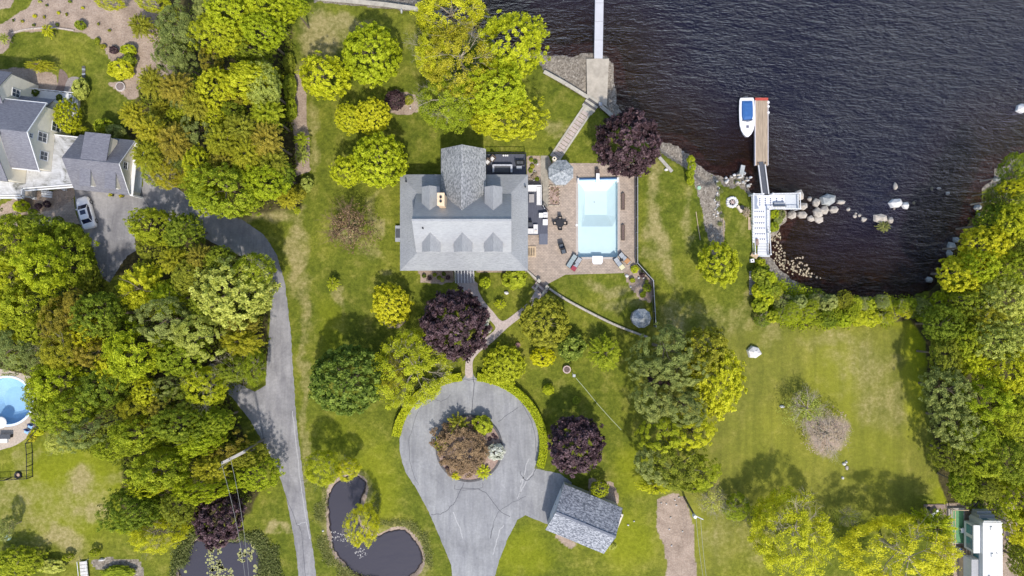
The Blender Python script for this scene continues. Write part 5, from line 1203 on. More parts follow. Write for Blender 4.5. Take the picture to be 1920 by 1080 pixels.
def rail(pts, closed=False):
    W = PP(pts, z1-.3)
    for i in range(len(W)-1):
        a, b = W[i], W[i+1]; m_.tube((*a, z1), (*b, z1), .055, None, 6); m_.tube((*a, ZP+.12), (*b, ZP+.12), .03, None, 4)
        n = max(1, int(math.dist(a, b)/.35))
        for k in range(n+1): x = a[0]+(b[0]-a[0])*k/n; y = a[1]+(b[1]-a[1])*k/n; m_.tube((x, y, ZP-.1), (x, y, z1), .022, None, 4)
rail([(1430,364),(1412,364),(1412.5,420),(1415,476)]); rail([(1448,363.5),(1498.5,362.5),(1499,391.5),(1441.5,392),(1441.5,430),(1444,477)])
part('railing', m_, WHITE, t)
for (px, py) in ((1412,364),(1430,364),(1448,363.5),(1498.5,362.5),(1499,391.5),(1441.5,392),(1442,435),(1444,477),(1412.5,420),(1415,476)):
    m_ = MB(); x, y = P(px, py, .8); m_.box(x-.09, y-.09, -1.9, x+.09, y+.09, z1+.05); part('post', m_, WHITE, t)
x, y = P(1462.5, 382.5, .6); t = thing('pier_bench', 'grey bench on the horizontal arm of the white pier', 'bench', (x, y, ZP))
m_ = MB(); m_.box(-.75, -.25, .35, .75, .2, .42); part('seat', m_, GREYM, t, local=True); m_ = MB(); m_.box(-.75, -.34, .42, .75, -.26, .85); part('backrest', m_, DARKG, t, local=True)
for s in (-1, 1): m_ = MB(); m_.box(s*.68-.05, -.3, 0, s*.68+.05, .2, .35); part('leg', m_, DARKG, t, local=True)
a = rct(1404.5, 407, 1410, 430.5, .4); t = thing('plank_bench', 'tan plank bench against the left side of the white pier', 'bench', ((a[0]+a[2])/2, (a[1]+a[3])/2, -.3))
for k in range(2): m_ = MB(); w2 = (a[2]-a[0])/2; m_.box(a[0]+k*w2, a[1], .05, a[0]+(k+1)*w2-.03, a[3], .13); part('plank', m_, WOODT, t)
for yy in (a[1]+.2, a[3]-.3): m_ = MB(); m_.box(a[0]+.03, yy, -.8, a[2]-.05, yy+.1, .05); part('leg', m_, WOODD, t)
a = rct(1417, 448, 1421.5, 460, .3); t = thing('wooden_box', 'small brown wooden box inside the lower end of the white pier', 'box', ((a[0]+a[2])/2, (a[1]+a[3])/2, ZP)); m_ = MB(); m_.box(a[0], a[1], ZP+.0, a[2], a[3], ZP+.3); part('body', m_, simple('box_brown', (.22, .15, .13), .9, .2), t); m_ = MB(); m_.box(a[0]-.02, a[1]-.02, ZP+.3, a[2]+.02, a[3]-.3, ZP+.34); part('lid', m_, simple('box_lid', (.30, .22, .19), .9, .2), t)
x, y = P(1415.5, 478.5, .4); m_ = MB(); m_.obox(x, y, -.3, .35, .9, .6, R(-32)); m_.obox(x-.1, y+.1, .35, .38, .25, .55, R(-32)); single('crate', m_, WOODT, 'tan wooden crate at the lower left foot of the white pier', 'crate')
x, y = P(1411, 488.7, .5); t = thing('well_box', 'small white square box with a dark centre on the grass below the pier', 'box', (x, y, 0)); m_ = MB(); m_.obox(0, 0, 0, .5, .48, .48, R(8)); part('body', m_, WHITE, t, local=True); m_ = MB(); m_.cyl(0, 0, .5, .53, .08, .08, 8); part('cap', m_, BLACK, t, local=True)
a = rct(1405.3, 508, 1419.5, 552.5, .2); t = thing('boardwalk', 'short grey boardwalk on the grass below the white pier', 'boardwalk', ((a[0]+a[2])/2, (a[1]+a[3])/2, 0))
for k in range(10): m_ = MB(); h_ = (a[3]-a[1])/10; m_.box(a[0], a[1]+k*h_, .05, a[2], a[1]+(k+1)*h_-.03, .16); part('plank', m_, WOODG, t)
# boat
def boat():
    x, y = P(1401, 220, -.5)
    t = thing('motorboat', 'white motorboat with blue canvas cover moored left of the wooden dock', 'boat', (x, y, WZ), R(1))
    prof = [(2.62, .86), (2.3, .97), (1.2, 1.03), (0, 1.03), (-1.0, .99), (-1.75, .80), (-2.30, .48), (-2.62, .12)]   # y along boat, half beam; bow to the south
    def ringz(sc, z, sh=0): return [(b*sc, a*(1-sh*.04), z) for a, b in prof]+[(-b*sc, a*(1-sh*.04), z) for a, b in prof[::-1]]
    m_ = MB(); m_.loft([ringz(.55, -.25, 2), ringz(.86, .05, 1), ringz(1, .55), ringz(1.02, .68)]); part('hull', m_, simple('hull_white', (.80, .80, .82), .25, .03, 2, spec=.6), t, local=True, smooth=False)
    m_ = MB(); m_.loft([ringz(1.0, .69), ringz(.93, .74)]); dk_ = part('deck', m_, simple('deck_white', (.80, .79, .80), .4, .03, 2), t, local=True)
    m_ = MB(); cov = [(.72, 2.15), (.76, 1.2), (.74, .1), (.60, -.35), (-.62, -.42), (-.76, .1), (-.76, 1.2), (-.72, 2.15)]; m_.loft([[(a, b, .74) for a, b in cov], [(a*.93, b*.97+.02, .95) for a, b in cov], [(a*.55, b*.7+.3, 1.05) for a, b in cov]]); part('canvas_cover', m_, BLUE, t, local=True)
    m_ = MB(); m_.tube((-.72, -.50, .80), (.05, -.66, 1.10), .035); m_.tube((.05, -.66, 1.10), (.74, -.40, .80), .035); m_.add([(-.70, -.48, .76), (.05, -.66, .76), (.05, -.60, 1.08), (-.68, -.42, 1.0)], [(0,1,2,3)]); m_.add([(.72, -.40, .76), (.05, -.66, .76), (.05, -.60, 1.08), (.70, -.34, 1.0)], [(3,2,1,0)]); part('windscreen', m_, simple('windscreen_grey', (.18, .20, .24), .2, .2), t, local=True)
    m_ = MB(); m_.box(-.17, -1.45, .745, .19, -1.08, .775); part('hatch', m_, simple('hatch_grey', (.14, .14, .18), .4, .1), t, local=True)
    m_ = MB(); m_.box(-.45, -.62, .745, -.2, -.52, .80); m_.box(.15, -.62, .745, .45, -.52, .80); part('seat_backs', m_, OFFW, t, local=True)
    m_ = MB(); m_.box(-.25, 2.62, -.2, .25, 2.95, .5); part('stern_drive', m_, DARKG, t, local=True)
boat()

# ------------------------------------------------------------------ rocks and boulders
def rock(px, py, rx, ry, h, label, mat=ROCK, z=WZ-.25, name='rock', group=None, cat='rock', seed=None):
    seed = seed or int(px*7+py*13); zt = z+h; x, y = P(px, py, zt)
    m_ = MB(); k_ = (CAMH-zt)/FPX; big_ = 1.14 if (rx > 6 and z < -1) else 1.0; rock_into(m_, x, y, z, rx*k_*big_, ry*k_*big_, h, seed, 6 if rx > 3 else 5, 3); o = single(name, m_, mat, label, cat, group, base=(x, y, z)); return o
for a in [(1502.5,365,8,9,1.1,'light brown rock touching the upper right corner of the white pier'), (1508,386,10,8,1.0,'angular tan rock just right of the pier railing end',), (1521,372,4.5,6,.8,'small narrow rock right of the pier, between two larger rocks'),
          (1533,379.5,8,7,.9,'squarish tan rock left of the big grey shoreline boulder'), (1580,378.5,8,5,.7,'flat half-sunken rock on the right of the big grey shoreline boulder'), (1567,392,8,7,.9,'tan rock directly below the big grey boulder'), (1549,393,8.5,9,.9,'tall tan rock below left of the big grey boulder'),
          (1536,399,9,9.5,.9,'cracked tan rock in the middle of the rock line by the pier'), (1488,402,9,9,.9,'tan rock below the pier at its reedy corner'), (1507.5,402.5,10,6.5,.9,'wide white-edged rock below the pier, second from the pier'), (1523,409.5,7,6,.7,'low tan rock at the bottom of the rock line'), (1537,411,8,7,.7,'broken pale rock at the bottom of the rock line, right of the low tan one'),
          (1592.5,392,4,4,.6,'lone small white rock right of the rock line'), (1606,400,3,3,.5,'tiny rock, uppermost of the small cluster in mid water'), (1604.5,405,4,4,.5,'tiny pale rock at the left of the small cluster in mid water'), (1613.5,403.5,4,3,.5,'tiny rock at the right of the small cluster in mid water'), (1622,411,6,5.5,.7,'pale rock lowest in the small cluster in mid water'),
          (1673.5,412,5.5,7,.8,'pale rock right of the small grassy islet'), (1676,386,3,2.5,.5,'tiny rock under the largest white boulder, upper'), (1678.5,391,2.5,2.5,.5,'tiny rock under the largest white boulder, lower'), (1681.5,349,4,7.5,.7,'narrow upright white rock farthest up in the water'), (1762,353,5,3,.4,'small pale rock in open water near the right shore'), (1779,362,4,4,.5,'pointed white rock nearest the right shore')]:
    rock(*a[:5], a[5])
rock(1559, 374, 14, 12, 1.35, 'big grey many-sided boulder in the rock line right of the pier', ROCKG, name='boulder', cat='boulder')
rock(1685, 379.5, 12, 8, 1.2, 'largest white boulder standing in open water', ROCKL, name='boulder', cat='boulder')
rock(1702.5, 384, 6.5, 6.5, 1.0, 'rounded white boulder just right of the largest white one', ROCKL, name='boulder', cat='boulder')
rock(1714, 380, 5, 5, .32, 'dark rock under water right of the rounded white boulder', ROCKW)
rock(1748, 353, 5, 7, .32, 'dark brown rock under water left of the small pale one near the right shore', ROCKW)
rock(1655, 408, 12, 9, .8, 'wide tan rock at the head of the small grassy islet', ROCK, name='boulder', cat='boulder')
rock(1417, 661, 14.5, 14, 1.0, 'large white boulder on the right lawn near the yellow tree', ROCKL, -.05, 'boulder', None, 'boulder', 77)
rock(949.5, 549, 4.5, 4, .5, 'small pale stone on the lawn between the two branches of the garden path', ROCKL, 0)
rock(1468.5, 763, 5, 3, .4, 'small white stone beside the bare branches on the right lawn', ROCKL, 0)
rock(1588, 867, 2.5, 2.5, .3, 'tiny white stone on the right lawn below the bare shrub', ROCKL, 0)
rock(1589, 878, 3.5, 5, .3, 'narrow tan stone on the right lawn, middle of the short line of stones', ROCK, 0)
rock(1584, 871, 4, 3, .3, 'pale stone on the right lawn at the top of the short line of stones', ROCKL, 0)
rock(1581, 897, 3, 3, .25, 'pale stone on the right lawn at the bottom of the short line of stones', ROCKL, 0)
rock(1921, 201, 10, 9, 1.0, 'pale rock in the lake cut by the right edge of the picture', ROCKL, name='boulder', cat='boulder')
for a in [(1798,449,6,6), (1790,462,7,8), (1786,475,5,8), (1839,388,6,6), (1842,403,5,6), (1875,336,6,5), (1748,524,6,6)]:
    rock(*a, 1.1, ORD[[336,388,403,449,462,475,524].index(a[1])]+' grey block from the top along the waterline under the right shore trees', ROCKG, group='blocks along the right shore')
rg = random.Random(3)
for i in range(26):      # shoreline stones left of the pier
    e = [(1392,329),(1399,327),(1405,332),(1389,326),(1377,331),(1370,334),(1381,338),(1394,340),(1400,338),(1384,343),(1362,337),(1407,345),(1404,352)][i % 13]
    rock(e[0]+rg.uniform(-4, 4), e[1]+rg.uniform(-4, 4), rg.uniform(1.6, 4), rg.uniform(1.6, 3.6), rg.uniform(.3, .7), 'small pale stone heaped on the grassy point left of the gangway', ROCKL if i % 3 else ROCK, -.9, group='stones heaped on the point')
for i in range(22):      # dry stone row beside the gravel boat track
    py = 340+i*3.1; rock(1347+rg.uniform(-4, 4)-(4 if i > 8 else 0), py, rg.uniform(1.2, 2.6), rg.uniform(1.2, 2.6), rg.uniform(.15, .35), ORD[i]+' small white stone from the top in the row edging the gravel track', ROCKL, -.02, group='stones edging the gravel track')
x, y = P(1391, 332, -.6); m_ = MB(); m_.obox(x, y+.8, -.85, -.5, .55, 1.6, R(-12)); single('flat_stone', m_, ROCKG, 'long flat grey stone pointing into the lake from the point left of the gangway', 'stone')
t = thing('fire_ring', 'ring of pale stones around a fire pit on the grassy point', 'fire pit', P(1373, 379))
for k in range(13):
    m_ = MB(); a = k*2*PI/13; x, y = P(1373+8.5*math.cos(a), 379+8.5*math.sin(a), .2); rock_into(m_, x, y, 0, .26, .22, .35, k+900, 7, 4); part('stone', m_, ROCKL, t)
m_ = MB(); x, y = P(1373, 379); m_.cyl(x, y, .005, .06, .5, .45, 12); part('ash', m_, BLACK, t)
for k in range(3): m_ = MB(); a = k*1.1; m_.tube((x-.35*math.cos(a), y-.35*math.sin(a), .12), (x+.35*math.cos(a), y+.35*math.sin(a), .18), .06); part('log', m_, PINKST, t)
x, y = P(1387, 392, .3); m_ = MB(); m_.obox(x, y, 0, .4, .35, 1.0, R(35)); single('log_seat', m_, simple('pale_log', (.60, .52, .42), .9, .2, 4), 'pale log lying just below the fire pit', 'log')
x, y = P(1391, 389, .3); m_ = MB(); m_.cyl(x, y, 0, .45, .28, .30, 8); single('bucket', m_, BLACK, 'dark bucket beside the pale log near the fire pit', 'bucket')
m_ = MB(); a = Vector(P(1236, 295, .3)); b = Vector(P(1260, 322, .3)); c_ = (a+b)/2; t = thing('driftwood_bench', 'long grey plank bench on the lawn edge under the lakeside purple tree', 'bench', (c_.x, c_.y, 0)); m_.obox(c_.x, c_.y, .30, .42, (b-a).length, .42, math.atan2(b.y-a.y, b.x-a.x)); part('seat', m_, WOODG, t)
for q in (a.lerp(b, .12), a.lerp(b, .88)): m_ = MB(); m_.obox(q.x, q.y, 0, .30, .2, .35, math.atan2(b.y-a.y, b.x-a.x)); part('leg', m_, WOODG, t)
rock(1250, 317, 4, 3, .35, 'pale stone leaning on the grey plank bench', ROCKL, 0)
x, y = P(1311, 352, .1); m_ = MB(); m_.cyl(x, y, 0, .12, .27, .24, 14); single('tank_cover', m_, simple('lid_mint', (.30, .50, .36), .6, .1), 'round mint green cover in the grass beside the gravel track', 'cover')
def line_on(pts, r, mat, label, name='rope', cat='rope', z=.05):
    m_ = MB(); W = PP(pts, z)
    for i in range(len(W)-1): m_.tube((*W[i], z), (*W[i+1], z), r, None, 5)
    single(name, m_, mat, label, cat)
line_on([(1305,397),(1309,425),(1313,450)], .05, WOODT, 'thin pale pole lying left of the gravel track', 'pole', 'pole')
line_on([(1356,402),(1357,430),(1357.5,468)], .05, WOODT, 'thin pale edging strip right of the gravel track above the yellow tree', 'edging_strip', 'edging')
line_on([(1080,709),(1098,730),(1120,757),(1145,785),(1165,806)], .035, simple('line_pale', (.46, .50, .32), .8, .1), 'thin pale line stretched across the lawn from the birdbath to the pines', 'garden_line', 'line')

# ------------------------------------------------------------------ birdbath bed, garden oddments
x, y = P(1063, 693, .5); t = thing('stone_planter', 'round pinkish stone planter on the lawn with a white post beside it', 'planter', (x, y, 0))
m_ = MB(); m_.cyl(0, 0, 0, .5, .42, .54, 12); part('bowl', m_, PINKST, t, local=True); m_ = MB(); m_.cyl(0, 0, .5, .52, .40, .40, 12); part('soil', m_, simple('planter_soil', (.2, .15, .1)), t, local=True)
x, y = P(1073, 699, .0); t = thing('bird_feeder', 'white post with a small house on top beside the pinkish stone planter', 'bird feeder', (x, y, 0)); m_ = MB(); m_.tube((0, 0, 0), (.05, -.05, 2.2), .04); part('post', m_, WHITE, t, local=True); m_ = MB(); m_.box(-.15, -.25, 2.2, .2, .1, 2.5); part('box', m_, GREYM, t, local=True)
x, y = P(971, 647, .4); m_ = MB(); m_.cyl(x, y, 0, .35, .28, .34, 12); m_.cyl(x, y, .351, .36, .2, .2, 12); single('terracotta_pot', m_, simple('pot_rosy', (.26, .15, .13), .9, .2), 'dark rosy pot on the lawn between the pale-leaved shrub and the olive tree', 'pot')
x, y = P(225, 162, .3); t = thing('fire_pit', 'round metal fire pit with pale rim in the neighbour garden', 'fire pit', (x, y, 0)); m_ = MB(); m_.cyl(0, 0, 0, .3, .62, .62, 18); part('rim', m_, simple('pit_rim', (.55, .50, .48), .8, .15), t, local=True); m_ = MB(); m_.cyl(0, 0, .3, .32, .52, .52, 18); part('bowl', m_, simple('pit_bowl', (.20, .16, .15), .9, .4, 6), t, local=True)
t = thing('garden_wall', 'low curved pale stone edging around the upper lawn of the neighbour garden', 'edging', P(60, 57)); m_ = MB(); L = PP(smooth_line([(22,62),(45,56),(70,53),(100,52),(138,57)], 4, False), .2)
for i in range(len(L)-1): a, b = Vector(L[i]), Vector(L[i+1]); c_ = (a+b)/2; m_.obox(c_.x, c_.y, 0, .25, (b-a).length+.03, .16, math.atan2(b.y-a.y, b.x-a.x))
part('stones', m_, simple('edging_pink', (.50, .42, .36), .9, .2, 4), t)
t = thing('garden_steps', 'small dark stepping stones beside the pale shrub in the neighbour garden', 'steps', P(157, 138))
for k in range(5): m_ = MB(); x, y = P(157.5, 126+k*4.5); m_.obox(x, y, 0, .12, .42, .25, R(rg.uniform(-12, 12))); part('stone', m_, GREYM if k % 2 else DKSTONE, t)
# second pool, its terrace and fence
def ring3(r, z, sq=.95, n=40): return [(p2c[0]+r*math.cos(2*PI*i/n), p2c[1]+r*sq*math.sin(2*PI*i/n), z) for i in range(n)]
r2 = M(POOL2_R)
t = thing('round_pool', 'round blue-lined pool at the left edge below the trees', 'swimming pool', (*p2c, 0))
m_ = MB(); m_.loft([ring3(r2, .02), ring3(r2, -1.0), ring3(r2*.8, -1.2), ring3(r2*.55, -1.8)], caps=False); m_.add(ring3(r2*.55, -1.8), [tuple(range(40))]); part('basin', m_, simple('liner_blue', (.30, .47, .66), .5, .08, 1), t)
m_ = MB(); sheet(m_, [[p[:2] for p in ring3(r2, 0)]], -.15); part('pool_surface', m_, PW, t)
m_ = MB(); inn_ = ring3(r2, 0); out_ = ring3(r2+.3, 0)
for i in range(40): j = (i+1) % 40; m_.add([(*out_[i][:2], .07), (*out_[j][:2], .07), (*inn_[j][:2], .07), (*inn_[i][:2], .07), (*inn_[i][:2], -.1), (*inn_[j][:2], -.1)], [(0,1,2,3), (3,2,5,4)])
part('coping', m_, simple('coping_blue_white', (.62, .70, .80), .6, .06), t)
m_ = MB(); x, y = P(2, 792); m_.cyl(x, y, .075, .16, .8, .7, 14); part('entry_step', m_, WHITE, t)
for px, py, lb in ((57, 799, 'upper'), (50, 809, 'lower')):
    x, y = P(px, py, .4); t = thing('pool_chair', 'light blue chair on the round pool terrace, the '+lb+' one', 'chair', (x, y, .03), R(-30)); m_ = MB(); m_.box(-.28, -.28, .3, .28, .28, .38); part('seat', m_, LBLUE, t, local=True); m_ = MB(); m_.box(-.28, .22, .38, .28, .30, .85); part('backrest', m_, NAVY, t, local=True)
    for sx in (-1, 1):
        for sy in (-1, 1): q = MB(); q.box(sx*.24-.03, sy*.24-.03, 0, sx*.24+.03, sy*.24+.03, .3); part('leg', q, WHITE, t, local=True)
x, y = P(8, 818, .5); t = thing('bar_table', 'dark long table behind the white mat at the left edge', 'table', (x, y, .03)); m_ = MB(); m_.box(-.8, -.3, .65, .95, .3, .72); part('table_top', m_, DARKG, t, local=True)
for s in (-.7, .8): m_ = MB(); m_.box(s-.05, -.2, 0, s+.05, .2, .65); part('leg', m_, BLACK, t, local=True)
x, y = P(5, 825.5, .3); m_ = MB(); m_.box(x-.7, y-.33, .03, x+.62, y+.33, .35); single('white_bench', m_, WHITE, 'low white bench with dark stains at the left edge of the round pool terrace', 'bench')
fence([(-20,898),(62,893),(62,848),(60,828),(84,797)], 1.25, 'black see-through fence around the round pool yard', BLACK, BLACK, sp=1.5, step=.5)
x, y = P(33, 891, .2); t = thing('tyre_planter', 'round dark tyre with a pale centre on the grass inside the black fence', 'tyre', (x, y, 0)); m_ = MB()
for k in range(16): a = 2*PI*k/16; b = 2*PI*(k+1)/16; m_.tube((.38*math.cos(a), .38*math.sin(a), .13), (.38*math.cos(b), .38*math.sin(b), .13), .13, None, 8)
part('tyre', m_, BLACK, t, local=True); m_ = MB(); m_.cyl(0, 0, 0, .1, .22, .22, 10); part('centre', m_, simple('sand_fill', (.45, .32, .24), .9, .2), t, local=True)
# garden bridge / small boat at the bottom left
x, y = P(156, 1070, .5); t = thing('garden_bridge', 'small pale plank footbridge at the bottom edge left of the gravel bed', 'footbridge', (x, y, 0), R(6))
for k in range(6): m_ = MB(); m_.box(-.5, -1.5+k*.45, .25+.02*(3-abs(k-2.5)), .5, -1.1+k*.45, .33+.02*(3-abs(k-2.5))); part('plank', m_, simple('bridge_pale', (.55, .53, .50), .9, .2, 4), t, local=True)
for s in (-1, 1): m_ = MB(); m_.tube((s*.55, -1.6, .75), (s*.55, 1.3, .75), .04); m_.tube((s*.55, -1.6, 0), (s*.55, -1.6, .75), .04); m_.tube((s*.55, 1.3, 0), (s*.55, 1.3, .75), .04); part('handrail', m_, WHITE, t, local=True)
rock(188, 1051, 6, 3, .4, 'flat pale stone on the upper rim of the bottom left gravel bed', ROCKL, 0)
rock(245, 902, 2.2, 2.2, .25, 'tiny white stone on the lower left lawn', ROCKL, 0); rock(605, 996, 2.2, 2, .2, 'tiny white stone on the left bank of the kidney pond', ROCKL, 0)
rock(1178, 985, 2.2, 1.8, .2, 'tiny white stone on the grass right of the shed, lower left of two', ROCKL, 0); rock(1189, 978, 2, 1.5, .2, 'tiny white stone on the grass right of the shed, upper right of two', ROCKL, 0)
rock(752, 19, 2, 5, .5, 'narrow white stone standing at the foot of the top seawall', ROCKL, 0)
x, y = P(13, 1009, .3); m_ = MB(); m_.cyl(x, y, 0, .3, .4, .34, 12); single('green_tub', m_, simple('tub_mint', (.38, .58, .50), .6, .1), 'pale mint tub under the dark shrub at the lower left edge', 'tub')
for i in range(9):
    px, py = [(1240.5,943.5),(1250,945),(1266,938),(1273.5,933),(1269,948),(1255.5,993),(1280.5,997),(1260,1024),(1258,971)][i]
    rock(px, py, 1.8, 1.6, .2, 'small white stone lying on the bare dirt strip left of the utility pole', ROCKL, 0, group='stones on the dirt strip')
x, y = P(770, 203, .4); m_ = MB(); m_.tube((x-.06, y, 0), (x-.05, y, .5), .05); m_.cyl(x-.05, y, .5, .6, .09, .04, 8); single('garden_light', m_, WHITE, 'tiny white garden light in the mulch bed beside the small purple bush', 'lamp')

# ------------------------------------------------------------------ utility poles and wires
WIRE = simple('wire_grey', (.26, .26, .24), .6, .1); POLEW = simple('pole_wood', (.20, .18, .16), .9, .25, 3)
t = thing('utility_pole', 'grey utility pole with a white transformer top at the edge of the dirt strip', 'utility pole', (*P(1283, 932), 0))
zt = 6.7; x, y = P(1303, 968, zt); bx_, by_ = P(1283.5, 933)
m_ = MB(); m_.tube((bx_, by_, 0), (x, y, zt), .16, .12, 8); part('pole', m_, POLEW, t); m_ = MB(); m_.cyl(x-.05, y, zt-.3, zt+.35, .24, .2, 12); part('transformer', m_, WHITE, t); m_ = MB(); m_.obox(x+.45, y-.1, zt+.1, zt+.2, 1.2, .10, R(-25)); part('crossarm', m_, GREYM, t)
def wire(a, b, sag, label, r=.02):
    m_ = MB(); a = Vector(a); b = Vector(b); prev = None
    for k in range(13):
        f = k/12; q = a.lerp(b, f); q.z -= sag*4*f*(1-f)
        if prev is not None: m_.tube(prev, q, r, None, 4)
        prev = q
    single('overhead_wire', m_, WIRE, label, 'wire')
wire((x+.1, y, zt+.1), (*P(1321, 1100, 6.2), 6.2), .4, 'left one of two overhead wires running down from the utility pole by the dirt strip')
wire((x+.65, y-.2, zt+.2), (*P(1327, 1100, 6.2), 6.2), .4, 'right one of two overhead wires running down from the utility pole by the dirt strip')
zt = 10.0; x, y = P(438, 858, zt)
t = thing('utility_pole', 'wooden utility pole whose grey crossarm shows above the trees left of the lane', 'utility pole', (x, y, 0))
m_ = MB(); m_.tube((x, y, 0), (x, y, zt), .17, .12, 8); part('pole', m_, POLEW, t)
e0 = P(417, 868, zt); e1 = P(460, 846, zt); m_ = MB(); m_.obox((e0[0]+e1[0])/2, (e0[1]+e1[1])/2, zt, zt+.16, math.dist(e0, e1), .34, math.atan2(e1[1]-e0[1], e1[0]-e0[0])); part('crossarm', m_, WOODG, t)
for f in (.03, .33, .97): m_ = MB(); m_.cyl(e0[0]+(e1[0]-e0[0])*f, e0[1]+(e1[1]-e0[1])*f, zt+.16, zt+.4, .07, .05, 6); part('insulator', m_, GREYM, t)
wire((e0[0], e0[1], zt+.3), (*P(462, 1100, 9), 9), .7, 'left wire running from the crossarm end down over the purple tree and the lower pond')
wire((e0[0]+1.1, e0[1]+.6, zt+.3), (*P(468, 1100, 9), 9), .7, 'right wire running from the crossarm down over the purple tree and the lower pond')
wire((x, y, zt-.5), (*P(360, 918, 6), 6), .3, 'short wire running left from the crossarm pole into the treetops')

# ------------------------------------------------------------------ camper and the yard beside it
def camper():
    zr = 3.3; a = P(1843, 1090, zr); b = P(1880, 977, zr); x0, x1 = a[0], b[0]; y1 = b[1]; y0 = y1-9.5
    t = thing('camper', 'long white camper trailer with slide-outs at the bottom right corner', 'camper', ((x0+x1)/2, (y0+y1)/2, 0))
    m_ = MB(); m_.prism([(x0+.0, y0), (x1, y0), (x1, y1-.25), (x1-.2, y1), (x0+.2, y1), (x0, y1-.25)], .6, zr-.08); part('body', m_, simple('camper_side', (.56, .57, .58), .5, .06), t)
    m_ = MB(); m_.box(x0+.02, y0+.02, zr-.08, x1-.02, y1-.2, zr); rf = part('roof', m_, simple('camper_roof', (.80, .79, .78), .6, .07, .8), t)
    for fx, fy, sx, sy, dm in ((.40, .75, .28, .4, 0), (.45, 4.2, .32, .45, 0), (.70, 4.1, .1, .1, 1), (.30, 7.0, .3, .2, 1), (.55, 7.6, .25, .15, 1), (.75, 7.1, .08, .1, 1)):
        m_ = MB(); cx = x0+(x1-x0)*fx; cy = y1-fy; m_.box(cx-sx/2, cy-sy, zr, cx+sx/2, cy+.02, zr+.22-.1*dm); part('roof_vent', m_, GREYM if dm else WHITE, rf)
    m_ = MB(); m_.box(x0-.85, y1-4.3, .9, x0-.003, y1-.75, 2.75); so = part('slide_out', m_, simple('camper_side', (.5, .5, .5)), t); m_ = MB(); m_.box(x0-.88, y1-4.33, 2.75, x0-.01, y1-.72, 2.82); part('slide_roof', m_, WHITE, so)
    for q0, q1 in ((.95, 2.1), (2.6, 4.0)): m_ = MB(); m_.box(x0-.90, y1-q1, 1.4, x0-.85, y1-q0, 2.5); part('window', m_, TEAL, so)
    m_ = MB(); m_.box(x0-.95, y0, .9, x0-.003, y1-5.3, 2.5); so = part('slide_out', m_, simple('camper_side', (.5, .5, .5)), t); m_ = MB(); m_.box(x0-.98, y0, 2.5, x0-.01, y1-5.27, 2.56); part('slide_roof', m_, simple('slide_roof_grey', (.36, .36, .37), .7, .1), so)
    m_ = MB(); m_.box(x0-.06, y1-5.15, 1.5, x0-.003, y1-4.4, 2.5); part('window', m_, TEAL, t)
    m_ = MB(); m_.box(x0+.25, y1+.004, .7, x1-.25, y1+.45, 2.2); m_.box(x0+.35, y1+.45, .7, x1-.35, y1+.75, 1.7); part('nose_cap', m_, GREYM, t)
    m_ = MB(); m_.box(x0+.35, y1+.004, 2.35, x0+1.1, y1+.05, 2.95); part('window', m_, TEAL, t)
    for yy in (y0+2.2, y0+3.1):
        for xx in (x0+.05, x1-.25): m_ = MB(); m_.tube((xx, yy, .36), (xx+.2, yy, .36), .36, .36, 14); part('wheel', m_, BLACK, t)
    m_ = MB(); m_.tube((x0+.6, y1+.9, .6), ((x0+x1)/2, y1+1.7, .55), .05); m_.tube((x1-.6, y1+.9, .6), ((x0+x1)/2, y1+1.7, .55), .05); part('hitch', m_, BLACK, t)
camper()
a = rct(1779, 953, 1809, 1020, .4); t = thing('camper_deck', 'green-carpeted wooden deck with tan rails left of the camper', 'deck', ((a[0]+a[2])/2, (a[1]+a[3])/2, 0))
m_ = MB(); m_.box(a[0], a[1], 0, a[2], a[3], .35); part('deck_floor', m_, WOODG, t); m_ = MB(); m_.box(a[0]+.45, a[1]+.1, .35, a[2]-.15, a[3]-.25, .375); part('carpet', m_, TURF, t)
m_ = MB()
for p, q in (((a[0], a[1]), (a[0], a[3])), ((a[0], a[3]), (a[2], a[3])), ((a[0]+.35, a[1]), (a[0]+.35, a[3]))): m_.tube((*p, 1.2), (*q, 1.2), .05); m_.tube((*p, .35), (*p, 1.2), .05); m_.tube((*q, .35), (*q, 1.2), .05)
part('railing', m_, WOODT, t)
a = rct(1806, 1030, 1822, 1096, .9); t = thing('plank_stack', 'stack of striped tan and brown planks between the camper and the green deck', 'lumber stack', ((a[0]+a[2])/2, (a[1]+a[3])/2, 0))
for k in range(6): m_ = MB(); w2 = (a[2]-a[0])/6; m_.box(a[0]+k*w2+.01, a[1], 0, a[0]+(k+1)*w2-.03, a[3]-.1*(k % 2), .85+.05*(k % 3)); part('plank', m_, WOODT if k % 2 == 0 else simple('plank_brown', (.26, .18, .14), .9, .2), t)
a = rct(1733, 946, 1771, 985, .15); m_ = MB(); m_.box(a[0], a[1], 0, a[2], a[3], .15); single('wood_platform', m_, simple('platform_brown', (.24, .18, .15), .9, .3, 2.5, stretch=(5, .6, 1)), 'brown wooden platform on the grass left of the green deck', 'platform')
x, y = P(1756, 966, .8); m_ = MB(); t = thing('folding_table', 'white folded table lying on the brown platform', 'table', (x, y, .15), R(35)); m_.box(-.85, -.42, .6, .6, .5, .66); part('table_top', m_, WHITE, t, local=True); m_ = MB(); m_.box(-.5, -.2, .661, .35, -.02, .70); part('strip', m_, simple('strip_lilac', (.42, .42, .60), .7, .1), t, local=True)
for s in (-.6, .45): m_ = MB(); m_.box(s-.04, -.3, 0, s+.04, .4, .6); part('leg', m_, GREYM, t, local=True)
x, y = P(1742, 954, .8); t = thing('kettle_grill', 'round black kettle grill on the corner of the brown platform', 'grill', (x, y, .15)); m_ = MB(); m_.cyl(0, 0, .4, .62, .2, .34, 14); m_.cyl(0, 0, .62, .85, .34, .12, 14); part('bowl', m_, BLACK, t, local=True)
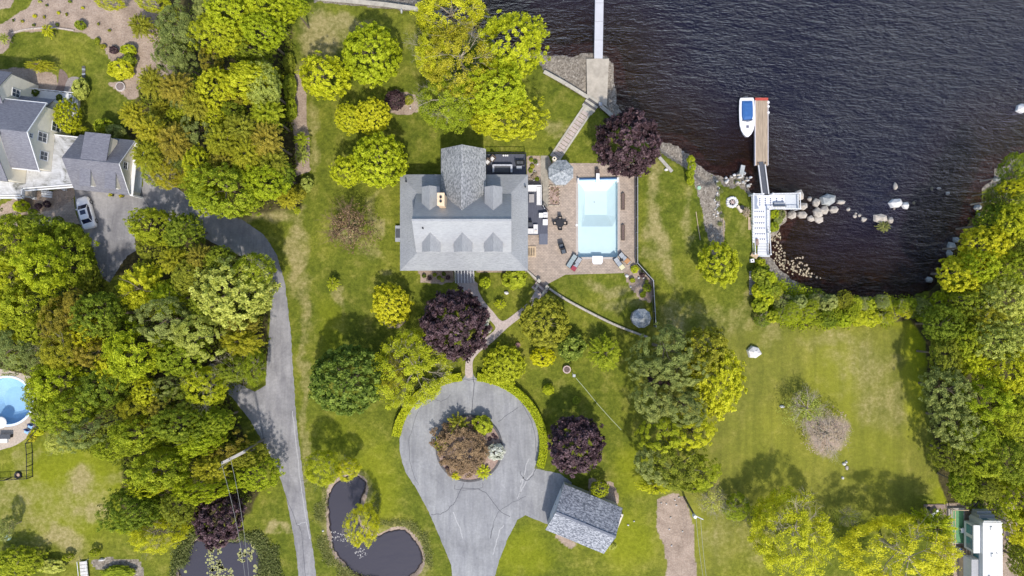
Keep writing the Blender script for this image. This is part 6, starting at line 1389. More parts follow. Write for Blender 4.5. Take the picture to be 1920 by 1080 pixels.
for k in range(3): m_ = MB(); a = k*2.1; m_.tube((.1*math.cos(a), .1*math.sin(a), .45), (.3*math.cos(a), .3*math.sin(a), 0), .02); part('leg', m_, GREYM, t, local=True)
x, y = P(1798, 1030, .5); m_ = MB(); m_.cyl(x, y, 0, .8, .28, .25, 10); single('blue_barrel', m_, NAVY, 'dark blue barrel at the lower end of the green deck', 'barrel')
x, y = P(1806, 995, .8); t = thing('white_chair', 'white chair between the green deck and the camper slide-out', 'chair', (x, y, .35), R(10)); m_ = MB(); m_.box(-.25, -.3, .38, .25, .3, .44); part('seat', m_, WHITE, t, local=True); m_ = MB(); m_.box(.2, -.3, .44, .28, .3, .95); part('backrest', m_, WHITE, t, local=True)
for sx in (-1, 1):
    for sy in (-1, 1): m_ = MB(); m_.box(sx*.2-.03, sy*.25-.03, 0, sx*.2+.03, sy*.25+.03, .38); part('leg', m_, WHITE, t, local=True)


# ------------------------------------------------------------------ trees and shrubs of the central garden
T = tree
T(697,102,57,58,8.5,'round','lime','perfectly round lime green tree on the north lawn, left of the big shoreline trees')
T(611,148,46,38,7,'maple','lime','lime green tree beside the gravelly strip, lower left of the round lime tree')
T(655,222,27,26,5.5,'maple','yellow','left half of a gappy yellow-green pair on the north lawn')
T(699,217,30,32,6,'maple','yellow','right half of a gappy yellow-green pair on the north lawn')
T(712,300,54,50,8,'round','lime','bright lime tree overlapping the upper left corner of the main house roof')
T(652,322,28,26,5.5,'maple','lime','smaller lime crown on the left of the tree at the upper left house corner')
T(740,187,18,17,2.2,'beech','purple','small dark purple bush in a mulch bed on the north lawn','bush','bush')
T(767,188,10,9,.8,'shrub','olive','low green bush inside the mulch bed beside the small purple bush','bush','bush')
T(657,425,48,50,6.5,'bare','brown','brown twiggy tree with sparse russet leaves on the lawn left of the main house','tree','tree',trunk=TRB_B)
T(624,532,14,16,2.4,'tuft','limeg','pale little sapling on the lawn right of the lane bend','sapling','sapling')
T(734,572,34,37,4.5,'maple','yellow','yellow-green round ornamental tree below the left end of the main house')
T(852,607,63,57,8,'beech','purple','large purple beech beside the front garden path')
T(654,710,68,72,9,'round','deep','dense dark green round tree on the west lawn above the kidney pond')
T(782,688,64,60,7.5,'fine','yellow','airy yellow tree with pale twigs between the dark round tree and the purple beech')
T(735,700,26,40,5.5,'fine','amber','rusty yellow tree squeezed between the dark round tree and the airy yellow tree')
T(945,684,35,36,3.6,'maple','yellow','pale lime shrub with whitish leaves at the top right of the driveway hedge','bush','bush')
T(1022,604,48,46,5,'round','olive','olive green tree with reddish tips between the garden path and the timber wall')
T(1018,670,23.5,18,2.0,'clipped','gold','clipped golden yellow bush below the olive tree','bush','bush')
T(1072,650,24,25,3.2,'shrub','deep','grey-green lilac bush with pale pink blooms right of the golden bush','bush','bush')
T(1134,662,34,37,4.5,'feather','limeg','spreading lime green conifer left of the pines','tree')
T(1078,832,52,52,7,'beech','purple','purple beech between the driveway hedge and the shed')
T(1180,270,59,55,8,'beech','purple','purple beech on the lake shore above the pool fence')
T(1028,731,13,13,1.8,'cone','lime','small lime cone-shaped bush on the lawn outside the driveway hedge','bush','bush')
T(1081,751,8,8,.8,'shrub','green','tiny green bush on the shaded lawn above the lower purple beech','bush','bush')
T(1124,917,18,17,3.0,'round','limeg','round yellow-green bush behind the shed roof','bush','bush')
T(1148,1023,10,8,1.6,'shrub','pale','small variegated bush at the lower right corner of the shed','bush','bush')
T(1346,493,37,38,5.5,'maple','yellow','bright yellow tree standing alone right of the pool lawn')
T(909.5,529,11,11,1.6,'shrub','lime','small lime bush below the front of the house, upper left in the garden triangle','bush','bush')
T(965,523,22,19,2.2,'shrub','limeg','broad green bush against the front of the house in the garden triangle','bush','bush')
T(938,570,13,11,1.6,'tuft','lime','feathery lime bush near the point of the garden triangle','bush','bush')
for px, py in ((914,598),(916,618),(912,612)): T(px,py,5,7,.8,'shrub','white','white flowering plant at the right edge of the big purple beech','flowering_plant','flowers','white flowers by the purple beech')
T(858,797,24,26,3,'tuft','olive','soft green shrub at the upper left of the planting island','bush','bush')
T(904,797,19,17,2.2,'shrub','limeg','light green shrub at the upper right of the planting island','bush','bush')
T(868,842,48,44,3.2,'lobed','brown','wide brown lace-leaved shrub filling the planting island','bush','bush')
T(826,832,17,18,2.2,'tuft','olive','olive shrub overhanging the left kerb of the planting island','bush','bush')
T(930,847,15,17,1.8,'shrub','white','white flowering bush at the right kerb of the planting island','bush','bush')
T(906,885,17,16,1.3,'tuft','lime','bright green fern-like plant at the bottom right of the planting island','plant','plant')
T(855,893,12,9,1.0,'tuft','yellow','small yellow plant at the bottom left of the planting island','plant','plant')
for i, (px, py) in enumerate(((830,866),(838,878),(834,860),(925,815),(918,822),(929,820))): T(px,py,4,4,.4,'shrub','purple',ORD[i % 3]+' of three tiny dark plants in the '+('left' if i < 3 else 'right')+' part of the planting island','bedding_plant','plant','tiny plants in the planting island')
for px, py, c in ((795,517,'dark'),(805,522,'purple'),(815,515,'green'),(823,521,'green'),(832,514,'dark'),(840,520,'purple'),(829,525,'pale'),(848,525,'bud')): T(px,py,4,4,.5,'shrub',c,'small bedding plant in the flower bed left of the front steps','bedding_plant','plant','bedding plants left of the front steps')
for i, (px, py, c) in enumerate(((996,300,'green'),(1004,303,'dark'),(995,320,'green'),(1004,327,'bud'),(1007,336,'green'),(1000,332,'bud'),(998,312,'olive'))): T(px,py,4.2,4.2,.5,'shrub',c,('top left','top right','middle left','pinkish middle right','bottom right','pinkish bottom left','olive upper left')[i]+' plant in the flower bed between the rear deck and the terrace walk','bedding_plant','plant','plants in the bed by the rear deck')
for px, py in ((997,310),(1008,307.5),(1003,321),(1001,338)): rock(px, py, 2.2, 2.4, .3, 'round white stone in the flower bed between the rear deck and the terrace walk', ROCKL, 0, group='white stones in the bed by the rear deck')
for i, (px, py, r, c) in enumerate(((1190,505,7,'lime'),(1186,525,5,'limeg'),(1204,516,5,'purple'),(1213,540,8,'green'),(1205,552,6,'limeg'),(1212,528,4,'dark'))): T(px,py,r,r,.8,'shrub',c,('large bright','small bright','small dark red','large green','light green','small dark green')[i]+' plant in the triangular bed inside the bend of the pool fence','bedding_plant','plant','plants in the fence corner bed')
for px, py, r in ((1176,517,3.5),(1183,538,2),(1198,521,2.5),(1207,521,2)): rock(px, py, r, r, .3, 'pale stone in the triangular bed inside the bend of the pool fence', ROCKL, 0, group='stones in the fence corner bed')
# pines and the yellow tree right of the garden
T(1248,655,50,42,11,'pine','blue','tall blue-green pine, uppermost of the pine row by the small gazebo')
T(1215,690,42,28,9,'pine','grey','grey-green pine with low branches reaching left toward the lime conifer')
T(1275,690,42,34,10,'pine','blue','blue-green pine in front of the yellow tree')
T(1235,755,46,40,10,'pine','grey','grey-green pine in the middle of the pine row, left side')
T(1285,760,42,44,10.5,'pine','blue','blue-green pine in the middle of the pine row, right side')
T(1320,655,42,40,9,'maple','olive','olive green tree at the top right of the pine row')
T(1342,712,50,62,9,'maple','yellow','bright golden yellow tree on the right flank of the pine row')
T(1245,812,42,34,9.5,'pine','limeg','yellow-tipped pine below the middle of the pine row, left side')
T(1300,812,40,34,9.5,'pine','yellow','yellow-tipped pine below the middle of the pine row, right side')
T(1275,868,62,54,10,'pine','forest','dark-centred pine near the lower end of the pine row')
T(1228,870,38,40,8,'pine','grey','pale grey-green pine on the lower left of the pine row')
T(1318,885,30,32,7.5,'pine','limeg','light green pine on the lower right of the pine row')
T(1228,912,38,18,4,'feather','yellow','low yellow-green branches at the foot of the pine row beside the dirt strip','bush','bush')
T(1300,913,34,14,4,'feather','limeg','low light green conifer at the foot of the pine row above the utility pole','bush','bush')
T(1240,712,24,12,3,'beech','purple','dark purple bush glimpsed in the gap of the pine row','bush','bush')
# field shrubs
T(1510,765,44,36,4,'bare','pale','pale half-bare shrub with grey branches on the right lawn','shrub','shrub',trunk=TRB[1])
T(1548,811,42,42,3.6,'bare','bud','round pinkish twiggy shrub on the right lawn','shrub','shrub',trunk=TRB[1])
T(1333,938,30,28,3.5,'bare','pale','thin half-bare shrub right of the utility pole','shrub','shrub',trunk=TRB[1])
T(1378,950,30,26,3.5,'fine','limeg','thin yellow-green shrub between the utility pole and the large lower tree','shrub','shrub')
T(1482,985,68,68,8.5,'fine','yellow','broad yellow-green tree near the bottom, left of the wide spreading one')
T(1690,1037,100,62,9,'fine','yellow','very wide spreading yellow tree at the bottom right, beside the green deck')
T(1745,985,60,40,8,'feather','lime','lime green tree behind the wide yellow tree, beside the brown platform')
T(1585,965,26,16,3,'bare','pale','thin bare shrub between the two lower yellow trees','shrub','shrub',trunk=TRB[1])
# kidney pond
T(603,880,34,34,7,'fine','yellow','yellow-green willow at the top left of the kidney pond')
T(655,880,26,22,5,'fine','yellow','right part of the willow overhanging the top of the kidney pond')
T(683,988,27,38,6.5,'fine','yellow','yellow-green willow leaning over the middle of the kidney pond')
# big shoreline trees
T(850,30,72,52,12,'fine','yellow','tall yellow-green tree at the top edge beside the lake')
T(812,100,38,50,11,'fine','yellow','left crown of the orange-tinted trees on the north lawn')
T(865,110,58,62,12,'fine','amber','orange-tinted airy tree in the middle of the shoreline group')
T(835,190,52,56,10,'fine','limeg','lowest airy crown of the shoreline group, reaching over the lawn')
T(955,95,58,58,11.5,'big','lime','bright lime tree on the right of the shoreline group, next to the water')
T(935,170,62,52,12,'big','lime','bright lime tree in the lower right of the shoreline group')
T(940,225,60,40,9,'big','yellow','yellow-lime lower crown of the shoreline group above the rear wing')
# ------------------------------------------------------------------ neighbour garden
for a in [(7,72,13,13,2.5,'tuft','pale','pale yellow bush at the left edge of the neighbour garden'),(89,57,18,15,2.6,'tuft','yellow','mop-headed yellow-green bush on the curved stone edging'),(151,47,11,9,1.4,'shrub','green','small green bush at the right end of the curved stone edging'),
          (264,48,29,27,4.5,'feather','olive','dark yellow-green conifer on the mulch slope'),(206,6,26,13,3.5,'fine','yellow','yellow bush at the top edge above the mulch slope'),(287,6,30,16,4,'fine','yellow','yellow flowering bush at the top edge beside the woods'),
          (183,77,6,7,.8,'shrub','green','tiny green bush left of the dark purple one on the mulch slope'),(194,87,6,5,.7,'shrub','olive','tiny olive bush just left of the dark purple one'),(214,94,9,8,1,'shrub','purple','small dark purple bush on the mulch slope'),
          (241,94,15,10,1.6,'shrub','lime','lime bush right of the small purple one'),(242,113,14,12,2,'shrub','green','green bush under the lime one beside the woods'),(227,131,24,18,2.4,'shrub','yellow','yellow-flecked bush above the round fire pit'),
          (151,166,16,20,2.0,'shrub','pale','pale variegated bush beside the grey garden path'),(74,123,35,14,3.0,'feather','amber','long golden clipped conifer lying toward the brown garden path'),(128,218,27,32,4.5,'round','yellow','dense yellow-green tree between the two parts of the neighbour house'),
          (154,243,15,8,2.2,'feather','yellow','golden low conifer just above the flat link roof'),(196,236,20,14,3,'shrub','limeg','light green bush above the garage dormer'),(219,246,19,14,3,'shrub','grey','grey-green bush at the upper right corner of the garage'),
          (22,161,32,10,1.4,'shrub','dark','dark hedge-like bush along the neighbour deck'),(63,174,12,7,1.2,'shrub','dark','small dark bush at the end of the neighbour deck'),(112,184,7,7,1,'shrub','dark','small dark bush at the foot of the brown garden path'),
          (136,187,6,5,.9,'shrub','amber','tiny orange bush under the pale variegated one'),(40,386,16,11,1.5,'shrub','lime','lime bush in front of the neighbour porch'),(88,383,8,7,.9,'shrub','purple','dark red bush in the porch bed, right of two'),(72,387,7,6,.9,'shrub','purple','dark red bush in the porch bed, left of two'),
          (109,416,13,11,1.6,'clipped','green','clipped round bush at the end of the front walk'),(62,397,10,6,1.0,'shrub','green','small green bush by the neighbour front walk')]:
    T(*a, 'bush', 'bush')
rg = random.Random(21)
for px, py, c in ((83,32,'amber'),(42,40,'amber'),(125,27,'olive'),(107,46,'dark'),(63,47,'dark'),(25,38,'dark'),(155,15,'yellow'),(131,3,'green'),(87,10,'dark'),(65,30,'yellow'),(110,24,'yellow'),(184,45,'olive'),(205,57,'olive'),(75,3,'pale')): T(px,py,rg.uniform(2.4,4.2),rg.uniform(2.4,3.6),.5,'shrub',c,'tiny scattered plant on the pale mulch slope','bedding_plant','plant','tiny plants on the mulch slope')
# ------------------------------------------------------------------ woods between the neighbour garden and the central lawn
U = 'upper left woods'
for a in [(345,55,50,52,12,'pine','grey','grey-green pine in the upper left woods, left of the yellow-lime crowns'),(392,18,40,34,12,'pine','grey','grey-green pine cut by the top edge in the upper left woods'),(330,110,44,40,11,'pine','grey','grey-green pine overhanging the mulch slope'),
          (430,22,50,44,13,'big','lime','lime tree at the top edge of the upper left woods'),(495,15,48,34,12,'big','lime','lime tree at the top right of the upper left woods beside the lawn'),(545,8,34,24,10,'big','lime','lime tree at the top edge with a crown reaching over the lawn'),
          (420,62,46,38,12,'big','yellow','yellow-lime tree in the upper part of the upper left woods'),(490,58,42,32,12,'big','lime','lime tree right of the upper part of the upper left woods, facing the lawn'),(475,92,42,26,9,'big','green','dark green crown between two lime crowns at the lawn side of the upper left woods'),
          (462,150,66,44,13,'big','yellow','broad yellow-lime tree with ragged edge in the middle of the upper left woods'),(405,165,38,34,11,'big','yellow','smaller yellow-lime crown left of the broad ragged one'),(500,165,36,44,11,'big','pale','pale green crown at the lawn edge right of the broad ragged one'),
          (395,115,22,30,9,'pine','rust','narrow rusty pine between grey-green and lime crowns'),(450,190,34,16,9,'pine','rust','rust-tinged conifer just below the broad ragged tree'),(488,192,20,16,7,'round','lime','small round lime tree under the broad ragged tree'),
          (285,155,34,36,11,'feather','olive','olive conifer right of the round fire pit'),(330,165,38,36,12,'feather','rust','rusty olive conifer in the upper left woods beside the dark hollow'),(365,195,32,36,12,'feather','olive','olive conifer left of the broad ragged tree'),
          (340,195,24,24,8,'pine','blue','blue-green conifer in the dark hollow of the upper left woods'),(250,215,34,30,11,'feather','amber','amber conifer leaning over the neighbour lawn'),(280,245,36,34,12,'feather','amber','amber conifer above the right end of the garage'),
          (275,290,36,36,12,'feather','amber','amber conifer touching the garage gable'),(325,265,38,40,12,'feather','rust','rusty conifer in the left middle of the upper left woods'),(372,240,32,36,10,'pine','blue','blue-grey tree in the centre of the upper left woods'),
          (405,215,24,22,9,'big','yellow','small yellow crown above the blue-grey tree'),(345,215,24,18,8,'big','limeg','small light green crown left of the blue-grey tree'),(415,265,36,36,12,'feather','amber','golden conifer just right of the blue-grey tree'),
          (452,240,38,34,12,'feather','olive','olive conifer under the small round lime tree'),(500,215,34,36,11,'feather','limeg','light green conifer at the lawn edge of the upper left woods'),(500,262,40,34,12,'feather','rust','rusty conifer at the lawn edge of the upper left woods'),
          (462,290,38,34,12,'feather','amber','amber conifer in the lower middle of the upper left woods'),(510,305,34,32,11,'feather','olive','olive conifer low on the lawn side of the upper left woods'),(420,310,36,32,11,'feather','rust','rusty conifer above the large green tree by the lane'),
          (310,325,34,28,9,'fine','amber','amber tree with bare branches over the lane beside the garage'),(290,322,24,22,7,'fine','limeg','light green branches reaching toward the garage doors'),(372,312,26,34,11,'maple','yellow','bright yellow-lime slender tree left of the large green tree'),
          (352,338,20,18,8,'feather','amber','amber conifer beside the bright slender tree'),(430,355,66,48,13,'big','limeg','large green tree whose crown hangs over the bend of the lane'),(495,345,40,38,11,'big','lime','lime-green tree right of the large green tree at the lane bend'),
          (385,370,34,28,9,'big','lime','lime crown on the left shoulder of the large green tree'),(525,330,28,30,9,'round','green','dark green tree at the lower lawn corner of the upper left woods'),(540,372,26,22,6,'feather','amber','small amber conifer at the lower tip of the upper left woods'),
          (440,205,22,16,9,'big','green','green crown under the broad ragged tree, centre'),(300,205,22,22,8,'feather','olive','olive conifer above the fallen branch in the upper left woods'),(335,300,26,24,9,'feather','dark','dark conifer in the shade between amber and rusty ones'),
          (470,335,26,22,9,'feather','olive','small olive conifer above the right part of the large green tree')]:
    T(*a)
for a in [(565,262,18,18,3,'tuft','limeg','light green bush beside the bare strip left of the lawn'),(566,290,16,22,3,'tuft','pale','pale feathery bush beside the bare strip left of the lawn'),(557,395,8,9,1.5,'tuft','lime','tiny lime bush at the lower tip of the upper left woods'),
          (575,345,12,14,1.8,'shrub','pale','thin pale bush at the edge of the bare strip'),(545,165,14,26,2,'shrub','green','low green bush on the bare strip below the upper left woods'),(541,118,12,18,2,'shrub','forest','low bush at the upper end of the bare strip'),(560,360,14,14,2.2,'shrub','olive','olive bush at the lower end of the bare strip'),
          (547,205,10,20,2,'shrub','limeg','light bush at the wood edge above the bare strip')]:
    T(*a, 'bush', 'bush')
# ------------------------------------------------------------------ woods inside the lane loop
for a in [(30,450,52,48,11,'big','limeg','light green tree at the left edge below the front walk'),(60,425,44,26,10,'big','green','green tree just below the neighbour front walk'),(122,482,56,58,8,'lobed','limeg','large lumpy green tree left of the parking area'),(80,500,44,48,12,'lobed','lime','lime tree overlapping the large lumpy green tree'),
          (122,438,26,22,6,'big','green','green crown left of the white car'),(18,520,36,44,11,'big','yellow','yellow-green tree at the left edge, half way down'),(168,520,22,26,5,'big','forest','shaded green tree at the lower tip of the parking area'),
          (290,428,50,34,7,'big','limeg','light green tree in the crook between the parking area and the lane'),(345,430,36,32,9,'big','green','dark green crown right of the light tree in the crook of the lane'),(280,468,24,24,5,'big','forest','shaded crown under the light tree in the crook of the lane'),
          (325,488,36,28,10,'feather','amber','amber conifer in the shade above the two bright feathery trees'),(375,482,30,26,10,'feather','rust','rusty conifer right of the amber one in the shade'),(410,490,34,28,10,'big','green','green tree beside the inside of the lane bend'),
          (272,540,66,56,9,'feather','yellow','bright yellow feathery tree with spiky left edge below the parking area'),(315,560,46,40,9,'feather','lime','lime feathery crown on the right of the spiky yellow one'),(440,545,72,60,12,'maple','pale','pale yellow-green tree with twiggy crown overhanging the straight lane'),
          (470,510,44,36,10,'fine','limeg','light green twiggy tree at the lane bend'),(350,520,34,34,10,'big','forest','dark green crown between the spiky yellow and the pale twiggy trees'),(385,575,30,26,9,'big','green','green crown below left of the pale twiggy tree'),
          (50,575,52,44,11,'lobed','limeg','light green lumpy tree at the left, below the large lumpy one'),(15,600,36,40,10,'big','yellow','yellow-green crown at the left edge beside bare branches'),(115,600,44,44,11,'pine','rust','rust-brown pine in the heart of the lower left woods'),
          (135,572,28,28,10,'pine','rust','smaller rust-brown pine just above the other one'),(190,590,46,40,11,'maple','green','green tree with yellow-flecked lower side near the dark gap'),(170,625,34,24,9,'maple','yellow','yellow-flecked crown below the green tree near the dark gap'),
          (60,620,34,30,10,'big','limeg','light green crown between rust-brown pine and left edge'),(20,655,50,42,12,'pine','grey','grey-green pine at the left edge above the round pool'),(60,665,36,34,10,'pine','blue','blue-green pine above the round pool'),
          (120,655,46,40,11,'fine','amber','amber-flecked tree below the rust-brown pine'),(180,660,36,28,10,'pine','rust','rusty conifer between two yellow-green trees'),(250,665,52,50,12,'lobed','lime','vivid lime tree in the middle of the lower left woods'),
          (215,690,36,34,10,'maple','yellow','yellow tree left of the vivid lime one'),(310,600,52,40,12,'pine','grey','soft grey-green pine below the spiky yellow tree'),(365,635,52,44,12,'pine','pale','pale grey-green pine with soft plumes right of centre in the lower left woods'),
          (330,670,46,36,10,'big','limeg','light green crown below the soft grey pines'),(452,640,48,30,9,'feather','amber','golden amber conifer beside the lane below the pale twiggy tree'),(455,610,40,22,8,'feather','rust','shaded rusty conifer above the golden amber one'),
          (478,690,22,38,6,'fine','limeg','yellow-green small tree on the grass tip where the lane forks'),(440,690,38,26,7,'fine','green','green tree over the dark patch of lane near the fork'),(110,710,50,40,11,'lobed','lime','lime tree right of the round pool'),
          (75,735,30,34,9,'big','limeg','light green tree hanging over the round pool'),(200,722,48,36,11,'lobed','green','rounded green tree below the yellow and vivid lime trees'),(275,735,24,24,9,'maple','yellow','yellow leafy branch end above the amber conifer'),
          (318,726,34,22,9,'pine','grey','small grey-green pine beside the yellow leafy branch'),(383,728,44,38,9,'fine','lime','light lime tree at the wood edge beside the lane junction'),(345,745,40,30,9,'pine','forest','shaded pine left of the light lime tree at the junction'),
          (255,772,42,32,10,'pine','amber','orange-tipped pine in the lower middle of the lower left woods'),(305,757,26,22,9,'pine','rust','rusty pine right of the orange-tipped one'),(150,762,52,36,11,'lobed','limeg','light green lumpy tree right of the round pool terrace'),
          (90,775,32,30,9,'big','limeg','light green tree beside the round pool terrace'),(165,805,52,34,11,'pine','grey','grey-green feathery pine above the lower left lawn'),(120,822,34,28,8,'fine','pale','pale whitish-green tree at the edge of the lower left lawn'),
          (345,795,60,34,11,'big','green','green tree left of the wide lane junction'),(370,825,58,32,11,'big','lime','lime crown left of the wide lane junction'),(260,815,52,36,11,'lobed','limeg','green-lime tree in the bottom part of the lower left woods'),
          (215,835,42,26,9,'maple','limeg','light flecked crown at the lawn edge in the bottom part of the lower left woods'),(405,790,34,28,9,'big','limeg','light crown nearest the wide lane junction'),(430,845,44,32,8,'pine','rust','shaded rusty pine behind the crossarm of the utility pole'),
          (310,875,62,42,11,'lobed','limeg','light green lumpy tree on the right edge of the lower left lawn'),(285,905,40,22,8,'big','lime','lime lower fringe of the lumpy tree on the lower left lawn edge'),(395,880,42,32,10,'feather','amber','amber conifer under the crossarm of the utility pole'),
          (392,910,56,26,10,'big','lime','bright lime crown above the lower purple tree'),(470,890,42,32,6,'big','lime','lime tree bulging toward the lane below the junction'),(455,855,34,24,6.5,'big','olive','olive crown between the crossarm and the lane'),
          (262,950,58,42,10,'big','green','dark green tree with bare twigs at the bottom of the lower left woods'),(335,950,34,30,9,'big','forest','shaded green crown beside the dark green tree with bare twigs'),(298,992,50,34,7.5,'fine','yellow','yellow tree just above the lower pond'),
          (240,985,34,22,6,'feather','lime','low lime tree at the lower left lawn edge')]:
    T(*a)
T(413,972,52,46,8.5,'beech','purple','purple tree above the lower pond at the bottom left')
for a in [(30,1060,52,34,4,'big','limeg','light green thicket tree at the bottom left corner'),(15,990,20,24,4,'fine','grey','dark grey-green shrub at the lower left edge above the mint tub'),(178,1036,12,8,1.4,'clipped','limeg','small clipped bush, upper right of two above the gravel bed'),(128,1045,12,8,1.4,'clipped','limeg','small clipped bush, lower left of two above the gravel bed'),
          (70,810,12,8,1.2,'shrub','lime','small bush at the upper corner of the black fence'),(60,819,11,9,1.2,'shrub','amber','yellow-orange bush by the round pool terrace'),(225,1075,34,14,1.2,'shrub','limeg','low leafy bush inside the bottom left gravel bed'),(95,1062,28,14,1.4,'shrub','pale','pale low bush between the corner thicket and the footbridge')]:
    T(*a, 'bush', 'bush')
# ------------------------------------------------------------------ trees of the right shore
for a in [(1885,372,38,34,9,'fine','forest','dark green tree on the right shore above the first yellow crown'),(1905,325,32,36,9,'fine','limeg','light green tree at the right edge where the shore woods begin'),(1900,352,36,16,10,'maple','yellow','yellow crown at the right edge of the shore woods'),(1865,420,40,34,10,'big','green','green tree leaning over the right shore rocks'),
          (1900,415,40,34,12,'maple','yellow','yellow-lime tree at the right edge below the first yellow crown'),(1845,460,44,36,11,'maple','yellow','bright yellow tree leaning over the water on the right shore'),(1800,512,46,34,9,'maple','yellow','yellow tree at the inner end of the right shore, over the cove'),
          (1835,500,36,28,11,'maple','lime','lime crown between the two bright yellow shore trees'),(1895,465,40,30,11,'big','forest','shaded green tree at the right edge behind the bright yellow shore tree'),(1885,505,44,34,12,'big','limeg','light green tree at the right edge, level with the cove'),
          (1760,562,16,16,3,'clipped','lime','small rounded lime tree at the corner of the cove'),(1815,565,44,30,9,'big','green','dark green tree right of the small rounded lime one'),(1880,560,46,38,12,'maple','pale','pale leafy tree at the right edge below the cove level'),
          (1850,590,36,28,10,'fine','amber','shaded amber tree in the right woods'),(1765,610,38,36,8,'big','green','dark green tree at the top right corner of the lawn field'),(1805,640,36,34,9,'big','limeg','light green tree set back from the field corner'),
          (1865,635,60,40,12,'maple','pale','large pale-leaved tree in the right woods'),(1765,665,34,40,8,'big','forest','shaded green tree at the field edge below the corner'),(1825,680,46,34,10,'feather','lime','lime feathery tree in the right woods'),
          (1895,690,36,44,12,'maple','yellow','yellow leafy tree at the right edge, middle height'),(1775,730,46,44,9,'lobed','grey','grey-olive tree at the right edge of the field, upper'),(1790,790,46,42,9,'lobed','grey','grey-olive tree at the right edge of the field, lower'),
          (1850,745,46,38,11,'lobed','lime','vivid lime tree in the right woods behind the grey-olive ones'),(1890,780,38,34,11,'big','limeg','light green tree at the right edge below the vivid lime one'),(1835,810,40,34,10,'big','limeg','soft green tree in the right woods, lower middle'),
          (1785,850,36,34,7,'big','forest','dark green tree beside the narrowing end of the field'),(1835,865,40,34,9,'lobed','limeg','light green tree above the green deck, set back'),(1890,860,42,40,11,'big','green','green tree with a grey fallen branch at the right edge'),
          (1800,905,34,34,7,'big','limeg','light green tree right of the field tip'),(1845,915,30,26,8,'big','forest','shaded tree just above the camper'),(1908,935,38,42,10,'maple','yellow','bright yellow-lime tree upper right of the camper'),(1916,992,30,32,9,'maple','yellow','bright yellow-lime tree right of the camper roof'),
          (1918,1052,26,40,7,'big','forest','shaded green tree at the bottom right corner behind the camper'),(1925,740,30,30,11,'big','green','green tree cut by the right edge, middle height')]:
    T(*a)
rg = random.Random(11)
for i in range(19):
    px = 1430+i*16.6+rg.uniform(-4, 4); r = rg.uniform(13, 19)
    T(px, 592+rg.uniform(-8, 8), r, r*.85, rg.uniform(1.3, 2.6), rg.choice(['shrub', 'big', 'fine']), rg.choice(['limeg', 'lime', 'yellow', 'limeg', 'lime', 'yellow', 'green']), ORD[i]+' bush from the left along the top edge of the field, in the cove thicket', 'bush', 'bush', 'bushes of the cove thicket')
for i in range(18):
    px = 1432+i*17+rg.uniform(-4, 4); r = rg.uniform(13, 20)
    T(px, (572 if px > 1460 else 545)+rg.uniform(-7, 5), r, r*.85, rg.uniform(1.5, 3.0), rg.choice(['shrub', 'big', 'fine']), rg.choice(['limeg', 'forest', 'olive', 'green', 'limeg', 'grey']), ORD[i]+' bush from the left on the water side of the cove thicket', 'bush', 'bush', 'bushes of the cove thicket')
for i, (px, py) in enumerate(((1424,515),(1430,530),(1441,522),(1422,548),(1436,560),(1452,545),(1424,572))):
    T(px, py, 15, 14, 2.2, 'shrub', rg.choice(['limeg', 'lime', 'green']), ORD[i]+' bush from the top in the patch beside the short grey boardwalk', 'bush', 'bush', 'bushes of the cove thicket')
for i, (px, py, c) in enumerate(((1425,493,'limeg'),(1433,503,'green'),(1452,401,'lime'),(1458,412,'grey'),(1450,425,'limeg'),(1463,402,'reed'))): T(px, py, 10, 9, 1.4, 'shrub', c, ('low bush below the foot of the white pier, ' if i < 2 else 'low bush in the inner corner of the white pier, ')+ORD[i if i < 2 else i-2]+' from the top left', 'bush', 'bush', 'bushes at the foot of the pier', z0=-.6)
T(1657,425,16,12,1.2,'tuft','reed','tuft of yellow-green grass on the small rock islet', 'grass_tuft', 'grass', z0=-1.2)
for px, py in ((1296,300),(1297,313),(1295,325),(1294,338)): T(px, py, 8, 9, 1.4, 'shrub', 'limeg', 'leafy bush beside the upper beach, '+{300: 'topmost', 313: 'second', 325: 'third', 338: 'lowest'}[py]+' of four in a column', 'bush', 'bush', 'bushes beside the upper beach')
for px, py in ((1348,345),(1352,358),(1346,372),(1349,392),(1354,405),(1350,420)): T(px, py, 6, 6, .5, 'tuft', 'reed', 'weedy tuft between gravel track and grassy point, '+{345: 'topmost', 358: 'second', 372: 'third', 392: 'fourth', 405: 'fifth', 420: 'lowest'}[py]+' in the row', 'weeds', 'weeds', 'weeds along the gravel track')
T(1400,398,9,12,.9,'tuft','bud','orange-brown dry plant between the fire pit and the white pier','plant','plant')

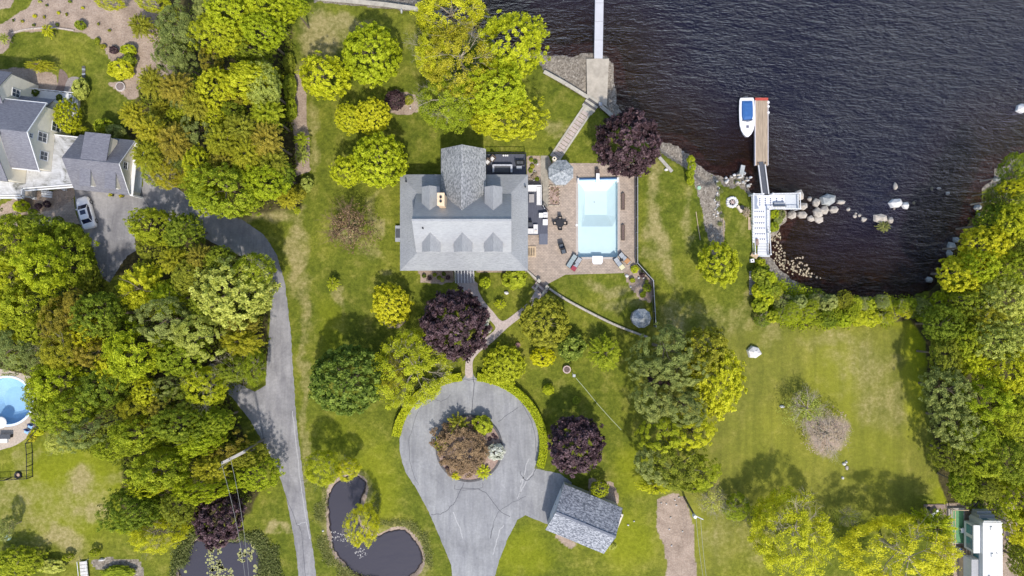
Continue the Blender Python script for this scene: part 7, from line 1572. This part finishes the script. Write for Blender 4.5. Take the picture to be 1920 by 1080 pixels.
# ------------------------------------------------------------------ clipped hedge round the driveway head
def hedge(pts, wpx, h, colr, label, n=420):
    rng = np.random.default_rng(len(pts)*13+int(pts[0][0])); W = np.array(PP(pts, h)); Ps = []; Ns = []; m_ = MB()
    wd = M(wpx, h)
    for i in range(len(W)-1):
        a, b = W[i], W[i+1]; d = b-a; L = np.linalg.norm(d); d = d/L; nr = np.array([-d[1], d[0]]); k = int(L*n)
        t_ = rng.uniform(0, 1, k)[:, None]; u = rng.uniform(-1, 1, k)
        top = rng.uniform(0, 1, k) < .62; s = np.where(top, u, np.sign(u)); z = np.where(top, h+rng.normal(0, .05, k), rng.uniform(0, h, k))
        p = a+(b-a)*t_+nr*(s*wd/2)[:, None]; Ps.append(np.column_stack([p, z])); Ns.append(np.column_stack([nr[None]*np.where(top, 0, s)[:, None], np.where(top, 1, .3)])+rng.normal(0, .45, (k, 3)))
        m_.obox((a[0]+b[0])/2, (a[1]+b[1])/2, 0, h-.12, L+.02, wd-.22, math.atan2(d[1], d[0]))
    P_ = np.concatenate(Ps); N_ = np.concatenate(Ns); base = P_.mean(0); base[2] = 0
    t = thing('hedge', label, 'hedge', tuple(base)); part('stems', m_, LEAF['dark'], t)
    me = leaf_mesh('foliage', P_-base, N_, .085, rng.normal(.5, .2, len(P_)), rng); me.materials.append(LEAF[colr]); o = bpy.data.objects.new('foliage', me); C.objects.link(o); o.parent = t
def arc(a0, a1, r=139.5, n=22): return [(880+r*math.cos(R(a0+(a1-a0)*i/n)), 836+r*.93*math.sin(R(a0+(a1-a0)*i/n))) for i in range(n+1)]
hedge(arc(188, 264), 15, 1.1, 'lime', 'clipped lime green hedge curving round the upper left of the looped driveway')
hedge(arc(276, 378, 139.5), 15, 1.1, 'lime', 'clipped lime green hedge curving round the upper right of the looped driveway')

# ------------------------------------------------------------------ ground cover nobody could count
def ground_cover(name, polyg, n, colr, label, hmax, leaf, z0=0.0, cl=9, seed=1, rad=.35):
    rng = np.random.default_rng(seed); W = np.array(PP(polyg)); lo = W.min(0); hi = W.max(0); pts = rng.uniform(lo, hi, (n*3, 2)); k = sdf(pts[:, 0], pts[:, 1], [tuple(p) for p in W]) > 0; pts = pts[k][:n]
    q = vnoise(pts[:, 0]*.5+100, pts[:, 1]*.5+100, seed) > .35; pts = pts[q]
    c = np.repeat(pts, cl, 0)+rng.normal(0, rad, (len(pts)*cl, 2)); hh = np.repeat(rng.uniform(.1, hmax, len(pts)), cl)*rng.uniform(.3, 1, len(c))
    pos = np.column_stack([c, hh+z0]); nrm = rng.normal(0, .5, pos.shape)+[0, 0, .8]
    me = leaf_mesh(name, pos, nrm, leaf, np.clip(np.repeat(rng.normal(.4, .2, len(pts)), cl)+rng.normal(0, .1, len(c)), 0, 1), rng); me.materials.append(LEAF[colr])
    o = bpy.data.objects.new(name, me); C.objects.link(o); tag(o, label, 'undergrowth', kind='stuff')
ground_cover('undergrowth', [(300,20),(545,10),(545,200),(555,380),(420,395),(330,340),(260,240),(270,150)], 2600, 'forest', 'low green undergrowth on the floor of the upper left woods', .9, .14, seed=3)
ground_cover('undergrowth', [(0,400),(150,430),(190,540),(260,580),(420,500),(500,560),(495,700),(420,740),(470,850),(490,920),(370,1000),(240,980),(240,880),(100,810),(70,700),(0,690)], 5200, 'forest', 'low green undergrowth on the floor of the lower left woods', .9, .14, seed=4)
ground_cover('undergrowth', [(1930,300),(1840,400),(1760,540),(1750,600),(1790,940),(1930,1080)], 3400, 'limeg', 'low green undergrowth on the floor of the right woods', .9, .14, seed=5)
ground_cover('undergrowth', [(1425,510),(1470,530),(1560,566),(1740,560),(1740,604),(1490,612),(1425,590)], 1500, 'lime', 'low leafy growth filling the cove thicket', .7, .12, seed=6)
ground_cover('reeds', [(590,915),(612,905),(608,990),(625,1045),(668,1080),(760,1095),(800,1060),(798,1030),(780,1000),(760,985),(700,985),(690,960),(696,905),(712,930),(708,975),(770,975),(800,1000),(812,1050),(795,1100),(640,1100),(600,1040),(590,980)], 4200, 'reed', 'reedy growth on the bank of the kidney pond', .4, .07, -.15, seed=7, rad=.2)
ground_cover('reeds', [(330,1000),(480,985),(515,1000),(530,1100),(484,1100),(490,1040),(470,1010),(360,1012),(350,1060),(320,1100)], 1700, 'reed', 'dense reeds on the bank of the lower pond', .7, .10, -.1, seed=8, rad=.25)
def floaters(polyg, n, r0, r1, col, label, z, seed, clump=.45, sc=.35):
    rng = np.random.default_rng(seed); W = np.array(PP(polyg, z)); lo, hi = W.min(0), W.max(0); pts = rng.uniform(lo, hi, (n*6, 2)); pts = pts[sdf(pts[:, 0], pts[:, 1], [tuple(p) for p in W]) > 0]
    pts = pts[vnoise(pts[:, 0]*sc+9, pts[:, 1]*sc+9, seed) > clump][:n]; m_ = MB()
    for x, y in pts:
        r = rng.uniform(r0, r1); a = rng.uniform(0, 6.28); m_.add([(x+r*math.cos(a+k*PI/3)*rng.uniform(.6, 1.1), y+r*math.sin(a+k*PI/3)*rng.uniform(.6, 1.1), z) for k in range(6)], [tuple(range(6))])
    o = bpy.data.objects.new('floating_leaves', mesh_of('floating_leaves', m_, col)); C.objects.link(o); tag(o, label, 'water plants', kind='stuff')
PAD = simple('pad_olive', (.30, .30, .12), .7, .3, 3); FOAM = simple('foam_grey', (.42, .40, .38), .8, .2, 3)
floaters([(350,1015),(430,1005),(470,1010),(486,1040),(480,1100),(345,1100)], 220, .08, .30, PAD, 'pale floating leaves on the lower pond', PZ+.01, 4, .55, .5)
floaters([(620,960),(660,1000),(690,1040),(650,1060),(622,1020)], 90, .03, .11, FOAM, 'pale specks floating on the left arm of the kidney pond', PZ+.01, 5, .5, .6)
floaters([(1447,430),(1470,440),(1500,470),(1520,510),(1560,530),(1540,545),(1500,530),(1465,505),(1448,485)], 160, .05, .20, simple('debris_tan', (.40, .33, .22), .9, .25, 4), 'tan floating weed in the cove below the pier', WZ+.012, 6, .55, .4)
